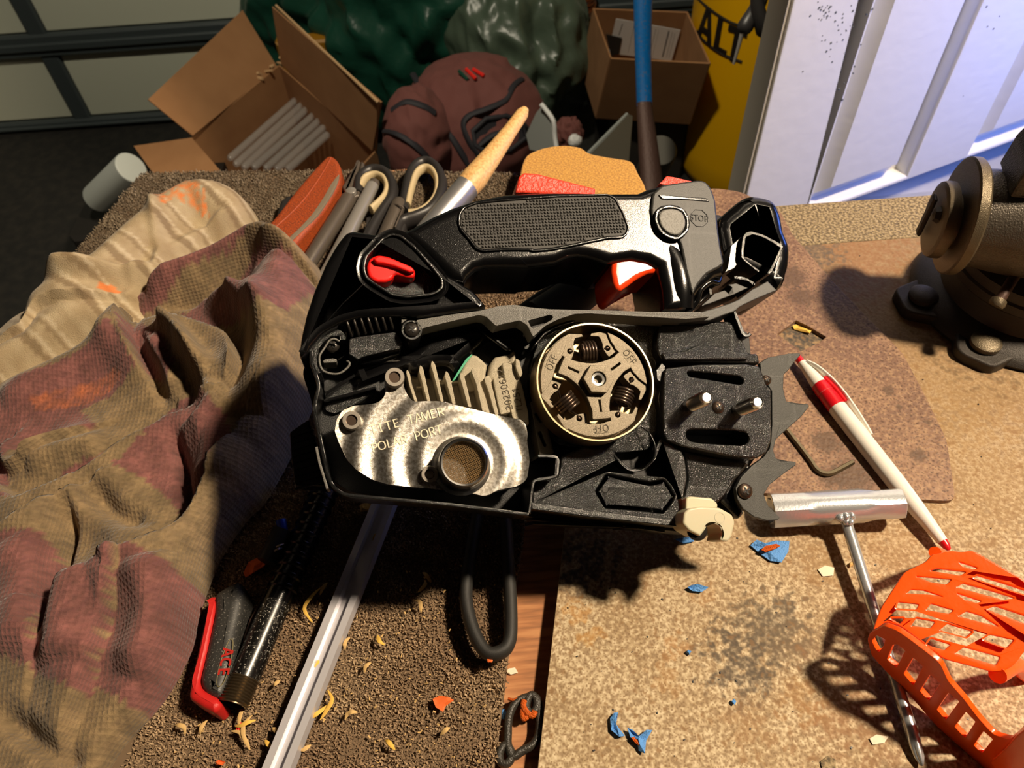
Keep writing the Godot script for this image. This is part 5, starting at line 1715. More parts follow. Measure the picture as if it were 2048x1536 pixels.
func bench_things() -> void:
	var g: G
	var t: Node3D
	# spark-plug wrench: socket tube with a screwdriver shank
	var a := at(1541, 1022, 0.0108)
	var b := at(1802, 1007, 0.0158)
	t = thing("plug_wrench", "shiny zinc T-shaped plug wrench with a cross screwdriver shank, its socket under the saw's spikes", "wrench", at(1690, 1060, 0.0))
	g = G.new()
	var hd := (b - a).normalized()
	g.t = lookat(a, hd, Vector3.UP)
	var L := a.distance_to(b)
	var rings := []
	var N := 36
	for e in [[0.0, 0.0102, 1.0], [0.0002, 0.0106, 1.0], [0.018, 0.0104, 1.0], [0.024, 0.0098, 0.0], [0.05, 0.0098, 0.0], [0.058, 0.0090, 1.0], [L - 0.0003, 0.0090, 1.0], [L, 0.0087, 1.0], [L, 0.0078, 1.0], [L - 0.02, 0.0076, 1.0]]:
		var ring := []
		for k in N:
			var an := TAU * k / N
			var hx := cos(PI / 6) / cos(fposmod(an, PI / 3) - PI / 6)
			var r: float = e[1] * lerpf(1.0, minf(hx * 1.06, 1.1) * 0.97, e[2] * 0.6)
			ring.append(Vector3(cos(an) * r, sin(an) * r, e[0]))
		rings.append(ring)
	g.sheet(rings, true)
	for k in N: g.tri(Vector3(0, 0, 0.012), rings[0][(k + 1) % N] * 0.8, rings[0][k] * 0.8)
	g.sheet([rings[0].map(func(p): return Vector3(p.x * 0.8, p.y * 0.8, 0.0)), rings[0]], true)
	part(t, "socket_tube", g, M.zinc, 28.0)
	var w0 := at(1690, 1036, 0.013)
	var tipp := at(1838, 1512, 0.0034)
	g = G.new()
	g.tube([w0, w0.lerp(tipp, 0.5), w0.lerp(tipp, 0.93)], 0.0031, 20)
	part(t, "shank", g, M.zinc, 50.0)
	g = G.new()
	var sd := (tipp - w0).normalized()
	var e0 := w0.lerp(tipp, 0.93)
	g.t = lookat(e0, sd, Vector3.UP)
	rings = []
	for e in [[0.0, 0.0031, 0.0], [0.004, 0.0030, 0.25], [0.009, 0.0024, 0.8], [0.012, 0.0012, 0.9], [0.0128, 0.0006, 0.0]]:
		var ring := []
		for k in 24:
			var an := TAU * k / 24
			var r: float = e[1] * (1.0 - e[2] * 0.42 * (1.0 - absf(cos(2 * an))))
			ring.append(Vector3(cos(an) * r, sin(an) * r, e[0]))
		rings.append(ring)
	g.sheet(rings, true)
	for k in 24: g.tri(rings[4][k], rings[4][(k + 1) % 24], Vector3(0, 0, 0.0128))
	part(t, "cross_tip", g, M.zinc, 35.0)
	g = G.new()
	for i in 9:
		var p := at(1692 + rng.randf_range(-15, 15), 1038 + rng.randf_range(-8, 10), 0.018 + rng.randf_range(-0.002, 0.001))
		g.t = Transform3D(Basis(), p)
		var r := rng.randf_range(0.0016, 0.003)
		g.lathe([Vector2(0, -r), Vector2(r * 0.7, -r * 0.7), Vector2(r, 0), Vector2(r * 0.7, r * 0.7), Vector2(0, r)], 10)
	part(t, "weld_bead", g, M.zinc, 60.0)
	# pen
	var p0 := at(1596, 716, 0.0092)
	var p1 := at(1898, 1099, 0.0068)
	var pd := (p1 - p0).normalized()
	var PL := p0.distance_to(p1)
	t = thing("pen", "white and red click pen lying diagonally across the brown hardboard", "pen", at(1745, 900, 0.003))
	var px := lookat(p0, pd, Vector3.UP)
	var pen := func(prof: Array) -> G:
		var q := G.new()
		q.t = px
		q.lathe(prof.map(func(v): return Vector2(v[1] * 0.001, v[0] * PL)), 28)
		return q
	part(t, "barrel", pen.call([[0.295, 5.6], [0.3, 5.75], [0.45, 5.8], [0.7, 5.5], [0.82, 4.7], [0.92, 3.5], [0.965, 2.9], [0.967, 2.0]]), M.white_plastic, 40.0)
	part(t, "cap", pen.call([[0.028, 2.0], [0.03, 2.9], [0.06, 3.2], [0.12, 4.4], [0.18, 5.2], [0.215, 5.5]]), M.white_plastic, 40.0)
	part(t, "click_button", pen.call([[-0.012, 0.0], [-0.012, 2.0], [0.0, 2.5], [0.034, 2.6], [0.034, 0.0]]), M.pen_red, 40.0)
	part(t, "red_band", pen.call([[0.213, 5.45], [0.25, 5.7], [0.297, 5.75]]), M.pen_red, 40.0)
	part(t, "nose", pen.call([[0.966, 2.6], [0.985, 2.2], [1.0, 1.2], [1.004, 0.0]]), M.pen_red, 40.0)
	g = G.new()
	var side := pd.cross(Vector3.UP).normalized()
	var clipx := -side if side.dot(CR) < 0 else side
	var cpts := []
	for e in [[0.045, 2.0, 0.002], [0.09, 4.6, 0.0035], [0.16, 7.2, 0.0035], [0.24, 8.4, 0.003], [0.33, 8.4, 0.002], [0.42, 7.4, 0.001], [0.47, 6.4, 0.0005]]:
		cpts.append(p0 + pd * PL * e[0] + clipx * e[1] * 0.001 + Vector3.UP * e[2])
	g.tube(G.cm(cpts, 4, false), 0.0013, 10, false, true, 1.8)
	part(t, "clip", g, M.white_plastic, 50.0)
	g = G.new()
	g.tube([p0 + pd * PL * 0.15 + clipx * 0.0045 + Vector3.UP * 0.003, p0 + pd * PL * 0.22 + clipx * 0.0058 + Vector3.UP * 0.003, p0 + pd * PL * 0.29 + clipx * 0.0062 + Vector3.UP * 0.002], 0.0016, 8)
	g.t = px
	g.lathe([Vector2(0.0052, PL * 0.165), Vector2(0.0055, PL * 0.19), Vector2(0.00565, PL * 0.215)], 28)
	part(t, "band_point", g, M.pen_red, 50.0)
	# hex key
	g = G.new()
	g.tube(G.cm(strip([1545, 822, 1562, 845, 1600, 893, 1622, 922, 1632, 937, 1645, 946, 1660, 947, 1680, 938, 1706, 924], 0.0049), 3, false), 0.0017, 6)
	single("hex_key", "thin steel hex key with a bent end lying on the brown hardboard below the spikes", "hex key", g, M.hex_steel, at(1640, 940, 0.0032), 25.0)
	muzzle()
	# blue scraps
	var blues := [[[1500, 1092, 1512, 1083, 1530, 1088, 1550, 1084, 1577, 1086, 1576, 1104, 1562, 1127, 1540, 1123, 1522, 1110], "largest torn blue scrap, with an orange smear, left of the wrench shank"], [[1374, 1178, 1382, 1171, 1394, 1169, 1416, 1177, 1402, 1186, 1384, 1184], "small crumpled blue scrap on the board below the white catcher"], [[1220, 1438, 1228, 1427, 1236, 1427, 1229, 1450, 1249, 1474, 1238, 1476, 1222, 1462], "thin curled blue scrap at the bottom of the board, left of the folded one"], [[1254, 1458, 1264, 1462, 1276, 1474, 1292, 1462, 1304, 1461, 1292, 1482, 1289, 1509, 1277, 1502, 1274, 1486, 1260, 1476], "folded winged blue scrap near the bottom of the board"], [[1371, 1305, 1376, 1300, 1382, 1304, 1378, 1311], "tiny blue crumb in the middle of the board"], [[1462, 1404, 1467, 1399, 1472, 1404, 1468, 1411], "tiny blue crumb on the board left of the wrench tip"], [[1350, 1079, 1385, 1074, 1388, 1084, 1366, 1089], "blue scrap tucked under the bottom edge of the saw"], [[1002, 1423, 1008, 1418, 1013, 1426, 1009, 1440, 1003, 1438], "blue sliver on the plank beside the black gasket"]]
	for i in blues.size():
		var e = blues[i]
		var hh := 0.0008 if i < 7 else -0.0100
		var o := single("paper_scrap", e[1], "scrap", crumple(e[0], hh, 0.0028 if i < 4 else 0.0014), M.blue_foil, at(e[0][0], e[0][1], hh), 15.0, "blue torn scraps")
		if i == 0:
			part(o, "orange_smear", crumple([1522, 1101, 1530, 1093, 1552, 1089, 1560, 1093, 1548, 1099, 1530, 1105], 0.0040, 0.0006), M.goo, 15.0)
		if i == 3:
			part(o, "orange_smear", crumple([1262, 1476, 1268, 1474, 1280, 1486, 1278, 1492, 1270, 1486], 0.0026, 0.0006), M.goo, 15.0)
	# old gasket
	t = thing("gasket", "worn black rubber gasket with an orange gummy end at the bottom by the board's edge", "gasket", at(1040, 1460, -0.011))
	g = G.new()
	var zk := [950.0, 1350.0, 4.551]
	g.tube(G.cm(strip(zpx(zk, [545, 200, 460, 205, 385, 245, 330, 320, 305, 420, 300, 540, 300, 630, 340, 745, 430, 690, 520, 640, 572, 560, 585, 460, 580, 340, 578, 250]), -0.0065), 3, true), 0.0021, 10, true, true, 1.3)
	part(t, "ring", g, M.rubber_gasket, 50.0)
	g = G.new()
	g.tube(G.cm(strip(zpx(zk, [290, 640, 330, 700, 325, 770, 280, 812, 232, 790, 222, 720, 250, 660]), -0.0066), 4, true), 0.0021, 10, true, true, 1.3)
	part(t, "bolt_eye", g, M.rubber_gasket, 50.0)
	g = G.new()
	g.tube(G.cm(strip(zpx(zk, [520, 180, 560, 230, 555, 310, 510, 350, 470, 300, 480, 220]), -0.0060), 4, true), 0.0021, 10, true, true, 1.2)
	part(t, "bolt_eye", g, M.rubber_gasket, 50.0)
	g = G.new()
	g.tube(G.cm(strip(zpx(zk, [300, 215, 350, 225, 420, 205, 470, 185]), -0.0050), 4, false), 0.0008, 6)
	g.tube(G.cm(strip(zpx(zk, [450, 230, 440, 280, 470, 340, 520, 370, 545, 330]), -0.0040), 4, false), 0.0017, 8)
	g.tube(G.cm(strip(zpx(zk, [440, 300, 430, 350, 445, 400, 480, 375]), -0.0045), 4, false), 0.0014, 8)
	part(t, "orange_gum", g, M.goo, 60.0)
	# aluminium channel under the saw
	var c0 := at(800, 940, 0.0)
	var c1 := at(552, 1560, 0.0)
	var cd := (c1 - c0).normalized()
	var cx := lookat(c0, cd, Vector3.UP)
	g = G.new()
	g.t = cx
	var hw := 0.0068
	g.prism(v2([-hw, -0.001, hw, -0.001, hw, 0.0062, hw - 0.0038, 0.0062, hw - 0.0044, 0.0022, -hw + 0.0044, 0.0022, -hw + 0.0038, 0.0062, -hw, 0.0062]), 0.0, c0.distance_to(c1), 0.0004, 0.0004, 1)
	single("metal_channel", "bright aluminium channel strip sticking out from under the saw toward the front edge", "channel", g, M.aluminium, at(640, 1340, -0.002))
	# black threaded pipe
	var q0 := at(672, 930, 0.0068)
	var q1 := at(466, 1410, 0.0068)
	var qd := (q1 - q0).normalized()
	var QL := q0.distance_to(q1)
	t = thing("pipe", "black paint-flecked pipe with a bare threaded end on the carpet", "pipe", at(560, 1200, -0.003))
	px = lookat(q0, qd, Vector3.UP)
	g = G.new(); g.t = px
	g.lathe([Vector2(0.0, 0.0), Vector2(0.0078, 0.0), Vector2(0.0078, QL - 0.0135)], 36)
	part(t, "tube", g, M.black_pipe, 50.0)
	g = G.new(); g.t = px
	var pr := [Vector2(0.0078, QL - 0.0135)]
	for i in 9:
		var z := QL - 0.0133 + i * 0.00147
		pr.append(Vector2(0.0080, z + 0.0003)); pr.append(Vector2(0.0072, z + 0.0010))
	pr.append_array([Vector2(0.0072, QL), Vector2(0.0060, QL), Vector2(0.0060, QL - 0.02), Vector2(0, QL - 0.02)])
	g.lathe(pr, 36)
	part(t, "thread", g, M.pipe_thread, 30.0)
	g = G.new(); g.t = px
	pr = [Vector2(0.0078, 0.0)]
	for i in 13:
		var z := 0.004 + i * 0.0065
		pr.append_array([Vector2(0.0079, z), Vector2(0.0088, z + 0.0008), Vector2(0.0088, z + 0.0022), Vector2(0.0079, z + 0.003)])
	pr.append(Vector2(0.0078, 0.092))
	g.lathe(pr, 36)
	part(t, "ribbed_sleeve", g, M.gloss, 30.0)
	g = G.new()
	g.tube([at(650, 985, 0.008), at(503, 1240, 0.0035), at(482, 1300, 0.001)], 0.0011, 8)
	single("thin_rod", "thin brown metal rod along the left side of the black pipe", "rod", g, M.rust, at(560, 1130, 0.0), 60.0)
	# pruning saw grip with red edge
	t = thing("tool_handle", "black and red rubber tool handle lying beside the threaded pipe", "handle", at(430, 1300, -0.004))
	var k2 := [0.0, 1100.0, 3.657]
	g = slab(zpx(k2, [1545, 315, 1640, 250, 1745, 200, 1790, 330, 1730, 560, 1700, 800, 1650, 1000, 1600, 1085, 1480, 1040, 1440, 960, 1500, 700, 1560, 420]), 0.014, -0.003, 0.006, 0.004, 0, 5)
	part(t, "grip", g, M.grip_black, 50.0)
	g = slab(zpx(k2, [1540, 318, 1578, 372, 1548, 560, 1510, 750, 1452, 955, 1476, 1012, 1600, 1082, 1616, 1130, 1560, 1192, 1460, 1140, 1378, 1085, 1372, 1050, 1402, 900, 1460, 640, 1512, 420]), 0.0125, -0.003, 0.0035, 0.002, 0, 4)
	var ge := part(t, "red_edge", g, M.grip_red, 50.0)
	g = G.new()
	g.tube(G.cm(strip(zpx(k2, [1560, 1180, 1600, 1165, 1612, 1130, 1600, 1190, 1575, 1200]), 0.006), 3, false), 0.0008, 6)
	part(ge, "torn_edge", g, M.grip_red, 50.0)
	g = G.new()
	var ta := at(457, 1295, 0.0143)
	var tb := at(445, 1353, 0.0143)
	var td := (tb - ta).normalized()
	for i in 3:
		var c := ta.lerp(tb, (i + 0.5) / 3.0)
		g.text("ACE"[i], 0.0056, 0.0003, Transform3D(Basis(td, Vector3.UP.cross(td).normalized(), Vector3.UP), c), null, true)
	part(t, "lettering", g, M.logo_red, 20.0)
	g = G.new()
	g.tube(G.cm(strip(zpx(k2, [1680, 655, 1640, 740, 1600, 870, 1585, 970, 1600, 1000, 1640, 960, 1680, 840, 1702, 720, 1702, 660]), 0.0141), 3, true), 0.00025, 5, true)
	part(t, "badge_line", g, M.logo_line, 50.0)
	# loop-handled tool poking out from under the saw
	g = G.new()
	g.tube(G.cm(strip3([955, 1030, 10, 940, 1120, 9, 932, 1190, 8, 943, 1250, 8, 966, 1298, 8, 990, 1308, 8, 1016, 1290, 8, 1022, 1240, 8, 1017, 1130, 9, 1010, 1020, 10]), 5, false), 0.0036, 16, false, true, 1.35)
	var lo := single("loop_handle", "dark rubber loop handle sticking out from under the saw above the plank", "handle", g, M.black_rubber, at(975, 1250, 0.0), 60.0)
	part(lo, "orange_fleck", crumple([974, 1320, 980, 1313, 988, 1317, 984, 1325, 976, 1326], 0.0085, 0.001), M.orange_chip, 20.0)
	# socket with a blue top in the saw's shade
	g = G.new()
	g.tube(G.cm(strip3([535, 1125, 8, 552, 1092, 9, 566, 1062, 10]), 3, false), 0.0062, 18)
	var bt := single("small_tool", "small black tool with a blue cap in the dark beside the shirt", "tool", g, M.tool_black, at(550, 1095, -0.003), 50.0)
	g = G.new()
	g.tube([at(566, 1062, 0.010), at(562, 1040, 0.012)], 0.0030, 12)
	part(bt, "blue_cap", g, mat("blue_cap", rgb(20, 60, 190), 0.3), 50.0)
	g = G.new()
	for i in 2: g.tube(G.cm([at(549 + i * 4, 1102 - i * 8, 0.015), at(556 + i * 4, 1098 - i * 8, 0.0165), at(563 + i * 4, 1096 - i * 8, 0.014)], 3, false), 0.0006, 6)
	part(bt, "steel_ring", g, M.tool_chrome, 50.0)
	# wood shavings, chips and crumbs
	var curls := [[500, 1410, 478, 1455], [470, 1452, 512, 1440], [462, 1462, 500, 1500], [505, 1430, 492, 1490], [655, 1380, 640, 1440], [662, 1240, 690, 1215], [730, 1345, 742, 1325], [620, 1440, 655, 1410], [560, 1470, 545, 1455], [545, 1372, 560, 1360], [640, 1310, 618, 1345], [830, 1200, 842, 1225], [700, 1275, 690, 1300], [748, 1090, 756, 1065], [845, 1145, 862, 1165], [640, 1190, 655, 1165], [625, 1245, 642, 1175], [850, 1160, 835, 1185], [690, 1440, 715, 1425], [545, 1500, 530, 1480], [880, 1470, 900, 1455], [600, 1500, 622, 1490], [770, 1480, 790, 1500], [415, 1440, 400, 1470], [370, 1470, 350, 1450], [770, 1290, 755, 1270]]
	for i in curls.size():
		var e = curls[i]
		g = G.new()
		var A := at(e[0], e[1], 0.0005)
		var B := at(e[2], e[3], 0.0008)
		var n := Vector3.UP.cross(B - A).normalized() * rng.randf_range(-0.3, 0.3) * A.distance_to(B)
		var path := G.cm([A, A.lerp(B, 0.33) + n + Vector3.UP * rng.randf_range(0.0006, 0.0025), A.lerp(B, 0.7) + n * 0.6 + Vector3.UP * rng.randf_range(0.0005, 0.002), B], 4, false)
		var rr := []
		for k in path.size(): rr.append(0.00125 * sin(PI * (k + 0.8) / (path.size() + 0.6)) * rng.randf_range(0.8, 1.0))
		g.tube(path, rr, 6, false, true, 0.3, Vector3.UP)
		single("wood_shaving", "thin curled pale yellow wood shaving scattered on the brown carpet", "shaving", g, [M.scrap_wood, M.yellow_chip, M.scrap_wood][i % 3], at(e[0], e[1], -0.001), 50.0, "wood shavings on the carpet")
	for e in [[[476, 1452, 483, 1446, 490, 1450, 487, 1460, 478, 1464, 473, 1460], "lens_red", "bright red plastic chip on the carpet below the threaded pipe", -0.001], [[866, 1400, 880, 1392, 898, 1396, 908, 1402, 892, 1412, 886, 1424, 872, 1416], "orange_chip", "crumbled orange patch on the carpet left of the gasket", -0.0005], [[488, 1148, 498, 1126, 520, 1116, 535, 1120, 530, 1134, 508, 1148, 492, 1156], "orange_chip", "brown-orange leaf-shaped chip in the shade beside the shirt", -0.001], [[720, 1012, 734, 1006, 748, 1012, 742, 1024, 722, 1024], "scrap_wood", "square pale wood chip in the saw's shadow by the channel", -0.001], [[432, 1526, 440, 1521, 452, 1524, 446, 1531, 434, 1531], "orange_chip", "flat orange chip at the very front of the carpet", -0.001], [[1584, 655, 1592, 650, 1605, 658, 1622, 664, 1618, 670, 1600, 664, 1588, 660], "yellow_chip", "curved yellow chip lying in the notch of the hardboard", 0.0002], [[1010, 1345, 1018, 1338, 1030, 1336, 1036, 1346, 1022, 1350], "pale_chip", "pale chip on the orange plank between loop handle and gasket", -0.0112], [[1695, 1130, 1703, 1124, 1706, 1132, 1699, 1136], "scrap_wood", "small tan chip on the board just left of the wrench shank", 0.0002], [[1635, 1140, 1650, 1132, 1668, 1136, 1666, 1152, 1645, 1154], "pale_chip", "grey flake on the board left of the wrench shank", 0.0001], [[1738, 1478, 1752, 1470, 1776, 1474, 1768, 1486, 1745, 1490], "pale_chip", "pale flake on the board by the wrench tip", 0.0001], [[1640, 1524, 1655, 1512, 1670, 1520, 1672, 1540, 1645, 1545], "ledge", "leaf-shaped grey-brown flake at the bottom edge of the board", 0.0001]]:
		single("chip", e[2], "chip", crumple(e[0], e[3], 0.0022 if e[1] != "pale_chip" and e[1] != "ledge" else 0.0005), M[e[1]], at(e[0][0], e[0][1], e[3]), 15.0)
	g = G.new()
	for i in 260:
		var ax := rng.randf_range(300, 1000)
		var ay := rng.randf_range(1130, 1536)
		if ax < 420 + (1300 - ay) * 0.4: continue
		var p := at(ax, ay, -0.0012)
		g.t = Transform3D(Basis.from_euler(Vector3(rng.randf() * 0.8, rng.randf() * TAU, rng.randf() * 0.8)), p)
		var s := rng.randf_range(0.0003, 0.0008)
		g.box(Vector3.ZERO, Vector3(s * 2.2, s * 0.4, s))
	var sd2 := single("sawdust", "pale sawdust specks strewn over the front of the carpet", "sawdust", g, M.scrap_wood, at(700, 1350, -0.004), 10.0)
	sd2.set_meta("kind", "stuff")
	g = G.new()
	for i in 160:
		var p := at(rng.randf_range(1130, 2040), rng.randf_range(500, 1530), 0.0003)
		g.t = Transform3D(Basis.from_euler(Vector3(0, rng.randf() * TAU, 0)), p)
		var s := rng.randf_range(0.0002, 0.0007)
		g.box(Vector3.ZERO, Vector3(s * 1.6, s * 0.5, s))
	sd2 = single("grit", "dark grit specks strewn over the particle board", "grit", g, M.tool_black, at(1500, 1200, 0.0), 10.0)
	sd2.set_meta("kind", "stuff")
	tools()
	vise()

func muzzle() -> void:
	var k := [1700.0, 1060.0, 3.227]
	var t := thing("scabbard", "bright orange slotted plastic guard at the lower right corner over the wrench shank", "guard", at(1900, 1350, 0.0))
	var mk := func(p0: Vector3, p1: Vector3, p2: Vector3) -> Transform3D:
		var n := (p1 - p0).cross(p2 - p0).normalized()
		if n.y < 0: n = -n
		var x := (p1 - p0).normalized()
		return Transform3D(Basis(x, n.cross(x), n), p0)
	var proj := func(f: Transform3D, a: Array, r: float) -> PackedVector2Array:
		var o := PackedVector2Array()
		var q := zpx(k, a)
		for i in range(0, q.size(), 2):
			var l := f.affine_inverse() * onp(q[i], q[i + 1], f.origin, f.basis.z)
			o.append(Vector2(l.x, l.y))
		return G.rnd(o, r) if r > 0 else o
	var A: Transform3D = mk.call(at(1745, 1270, 0.030), at(2030, 1345, 0.040), at(1830, 1130, 0.046))
	var oa: PackedVector2Array = proj.call(A, [490, 205, 525, 158, 575, 150, 650, 130, 720, 142, 785, 130, 830, 150, 1123, 320, 1240, 400, 1300, 700, 1200, 740, 1123, 785, 1085, 850, 1030, 897, 935, 920, 760, 872, 600, 830, 420, 690, 330, 620, 230, 590, 150, 655, 160, 610, 200, 500, 350, 270], 0.0025)
	var ha := []
	for h in [[705, 205, 825, 245, 800, 255, 735, 235], [520, 262, 560, 248, 750, 272, 712, 293], [428, 298, 655, 320, 622, 352, 520, 335], [365, 408, 395, 385, 480, 390, 600, 430, 520, 416], [298, 505, 315, 465, 445, 480, 428, 513], [492, 515, 525, 475, 668, 518, 640, 540], [700, 555, 755, 525, 850, 555, 960, 622, 890, 605], [265, 570, 350, 570, 325, 605], [395, 618, 430, 570, 550, 592, 520, 632], [580, 645, 630, 605, 790, 655, 748, 690], [860, 705, 905, 675, 1060, 710, 1012, 760], [690, 368, 732, 345, 930, 398, 1065, 440, 990, 450, 780, 392], [692, 408, 850, 460, 822, 470, 750, 450], [800, 308, 822, 294, 960, 335, 1220, 420, 1210, 440, 930, 352], [885, 510, 940, 492, 1240, 590, 1230, 640, 960, 540], [495, 740, 525, 700, 650, 740, 610, 775], [680, 795, 738, 757, 970, 820, 942, 872]]:
		ha.append(proj.call(A, h, 0.0006))
	var g := G.new()
	g.t = A
	g.prism(oa, -0.0026, 0.0, 0.0008, 0.0004, 2, ha)
	part(t, "slotted_face", g, M.orange_plastic, 35.0)
	var B: Transform3D = mk.call(at(1748, 1262, 0.030), at(2010, 1490, 0.028), at(1755, 1300, 0.016))
	var ob: PackedVector2Array = proj.call(B, [135, 680, 150, 640, 240, 590, 330, 622, 420, 685, 560, 792, 608, 836, 660, 950, 760, 1062, 850, 1182, 950, 1292, 1050, 1322, 1123, 1268, 1260, 1180, 1260, 1700, 1040, 1700, 870, 1536, 600, 1262, 420, 1055, 240, 872, 160, 782], 0.002)
	var hb := []
	for h in [[165, 690, 195, 655, 250, 680, 240, 722, 205, 765, 188, 740], [262, 810, 300, 716, 330, 712, 380, 752, 322, 862], [370, 902, 430, 796, 494, 852, 430, 978], [474, 1012, 540, 906, 606, 962, 530, 1074], [584, 1132, 660, 1022, 728, 1078, 640, 1198], [698, 1242, 772, 1146, 832, 1208, 765, 1314], [822, 1362, 885, 1270, 945, 1322, 872, 1412]]:
		hb.append(proj.call(B, h, 0.0008))
	g = G.new()
	g.t = B
	g.prism(ob, -0.0030, 0.0, 0.0009, 0.0004, 2, hb)
	part(t, "window_strap", g, M.orange_plastic, 35.0)
	g = G.new()
	g.t = B
	g.prism(proj.call(B, [950, 1440, 1050, 1350, 1123, 1262, 1260, 1160, 1300, 1600, 1123, 1560, 1040, 1540], 0.002), -0.006, 0.0035, 0.0015, 0.0005, 3)
	part(t, "end_block", g, M.orange_plastic, 35.0)
	# the far wall of the guard, that stands on the bench
	g = G.new()
	g.tube(G.cm(strip3([1995, 1350, 36, 2030, 1330, 24, 2048, 1345, 8, 2055, 1350, 0.5]), 4, false), 0.004, 12)
	g.tube(G.cm(strip3([1870, 1105, 44, 1885, 1110, 25, 1892, 1120, 6, 1896, 1130, 0.5]), 4, false), 0.003, 12)
	part(t, "side_rib", g, M.orange_plastic, 50.0)

func tools() -> void:
	var g: G
	var t: Node3D
	var z7 := [380.0, 280.0, 3.303]
	t = thing("saw_handle", "curved orange hand-saw handle with a grey slot lying against the shirt", "handle", at(560, 460, -0.003))
	g = slab(zpx(z7, [270, 745, 350, 690, 470, 590, 560, 500, 660, 370, 760, 250, 850, 150, 900, 104, 940, 100, 975, 130, 996, 185, 990, 270, 950, 350, 900, 430, 840, 510, 760, 600, 690, 680, 630, 742, 560, 790, 400, 800]), 0.018, -0.003, 0.0042, 0.0, 3, 5)
	part(t, "grip", g, M.orange_handle, 60.0)
	g = slab(zpx(z7, [985, 225, 965, 300, 910, 395, 840, 495, 760, 575, 680, 655, 590, 722, 565, 718, 640, 655, 720, 580, 800, 495, 880, 380, 930, 290]), 0.0185, 0.010, 0.0006, 0.0, 2, 2)
	part(t, "slot_insert", g, M.grey_insert, 40.0)
	g = G.new()
	g.tube(G.cm(strip(zpx(z7, [460, 660, 600, 545, 720, 430, 800, 330, 880, 210, 930, 120]), 0.0178), 4, false), 0.0009, 8)
	part(t, "ridge", g, M.orange_handle, 60.0)
	# pliers in a grey skin
	t = thing("pliers", "grey-brown slip of pliers with closed jaws pointing away, right of the orange handle", "pliers", at(680, 430, -0.003))
	g = G.new()
	g.tube(G.cm(strip3([605, 545, 8, 640, 490, 9, 672, 440, 9, 698, 398, 10]), 4, false), [0.0062, 0.0063, 0.0064, 0.0064, 0.0065, 0.0066, 0.0067, 0.0068, 0.0068, 0.0069, 0.007, 0.007, 0.007], 16)
	part(t, "handle", g, M.tool_grey, 50.0)
	g = slab([690, 385, 683, 372, 700, 345, 716, 318, 721, 322, 712, 352, 700, 380], 0.012, 0.004, 0.002, 0.001)
	part(t, "jaw", g, M.tool_grey, 40.0)
	g = slab([702, 384, 714, 352, 722, 322, 728, 324, 724, 356, 718, 390, 708, 394], 0.012, 0.004, 0.002, 0.001)
	part(t, "jaw", g, M.tool_grey, 40.0)
	g = G.new()
	g.t = Transform3D(Basis(Vector3.RIGHT, -PI / 2), at(702, 383, 0.0135))
	g.lathe([Vector2(0.0045, -0.006), Vector2(0.0045, 0.0012), Vector2(0.0035, 0.002), Vector2(0, 0.002)], 20)
	part(t, "pivot", g, M.tool_chrome, 40.0)
	g = G.new()
	g.tube(strip3([640, 575, 9, 690, 480, 10, 745, 372, 11]), [0.0058, 0.0060, 0.0056], 20)
	t = single("steel_bar", "round chromed bar lying between the pliers and the left scissors", "bar", g, M.tool_chrome, at(690, 480, -0.003), 60.0)
	g = G.new()
	g.tube(strip3([746, 371, 11, 749, 365, 11]), 0.0048, 16)
	part(t, "bar_end", g, M.tool_grey, 60.0)
	g = G.new()
	g.tube(G.cm(strip3([762, 492, 9, 780, 450, 10, 795, 415, 11, 800, 400, 11]), 4, false), [0.0058, 0.006, 0.0062, 0.0063, 0.0064, 0.0064, 0.0064, 0.0063, 0.0062, 0.006, 0.0056, 0.0046, 0.002], 18)
	t = single("screwdriver_handle", "smoky grey rounded handle between the two scissor loops", "handle", g, M.tool_grey, at(780, 450, -0.003), 60.0)
	g = G.new()
	g.tube(G.cm(strip3([786, 408, 16, 797, 410, 18, 808, 417, 15]), 3, false), 0.0008, 6)
	g.tube(G.cm(strip3([790, 455, 15.5, 800, 430, 16.5, 805, 418, 16]), 3, false), 0.0007, 6)
	part(t, "moulded_ridge", g, M.tool_grey, 60.0)
	for e in [["left", [716, 392, 720, 362, 735, 347, 752, 343, 772, 350, 785, 374, 784, 398, 770, 420, 750, 452, 738, 476, 728, 500], [719, 378, 730, 358, 750, 351, 766, 357, 774, 374, 770, 392, 756, 408, 742, 420], "left of the two tan-lined black scissor loops, behind the chromed bar"], ["right", [806, 425, 812, 390, 822, 350, 838, 331, 858, 328, 876, 344, 884, 372, 876, 402, 858, 424, 834, 436, 800, 450, 790, 490], [815, 412, 822, 380, 832, 350, 846, 338, 862, 340, 874, 360, 873, 388, 860, 410, 838, 425, 818, 428], "right of the two tan-lined black scissor loops, nearest the wooden handle"]]:
		t = thing("scissors", e[3], "scissors", at(e[1][8], e[1][9], -0.003), "scissors on the carpet")
		g = G.new()
		g.tube(G.cm(strip(e[1], 0.007), 4, false), 0.0048, 12, false, true, 1.5)
		part(t, "loop", g, M.tool_black, 60.0)
		g = G.new()
		g.tube(G.cm(strip(e[2], 0.0085), 4, false), 0.0028, 10, false, true, 1.7)
		part(t, "loop_lining", g, M.tan_grip, 60.0)
		g = slab([720, 480, 735, 430, 752, 440, 738, 510] if e[0] == "left" else [792, 440, 806, 430, 812, 446, 800, 500, 786, 500], 0.010, -0.002, 0.003, 0.002)
		part(t, "shank", g, M.tool_black, 40.0)
	# wooden handle with a taped ferrule
	t = thing("wooden_handle", "turned pale wooden tool handle with silver tape round its neck, pointing over the back edge", "handle", at(900, 410, -0.002))
	g = G.new()
	var hp := G.cm(strip3([925, 385, 22, 948, 358, 25, 985, 310, 30, 1020, 262, 36, 1044, 228, 40, 1050, 219, 41]), 5, false)
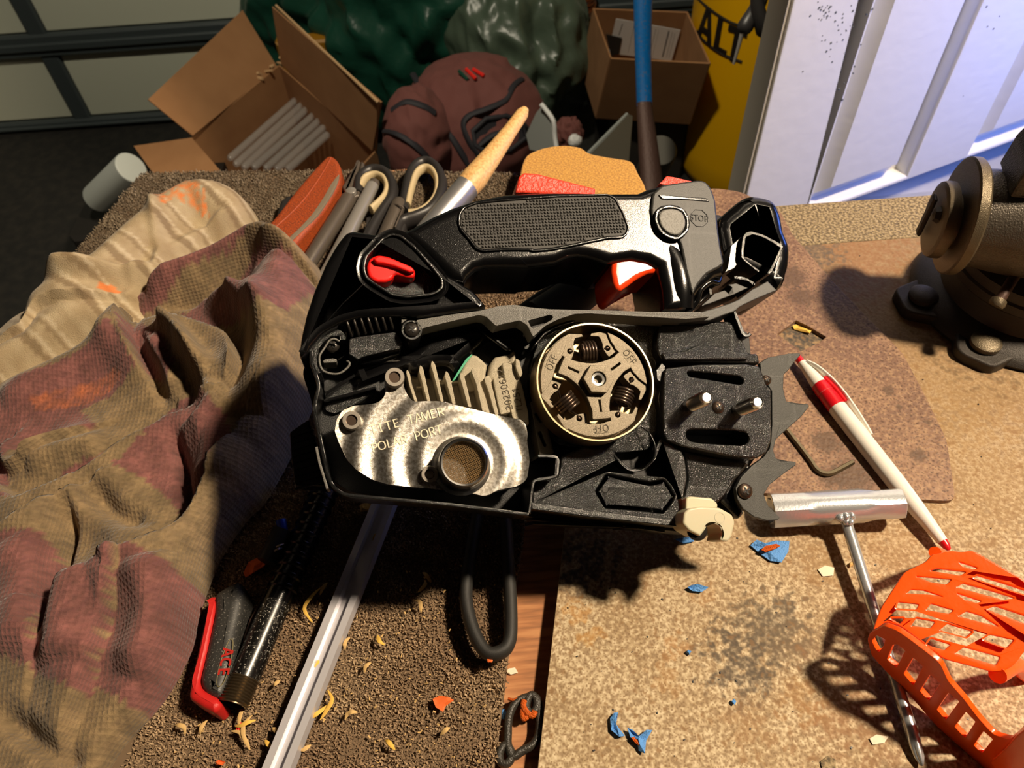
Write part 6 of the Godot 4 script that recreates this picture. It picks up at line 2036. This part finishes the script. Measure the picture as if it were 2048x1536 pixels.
	var hr := [0.0098, 0.0110, 0.0086, 0.0064, 0.0057, 0.0020]
	var rr := []
	for i in hp.size():
		var f := float(i) / 5.0
		var ii := mini(int(f), 4)
		rr.append(lerpf(hr[ii], hr[ii + 1], f - ii) if i < hp.size() - 2 else 0.0035)
	g.tube(hp, rr, 22)
	part(t, "grip", g, M.handle_wood, 60.0)
	g = G.new()
	g.tube(strip3([850, 470, 14, 885, 430, 17, 918, 393, 21, 944, 363, 24.5]), [0.0095, 0.0100, 0.0106, 0.0104], 22)
	part(t, "tape_wrap", g, M.tape, 60.0)
	# tan suede
	var q := cat2(G.cm(lay([1032, 420, 1036, 375, 1048, 318, 1075, 299, 1120, 290, 1160, 294, 1180, 306, 1220, 314, 1262, 322, 1276, 345, 1292, 378, 1290, 420], 0.018), 4))
	g = G.new()
	g.t = flat(BY)
	g.prism(q, 0.013, 0.018, 0.002, 0.001, 3)
	t = single("suede_pad", "stiff tan suede leather piece at the back edge of the bench", "leather", g, M.suede, at(1160, 360, 0.0), 40.0)
	g = G.new()
	g.t = flat(BY)
	g.prism(G.inset(G.ccw(q), 0.006), -0.004, 0.0128, 0.003, 0.003, 2)
	part(t, "under_layer", g, M.suede, 40.0)
	g = slab([560, 400, 575, 390, 592, 388, 585, 412, 560, 440, 552, 430], 0.008, -0.003, 0.003, 0.002)
	single("black_clip", "small black plastic clip behind the orange handle", "clip", g, M.tool_black, at(570, 410, -0.003), 40.0)
	g = G.new()
	g.tube(G.cm(strip3([462, 505, 10, 478, 492, 12, 490, 480, 12, 508, 462, 10]), 3, false), 0.0055, 14)
	single("olive_roll", "olive rolled rag end showing in the open end of the striped cloth", "rag", g, mat("olive", rgb(150, 142, 98), 0.7), at(480, 490, -0.003), 60.0)

func vise() -> void:
	var t := thing("bench_vise", "heavy cast-iron bench vise bolted to the right back corner of the bench", "vise", at(2010, 620, 0.0))
	var d := Vector3(cos(0.28), 0.0, sin(0.28))
	var o := at(1908, 432, 0.082)
	var x := lookat(o, d, Vector3.UP)
	var g := G.new()
	g.t = x
	g.lathe([Vector2(0.0, 0.0), Vector2(0.0355, 0.0), Vector2(0.037, 0.001), Vector2(0.037, 0.006), Vector2(0.0355, 0.0075), Vector2(0.0, 0.0075)], 56)
	part(t, "face_plate", g, M.castiron_worn, 35.0)
	g = G.new()
	g.t = lookat(o - d * 0.009 - Vector3(0, 0.004, 0), d, Vector3.UP)
	g.lathe([Vector2(0.0, -0.002), Vector2(0.021, -0.002), Vector2(0.0238, -0.001), Vector2(0.0245, 0.001), Vector2(0.0245, 0.0052), Vector2(0.018, 0.006), Vector2(0.018, 0.010), Vector2(0.0, 0.010)], 44)
	part(t, "inner_plate", g, M.castiron_worn, 35.0)
	g = G.new()
	g.t = lookat(o - d * 0.011 + Vector3(0, 0.004, 0.006), d, Vector3.UP)
	g.lathe([Vector2(0.0, -0.006), Vector2(0.004, -0.005), Vector2(0.0055, -0.002), Vector2(0.0055, 0.002), Vector2(0.0, 0.002)], 6)
	part(t, "plate_bolt", g, M.vise_dark, 20.0)
	g = G.new()
	g.t = lookat(o - d * 0.011 + Vector3(0, -0.006, -0.006), d, Vector3.UP)
	g.box(Vector3(0, 0, -0.001), Vector3(0.006, 0.03, 0.003), 0.001)
	part(t, "plate_groove", g, M.vise_dark, 20.0)
	g = G.new()
	g.t = x
	g.lathe([Vector2(0.0, 0.007), Vector2(0.030, 0.007), Vector2(0.0305, 0.012), Vector2(0.031, 0.020), Vector2(0.032, 0.026), Vector2(0.0335, 0.04), Vector2(0.034, 0.07), Vector2(0.035, 0.16), Vector2(0.0, 0.16)], 56)
	part(t, "barrel", g, M.castiron, 50.0)
	g = G.new()
	g.t = Transform3D(Basis(d, Vector3.UP, d.cross(Vector3.UP)), o + d * 0.017 + Vector3(0, 0.041, 0))
	g.prism(G.rnd(v2([0, -0.012, 0.2, -0.012, 0.2, 0.016, 0.004, 0.016, 0.001, 0.008]), 0.002), -0.019, 0.017, 0.002, 0.002, 2)
	part(t, "anvil_block", g, M.castiron, 35.0)
	var bx := at(2026, 600, 0.0)
	g = G.new()
	g.t = Transform3D(Basis(Vector3.RIGHT, -PI / 2), bx)
	g.lathe([Vector2(0.0, 0.0), Vector2(0.070, 0.0), Vector2(0.071, 0.003), Vector2(0.067, 0.009), Vector2(0.054, 0.014), Vector2(0.049, 0.026), Vector2(0.050, 0.030)], 64)
	part(t, "base", g, M.vise_dark, 40.0)
	g = G.new()
	g.t = Transform3D(Basis(Vector3.RIGHT, -PI / 2), bx)
	g.lathe([Vector2(0.0, 0.029), Vector2(0.053, 0.029), Vector2(0.0545, 0.031), Vector2(0.0545, 0.037), Vector2(0.053, 0.0385), Vector2(0.0535, 0.040), Vector2(0.053, 0.046), Vector2(0.048, 0.049), Vector2(0.036, 0.056), Vector2(0.033, 0.085), Vector2(0.0, 0.085)], 64)
	part(t, "swivel_ring", g, M.vise_dark, 35.0)
	for e in [[1958, 706, 0.0098, "castiron_worn"], [1836, 612, 0.0098, "vise_dark"]]:
		var c := at(e[0], e[1], 0.0)
		g = G.new()
		var c2 := Vector2(c.x, -c.z)
		var b2 := Vector2(bx.x, -bx.z)
		var rd := (c2 - b2).normalized()
		var sd := Vector2(-rd.y, rd.x)
		g.t = flat(BY)
		g.prism(G.rnd(PackedVector2Array([b2 + rd * 0.04 + sd * 0.03, b2 + rd * 0.04 - sd * 0.03, c2 + rd * 0.016 - sd * 0.012, c2 + rd * 0.016 + sd * 0.012]), 0.006), 0.0, 0.008, 0.002, 0, 3)
		part(t, "lug", g, M.vise_dark, 40.0)
		g = G.new()
		g.t = Transform3D(Basis(Vector3.RIGHT, -PI / 2), c + Vector3(0, 0.008, 0))
		g.lathe([Vector2(0.009, 0.0), Vector2(e[2], 0.001), Vector2(e[2], 0.004), Vector2(0.007, 0.0062), Vector2(0.0, 0.0072)], 28)
		part(t, "bolt_head", g, M[e[3]], 40.0)
	g = G.new()
	g.tube(G.cm([at(2052, 515, 0.062), at(2034, 545, 0.058), at(2012, 580, 0.053), at(1998, 602, 0.049)], 3, false), 0.0032, 14)
	var h := part(t, "locking_lever", g, M.rust, 60.0)
	g = G.new()
	g.tube([at(1999, 600, 0.0495), at(1994, 608, 0.048), at(1991, 612, 0.047)], [0.0046, 0.0050, 0.0042], 16)
	part(h, "lever_end", g, M.castiron_worn, 50.0)
	g = G.new()
	g.t = lookat(at(2044, 520, 0.068), Vector3(-0.3, 0.4, 0.8), Vector3.UP)
	g.lathe([Vector2(0.0, -0.01), Vector2(0.009, -0.01), Vector2(0.010, 0.0), Vector2(0.008, 0.004), Vector2(0.0, 0.005)], 24)
	part(t, "lever_boss", g, M.castiron, 40.0)

# ---------------------------------------------------------------- the garage behind the bench
func plate(a: Array, th: float) -> G:          # a flat sheet through the points (nearly in one plane), th thick
	var n := Vector3.ZERO
	var c := Vector3.ZERO
	for p in a: c += p / a.size()
	for i in a.size(): n += (a[i] - c).cross(a[(i + 1) % a.size()] - c)
	n = n.normalized()
	var u: Vector3 = (a[1] - a[0]).normalized()
	u = (u - n * u.dot(n)).normalized()
	var f := Transform3D(Basis(u, n.cross(u), n), c)
	var q := PackedVector2Array()
	for p in a:
		var l: Vector3 = f.affine_inverse() * p
		q.append(Vector2(l.x, l.y))
	var g := G.new()
	g.t = f
	g.prism(q, -th / 2, th / 2, th * 0.2, th * 0.2, 1)
	return g

func heap(c: Vector3, r: Vector3, amp: float, freq: float, sd: int, nu := 90, nv := 56, sharp := 1.0) -> G:     # a slumped bundle of cloth
	var f := noise(sd, freq, FastNoiseLite.TYPE_SIMPLEX, 3)
	var f2 := noise(sd + 1, freq * 2.6, FastNoiseLite.TYPE_SIMPLEX, 2)
	var rows := []
	for j in nv + 1:
		var th := PI * j / nv
		var row := []
		for i in nu:
			var ph := TAU * i / nu
			var d := Vector3(sin(th) * cos(ph), cos(th), -sin(th) * sin(ph))
			var p := d * r
			var w := f.get_noise_3d(p.x * 1.6, p.y, p.z)
			var rd := 1.0 - absf(w) * 2.0
			var s := 1.0 + amp * (rd * sharp + 0.4 * f2.get_noise_3dv(p) + 0.6 * w)
			var q := c + p * s
			if q.y < 0.004: q.y = 0.004
			row.append(q)
		rows.append(row)
	var g := G.new()
	g.sheet(rows, true)
	return g

func onto(x: float, y: float, c: Vector3, r: Vector3, lift := 1.0) -> Vector3:     # where the line of sight meets that bundle
	var o := (EYE - c) / (r * lift)
	var d := ray(x, y) / (r * lift)
	var b := o.dot(d)
	var dd := b * b - d.dot(d) * (o.dot(o) - 1.0)
	if dd < 0: return EYE + ray(x, y) * (-b / d.dot(d))
	return EYE + ray(x, y) * ((-b - sqrt(dd)) / d.dot(d))

func background() -> void:
	var g: G
	var t: Node3D
	# open carton with clear tubes
	var yr := 0.34
	var A := low(382, 276, yr)
	var B := low(558, 130, yr)
	var C := low(752, 300, yr)
	var D := A + C - B
	t = thing("open_carton", "large open cardboard carton with raised flaps holding clear plastic tubes, left behind the bench", "box", Vector3((A.x + C.x) / 2, 0, (A.z + C.z) / 2))
	for e in [[A, B], [B, C], [C, D], [D, A]]:
		var dn := Vector3(0, -yr + 0.004, 0)
		part(t, "side", plate([e[0], e[1], e[1] + dn, e[0] + dn], 0.004), M.cardboard)
	part(t, "bottom", plate([A, B, C, D].map(func(p): return Vector3(p.x, 0.006, p.z)), 0.004), M.cardboard)
	part(t, "flap", plate([A, B, low(481, 25, yr + 0.10), low(299, 195, yr + 0.10)], 0.004), M.cardboard)
	part(t, "flap", plate([B, C, low(757, 206, yr + 0.15), low(551, 12, yr + 0.15)], 0.004), M.cardboard)
	part(t, "flap", plate([A, A.lerp(D, 0.8), low(330, 380, yr - 0.04), low(268, 293, yr - 0.04)], 0.004), M.cardboard)
	g = G.new()
	g.tube([low(552, 11, yr + 0.15), low(757, 205, yr + 0.15), low(752, 300, yr)], 0.0032, 6)
	part(t, "flap_edge", g, M.card_edge, 30.0)
	g = G.new()
	for i in 7:
		var p := low(515 + i * 8, 155 - i * 6, yr + 0.003)
		g.tube([p, p + Vector3(rng.randf_range(-0.01, 0.02), rng.randf_range(0, 0.012), 0.01)], rng.randf_range(0.002, 0.005), 5)
	part(t, "torn_edge", g, M.card_edge, 20.0)
	var tubes := [[458, 318, 592, 200], [470, 330, 606, 208], [486, 336, 616, 216], [506, 336, 630, 228], [530, 338, 640, 240], [552, 340, 648, 254], [574, 340, 656, 268]]
	for i in tubes.size():
		var e = tubes[i]
		g = G.new()
		var p0 := low(e[0], e[1], yr - 0.075)
		var p1 := low(e[2], e[3], yr - 0.075)
		g.tube([p0, p0.lerp(p1, 0.02), p0.lerp(p1, 0.98), p1], [0.006, 0.009, 0.009, 0.006], 14)
		single("plastic_tube", "clear plastic tube lying with its likes in the open carton", "tube", g, M.tube_clear, p0.lerp(p1, 0.5), 50.0, "clear tubes in the carton")
	# carton with a shipping label
	var y2 := 0.42
	var r := [low(1187, 16, y2), low(1375, 25, y2), low(1420, 127, y2), low(1222, 115, y2)]
	var bl := low(1192, 236, y2 - 0.20)
	var br := low(1380, 247, y2 - 0.20)
	var b := [r[0] + (bl - r[3]), r[1] + (br - r[2]), br, bl]
	t = thing("labelled_carton", "small open cardboard carton with a white shipping label inside, behind the blue bar", "box", Vector3((b[0].x + b[2].x) / 2, b[0].y, (b[0].z + b[2].z) / 2))
	for i in 4:
		var j := (i + 1) % 4
		part(t, "side", plate([r[i], r[j], b[j], b[i]], 0.004), M.cardboard)
	part(t, "bottom", plate(b, 0.004), M.cardboard)
	var wn: Vector3 = (r[1] - r[0]).cross(b[0] - r[0]).normalized()
	if wn.z < 0: wn = -wn
	var wo: Vector3 = r[0] + wn * 0.004
	var lab := part(t, "shipping_label", plate([onp(1232, 37, wo, wn), onp(1361, 60, wo, wn), onp(1343, 122, wo, wn), onp(1216, 106, wo, wn)], 0.0008), M.paper)
	g = G.new()
	for e in [[1312, 58, 1298, 114, 0.5], [1318, 60, 1304, 115, 0.3], [1338, 62, 1325, 114, 2.4], [1345, 64, 1333, 115, 0.6], [1350, 66, 1338, 116, 0.5], [1268, 52, 1256, 106, 0.5], [1280, 56, 1268, 106, 0.4], [1292, 54, 1280, 104, 0.7], [1245, 48, 1238, 70, 1.4]]:
		var p0 := onp(e[0], e[1], wo + wn * 0.0005, wn)
		var p1 := onp(e[2], e[3], wo + wn * 0.0005, wn)
		g.tube([p0, p1], e[4] * 0.0007, 4, false, true, 0.2, wn)
	part(lab, "print", g, M.ink, 20.0)
	part(t, "dark_patch", plate([onp(1212, 68, wo + wn * 0.002, wn), onp(1244, 76, wo + wn * 0.002, wn), onp(1238, 108, wo + wn * 0.002, wn), onp(1222, 112, wo + wn * 0.002, wn)], 0.001), M.dark_box)
	# what the small carton stands on
	g = G.new()
	var cx: float = (b[0].x + b[2].x) / 2
	var cz: float = (b[0].z + b[2].z) / 2
	var top: float = b[0].y - 0.004
	g.box(Vector3(cx + 0.03, top / 2, cz - 0.02), Vector3(0.22, top, 0.2), 0.006)
	single("dark_crate", "dark crate under the small labelled carton", "crate", g, M.dark_box, Vector3(cx, 0, cz))
	# blue bar
	t = thing("pry_bar", "tall blue-painted steel bar with a rusty brown lower end, leaning behind the bench", "bar", low(1302, 370, 0.0))
	var z0 := 1.28
	var top3 := far(1284, -90, -z0 - 0.06)
	var p2 := far(1289, 215, -1.06)
	var p3 := far(1305, 385, -0.93)
	var pend := p3 + (p3 - p2) * ((p3.y - 0.01) / (p2.y - p3.y))
	g = G.new()
	g.tube([top3, far(1286, 0, -z0), far(1286, 110, -1.16), p2], [0.017, 0.0165, 0.0135, 0.0125], 14, false, true, 0.8, Vector3(0, 0.3, 1))
	part(t, "painted_shaft", g, M.blue_paint, 50.0)
	g = G.new()
	g.tube([far(1289, 205, -1.065), p2, p2.lerp(p3, 0.5), p3, pend], [0.0115, 0.0125, 0.0155, 0.018, 0.02], 14, false, true, 0.8, Vector3(0, 0.3, 1))
	part(t, "rusty_end", g, M.rust, 50.0)
	# yellow drum
	var dc := low(1512, 322, 0.0)
	dc.y = 0.0
	var dr := 0.235
	t = thing("yellow_drum", "tall yellow plastic drum with black lettering standing beside the white door", "drum", dc)
	g = G.new()
	g.t = Transform3D(Basis(Vector3.RIGHT, -PI / 2), dc)
	g.lathe([Vector2(0.0, 0.0), Vector2(dr * 0.86, 0.0), Vector2(dr * 0.93, 0.012), Vector2(dr * 0.97, 0.04), Vector2(dr, 0.10), Vector2(dr * 1.02, 0.70), Vector2(dr * 0.98, 0.74), Vector2(dr * 0.9, 0.75), Vector2(0, 0.75)], 72)
	part(t, "shell", g, M.yellow, 40.0)
	var oncyl := func(x: float, y: float) -> Array:
		var o := EYE - dc
		var d := ray(x, y)
		var rr := dr * 1.016
		var qa := d.x * d.x + d.z * d.z
		var qb := o.x * d.x + o.z * d.z
		var qc := o.x * o.x + o.z * o.z - rr * rr
		var dd := maxf(qb * qb - qa * qc, 0.0)
		var p := EYE + d * ((-qb - sqrt(dd)) / qa)
		return [p, Vector3(p.x - dc.x, 0, p.z - dc.z).normalized()]
	g = G.new()
	for e in [["A", 1412, 52], ["L", 1443, 75], ["T", 1470, 92]]:
		var h = oncyl.call(e[1], e[2])
		var n: Vector3 = h[1]
		g.text(e[0], 0.075, 0.003, Transform3D(Basis(Vector3.UP.cross(n).normalized() * 0.95, Vector3.UP, n), h[0]), null, true)
	for e in [[[1394, -6, 1412, 12, 1436, 30, 1460, 44, 1482, 52]], [[1394, 62, 1406, 80, 1428, 98, 1452, 112, 1484, 124]]]:
		var pts := []
		for i in range(0, e[0].size(), 2): pts.append(oncyl.call(e[0][i], e[0][i + 1])[0])
		g.tube(G.cm(pts, 4, false), 0.003, 6)
	part(t, "lettering", g, M.black_paint, 30.0)
	# screwdriver hanging by a cord
	t = thing("hanging_tool", "black-handled screwdriver hanging point down in front of the yellow drum", "screwdriver", far(1480, 70, -0.98))
	g = G.new()
	g.tube(G.cm([far(1532, -70, -1.04), far(1520, 0, -1.01), far(1500, 36, -0.99), far(1484, 66, -0.98)], 4, false), [0.008, 0.0085, 0.009, 0.0095, 0.010, 0.010, 0.0098, 0.0095, 0.0098, 0.0105, 0.011, 0.0095, 0.006], 16)
	part(t, "handle", g, M.tool_black, 50.0)
	g = G.new()
	g.tube([far(1484, 66, -0.98), far(1478, 90, -0.975), far(1467, 128, -0.97)], [0.003, 0.0026, 0.0018], 10)
	part(t, "blade", g, M.tool_chrome, 50.0)
	g = G.new()
	g.tube([far(1532, -70, -1.04), far(1545, -300, -1.06), Vector3(far(1545, -300, -1.06).x, 2.76, -1.06)], 0.0015, 6)
	part(t, "cord", g, M.tool_black, 50.0)
	g = G.new()
	g.tube(G.cm([far(1512, -30, -0.995), far(1516, 20, -0.985), far(1524, 48, -0.98), far(1526, 70, -0.98)], 3, false), [0.007, 0.008, 0.009, 0.0095, 0.010, 0.0103, 0.010, 0.0095, 0.006], 16)
	part(t, "second_grip", g, M.tool_black, 50.0)
	# green tarpaulin, heaped in three bundles
	var tc := far(850, 10, -2.15)
	t = thing("tarp", "crumpled dark green plastic tarpaulin heaped in the middle of the background", "tarp", Vector3(tc.x, 0, tc.z))
	part(t, "bundle", heap(Vector3(tc.x, 0.30, tc.z), Vector3(0.34, 0.30, 0.2), 0.20, 3.0, 200, 130, 80), M.tarp, 80.0)
	tc = far(1035, 85, -2.0)
	part(t, "bundle", heap(Vector3(tc.x, 0.25, tc.z), Vector3(0.19, 0.22, 0.17), 0.16, 4.0, 210, 110, 70), M.tarp_grey, 80.0)
	tc = far(660, 10, -2.25)
	part(t, "bundle", heap(Vector3(tc.x, 0.28, tc.z), Vector3(0.24, 0.28, 0.14), 0.16, 3.0, 220, 110, 70), M.tarp, 80.0)
	# maroon jacket
	var jr := Vector3(0.17, 0.165, 0.17)
	var jc := far(950, 262, -1.58)
	t = thing("jacket", "maroon jacket with black piping and a small red and green badge, bundled behind the bench", "jacket", Vector3(jc.x, 0, jc.z))
	part(t, "body", heap(jc, jr, 0.06, 5.0, 230, 110, 70, 0.7), M.jacket, 80.0)
	var sc := far(838, 278, -1.47)
	var sr := Vector3(0.075, 0.11, 0.11)
	part(t, "sleeve", heap(sc, sr, 0.07, 7.0, 240, 80, 50, 0.8), M.jacket, 80.0)
	g = G.new()
	g.box(Vector3(jc.x - 0.04, (jc.y - 0.10) / 2, jc.z), Vector3(0.34, jc.y - 0.10, 0.2), 0.02)
	part(t, "folded_hem", g, M.jacket, 60.0)
	g = G.new()
	for e in [[1044, 158, 1026, 172, 1010, 200, 975, 217, 938, 231, 926, 252, 940, 287, 958, 312], [826, 148, 850, 190, 876, 228, 912, 287, 948, 345], [958, 290, 985, 270, 1010, 262, 1024, 245, 1050, 250, 1064, 280]]:
		var pts := []
		for i in range(0, e.size(), 2): pts.append(onto(e[i], e[i + 1], jc, jr, 1.03))
		g.tube(G.cm(pts, 5, false), 0.0075, 8, false, true, 0.6)
	for e in [[770, 262, 792, 266, 820, 282, 846, 305, 866, 332], [784, 220, 812, 204, 846, 212, 870, 226]]:
		var pts := []
		for i in range(0, e.size(), 2): pts.append(onto(e[i], e[i + 1], sc, sr, 1.03))
		g.tube(G.cm(pts, 5, false), 0.0085, 8, false, true, 0.6)
	part(t, "piping", g, M.piping, 60.0)
	g = G.new()
	var nk := []
	for e in [[946, 262], [972, 238], [1012, 232], [1044, 244], [1052, 276], [1020, 300], [975, 306], [950, 290]]: nk.append(onto(e[0], e[1], jc, jr, 1.035))
	var nc := Vector3.ZERO
	for q in nk: nc += q / nk.size()
	for i in nk.size(): g.tri(nc, nk[(i + 1) % nk.size()], nk[i])
	g.tube(nk, 0.006, 8, true)
	part(t, "neck_opening", g, M.piping, 60.0)
	for e in [[[918, 142, 936, 160], "tarp"], [[932, 138, 952, 158], "lens_red"], [[946, 138, 968, 152], "lens_red"]]:
		g = G.new()
		g.tube([onto(e[0][0], e[0][1], jc, jr, 1.045), onto(e[0][2], e[0][3], jc, jr, 1.045)], 0.004, 6)
		part(t, "badge_stripe", g, M[e[1]], 50.0)
	# white plastic jug and odds and ends between jacket and small carton
	var jz := -1.38
	t = thing("plastic_jug", "cut-open cream plastic jug with a white rim, between the jacket and the grey sheet", "jug", far(1090, 300, jz))
	part(t, "wall", plate([far(1086, 211, jz), far(1108, 242, jz + 0.03), far(1116, 312, jz + 0.06), far(1062, 300, jz), far(1056, 268, jz - 0.02), far(1074, 226, jz - 0.01)], 0.012), M.pvc)
	g = G.new()
	g.tube(G.cm([far(1082, 208, jz + 0.01), far(1092, 220, jz + 0.02), far(1107, 243, jz + 0.04), far(1110, 275, jz + 0.05), far(1116, 312, jz + 0.07)], 3, false), 0.005, 8)
	part(t, "rim", g, M.paper, 50.0)
	t = thing("brown_rag", "small brown and white rag beside the cut-open jug", "rag", far(1140, 280, -1.5))
	part(t, "cloth", heap(far(1138, 268, -1.52), Vector3(0.03, 0.035, 0.03), 0.2, 30.0, 260, 40, 26), M.jacket, 60.0)
	part(t, "white_corner", heap(far(1150, 282, -1.47), Vector3(0.014, 0.014, 0.012), 0.2, 50.0, 262, 24, 16), M.paper, 60.0)
	t = thing("grey_sheet", "dark grey sheet of board with a pale edge leaning below the small carton", "board", far(1225, 320, -1.3))
	var s0 := far(1254, 229, -1.42)
	var s1 := far(1166, 318, -1.28)
	part(t, "face", plate([s0, s1, far(1180, 345, -1.26), far(1256, 350, -1.28), far(1264, 234, -1.42)], 0.006), M.grey_sheet)
	g = G.new()
	g.tube([s0, s1], 0.0045, 6)
	part(t, "edge", g, M.pvc, 40.0)
	g = G.new()
	var ga := far(1322, 300, -1.42)
	var gb := ga + Vector3(0.02, -0.5, -0.36)
	gb = ga + (gb - ga) * ((ga.y - 0.03) / (ga.y - gb.y))
	g.tube([gb, ga.lerp(gb, 0.02), ga], [0.036, 0.036, 0.033], 26)
	single("grey_post", "round grey post end just right of the bar's rusty part", "post", g, M.grey_sheet, gb, 40.0)
	# coil of copper-brown cable
	g = G.new()
	var kc := far(1142, 4, -2.2)
	for i in 7:
		var pts := []
		for k in 40:
			var an := TAU * k / 40
			pts.append(kc + Vector3(cos(an) * (0.062 + 0.003 * (i % 3)), (i - 3) * 0.010 + 0.006 * sin(an * 2 + i), sin(an) * 0.062))
		g.tube(pts, 0.0055, 8, true)
	single("cable_coil", "coil of shiny brown cable at the top of the background above the small carton", "cable", g, M.copper, kc, 60.0)
	# white pipe end beside the bench
	g = G.new()
	var w0 := low(196, 396, 0.31)
	var w1 := low(262, 336, 0.40)
	g.tube([w0 + (w0 - w1) * 0.02, w0, w1, w1 + (w1 - w0) * 0.02], [0.028, 0.032, 0.034, 0.031], 22)
	t = single("white_pipe", "short fat white plastic pipe end beside the carpet's far left corner", "pipe", g, M.pipe_pvc, w0, 50.0)
	g = G.new()
	g.box(Vector3(w0.x + 0.08, 0.13, w0.z - 0.06), Vector3(0.3, 0.26, 0.26), 0.01)
	single("floor_crate", "black crate on the floor carrying the white pipe end", "crate", g, M.black_paint, Vector3(w0.x, 0, w0.z))
	var yp := far(612, 74, -2.0)
	g = G.new()
	g.box(Vector3(yp.x - 0.01, yp.y / 2, yp.z), Vector3(0.14, yp.y, 0.05), 0.006)
	single("yellow_case", "dull yellow case edge showing behind the carton's right flap", "case", g, M.yellow_dull, Vector3(yp.x, 0, yp.z))
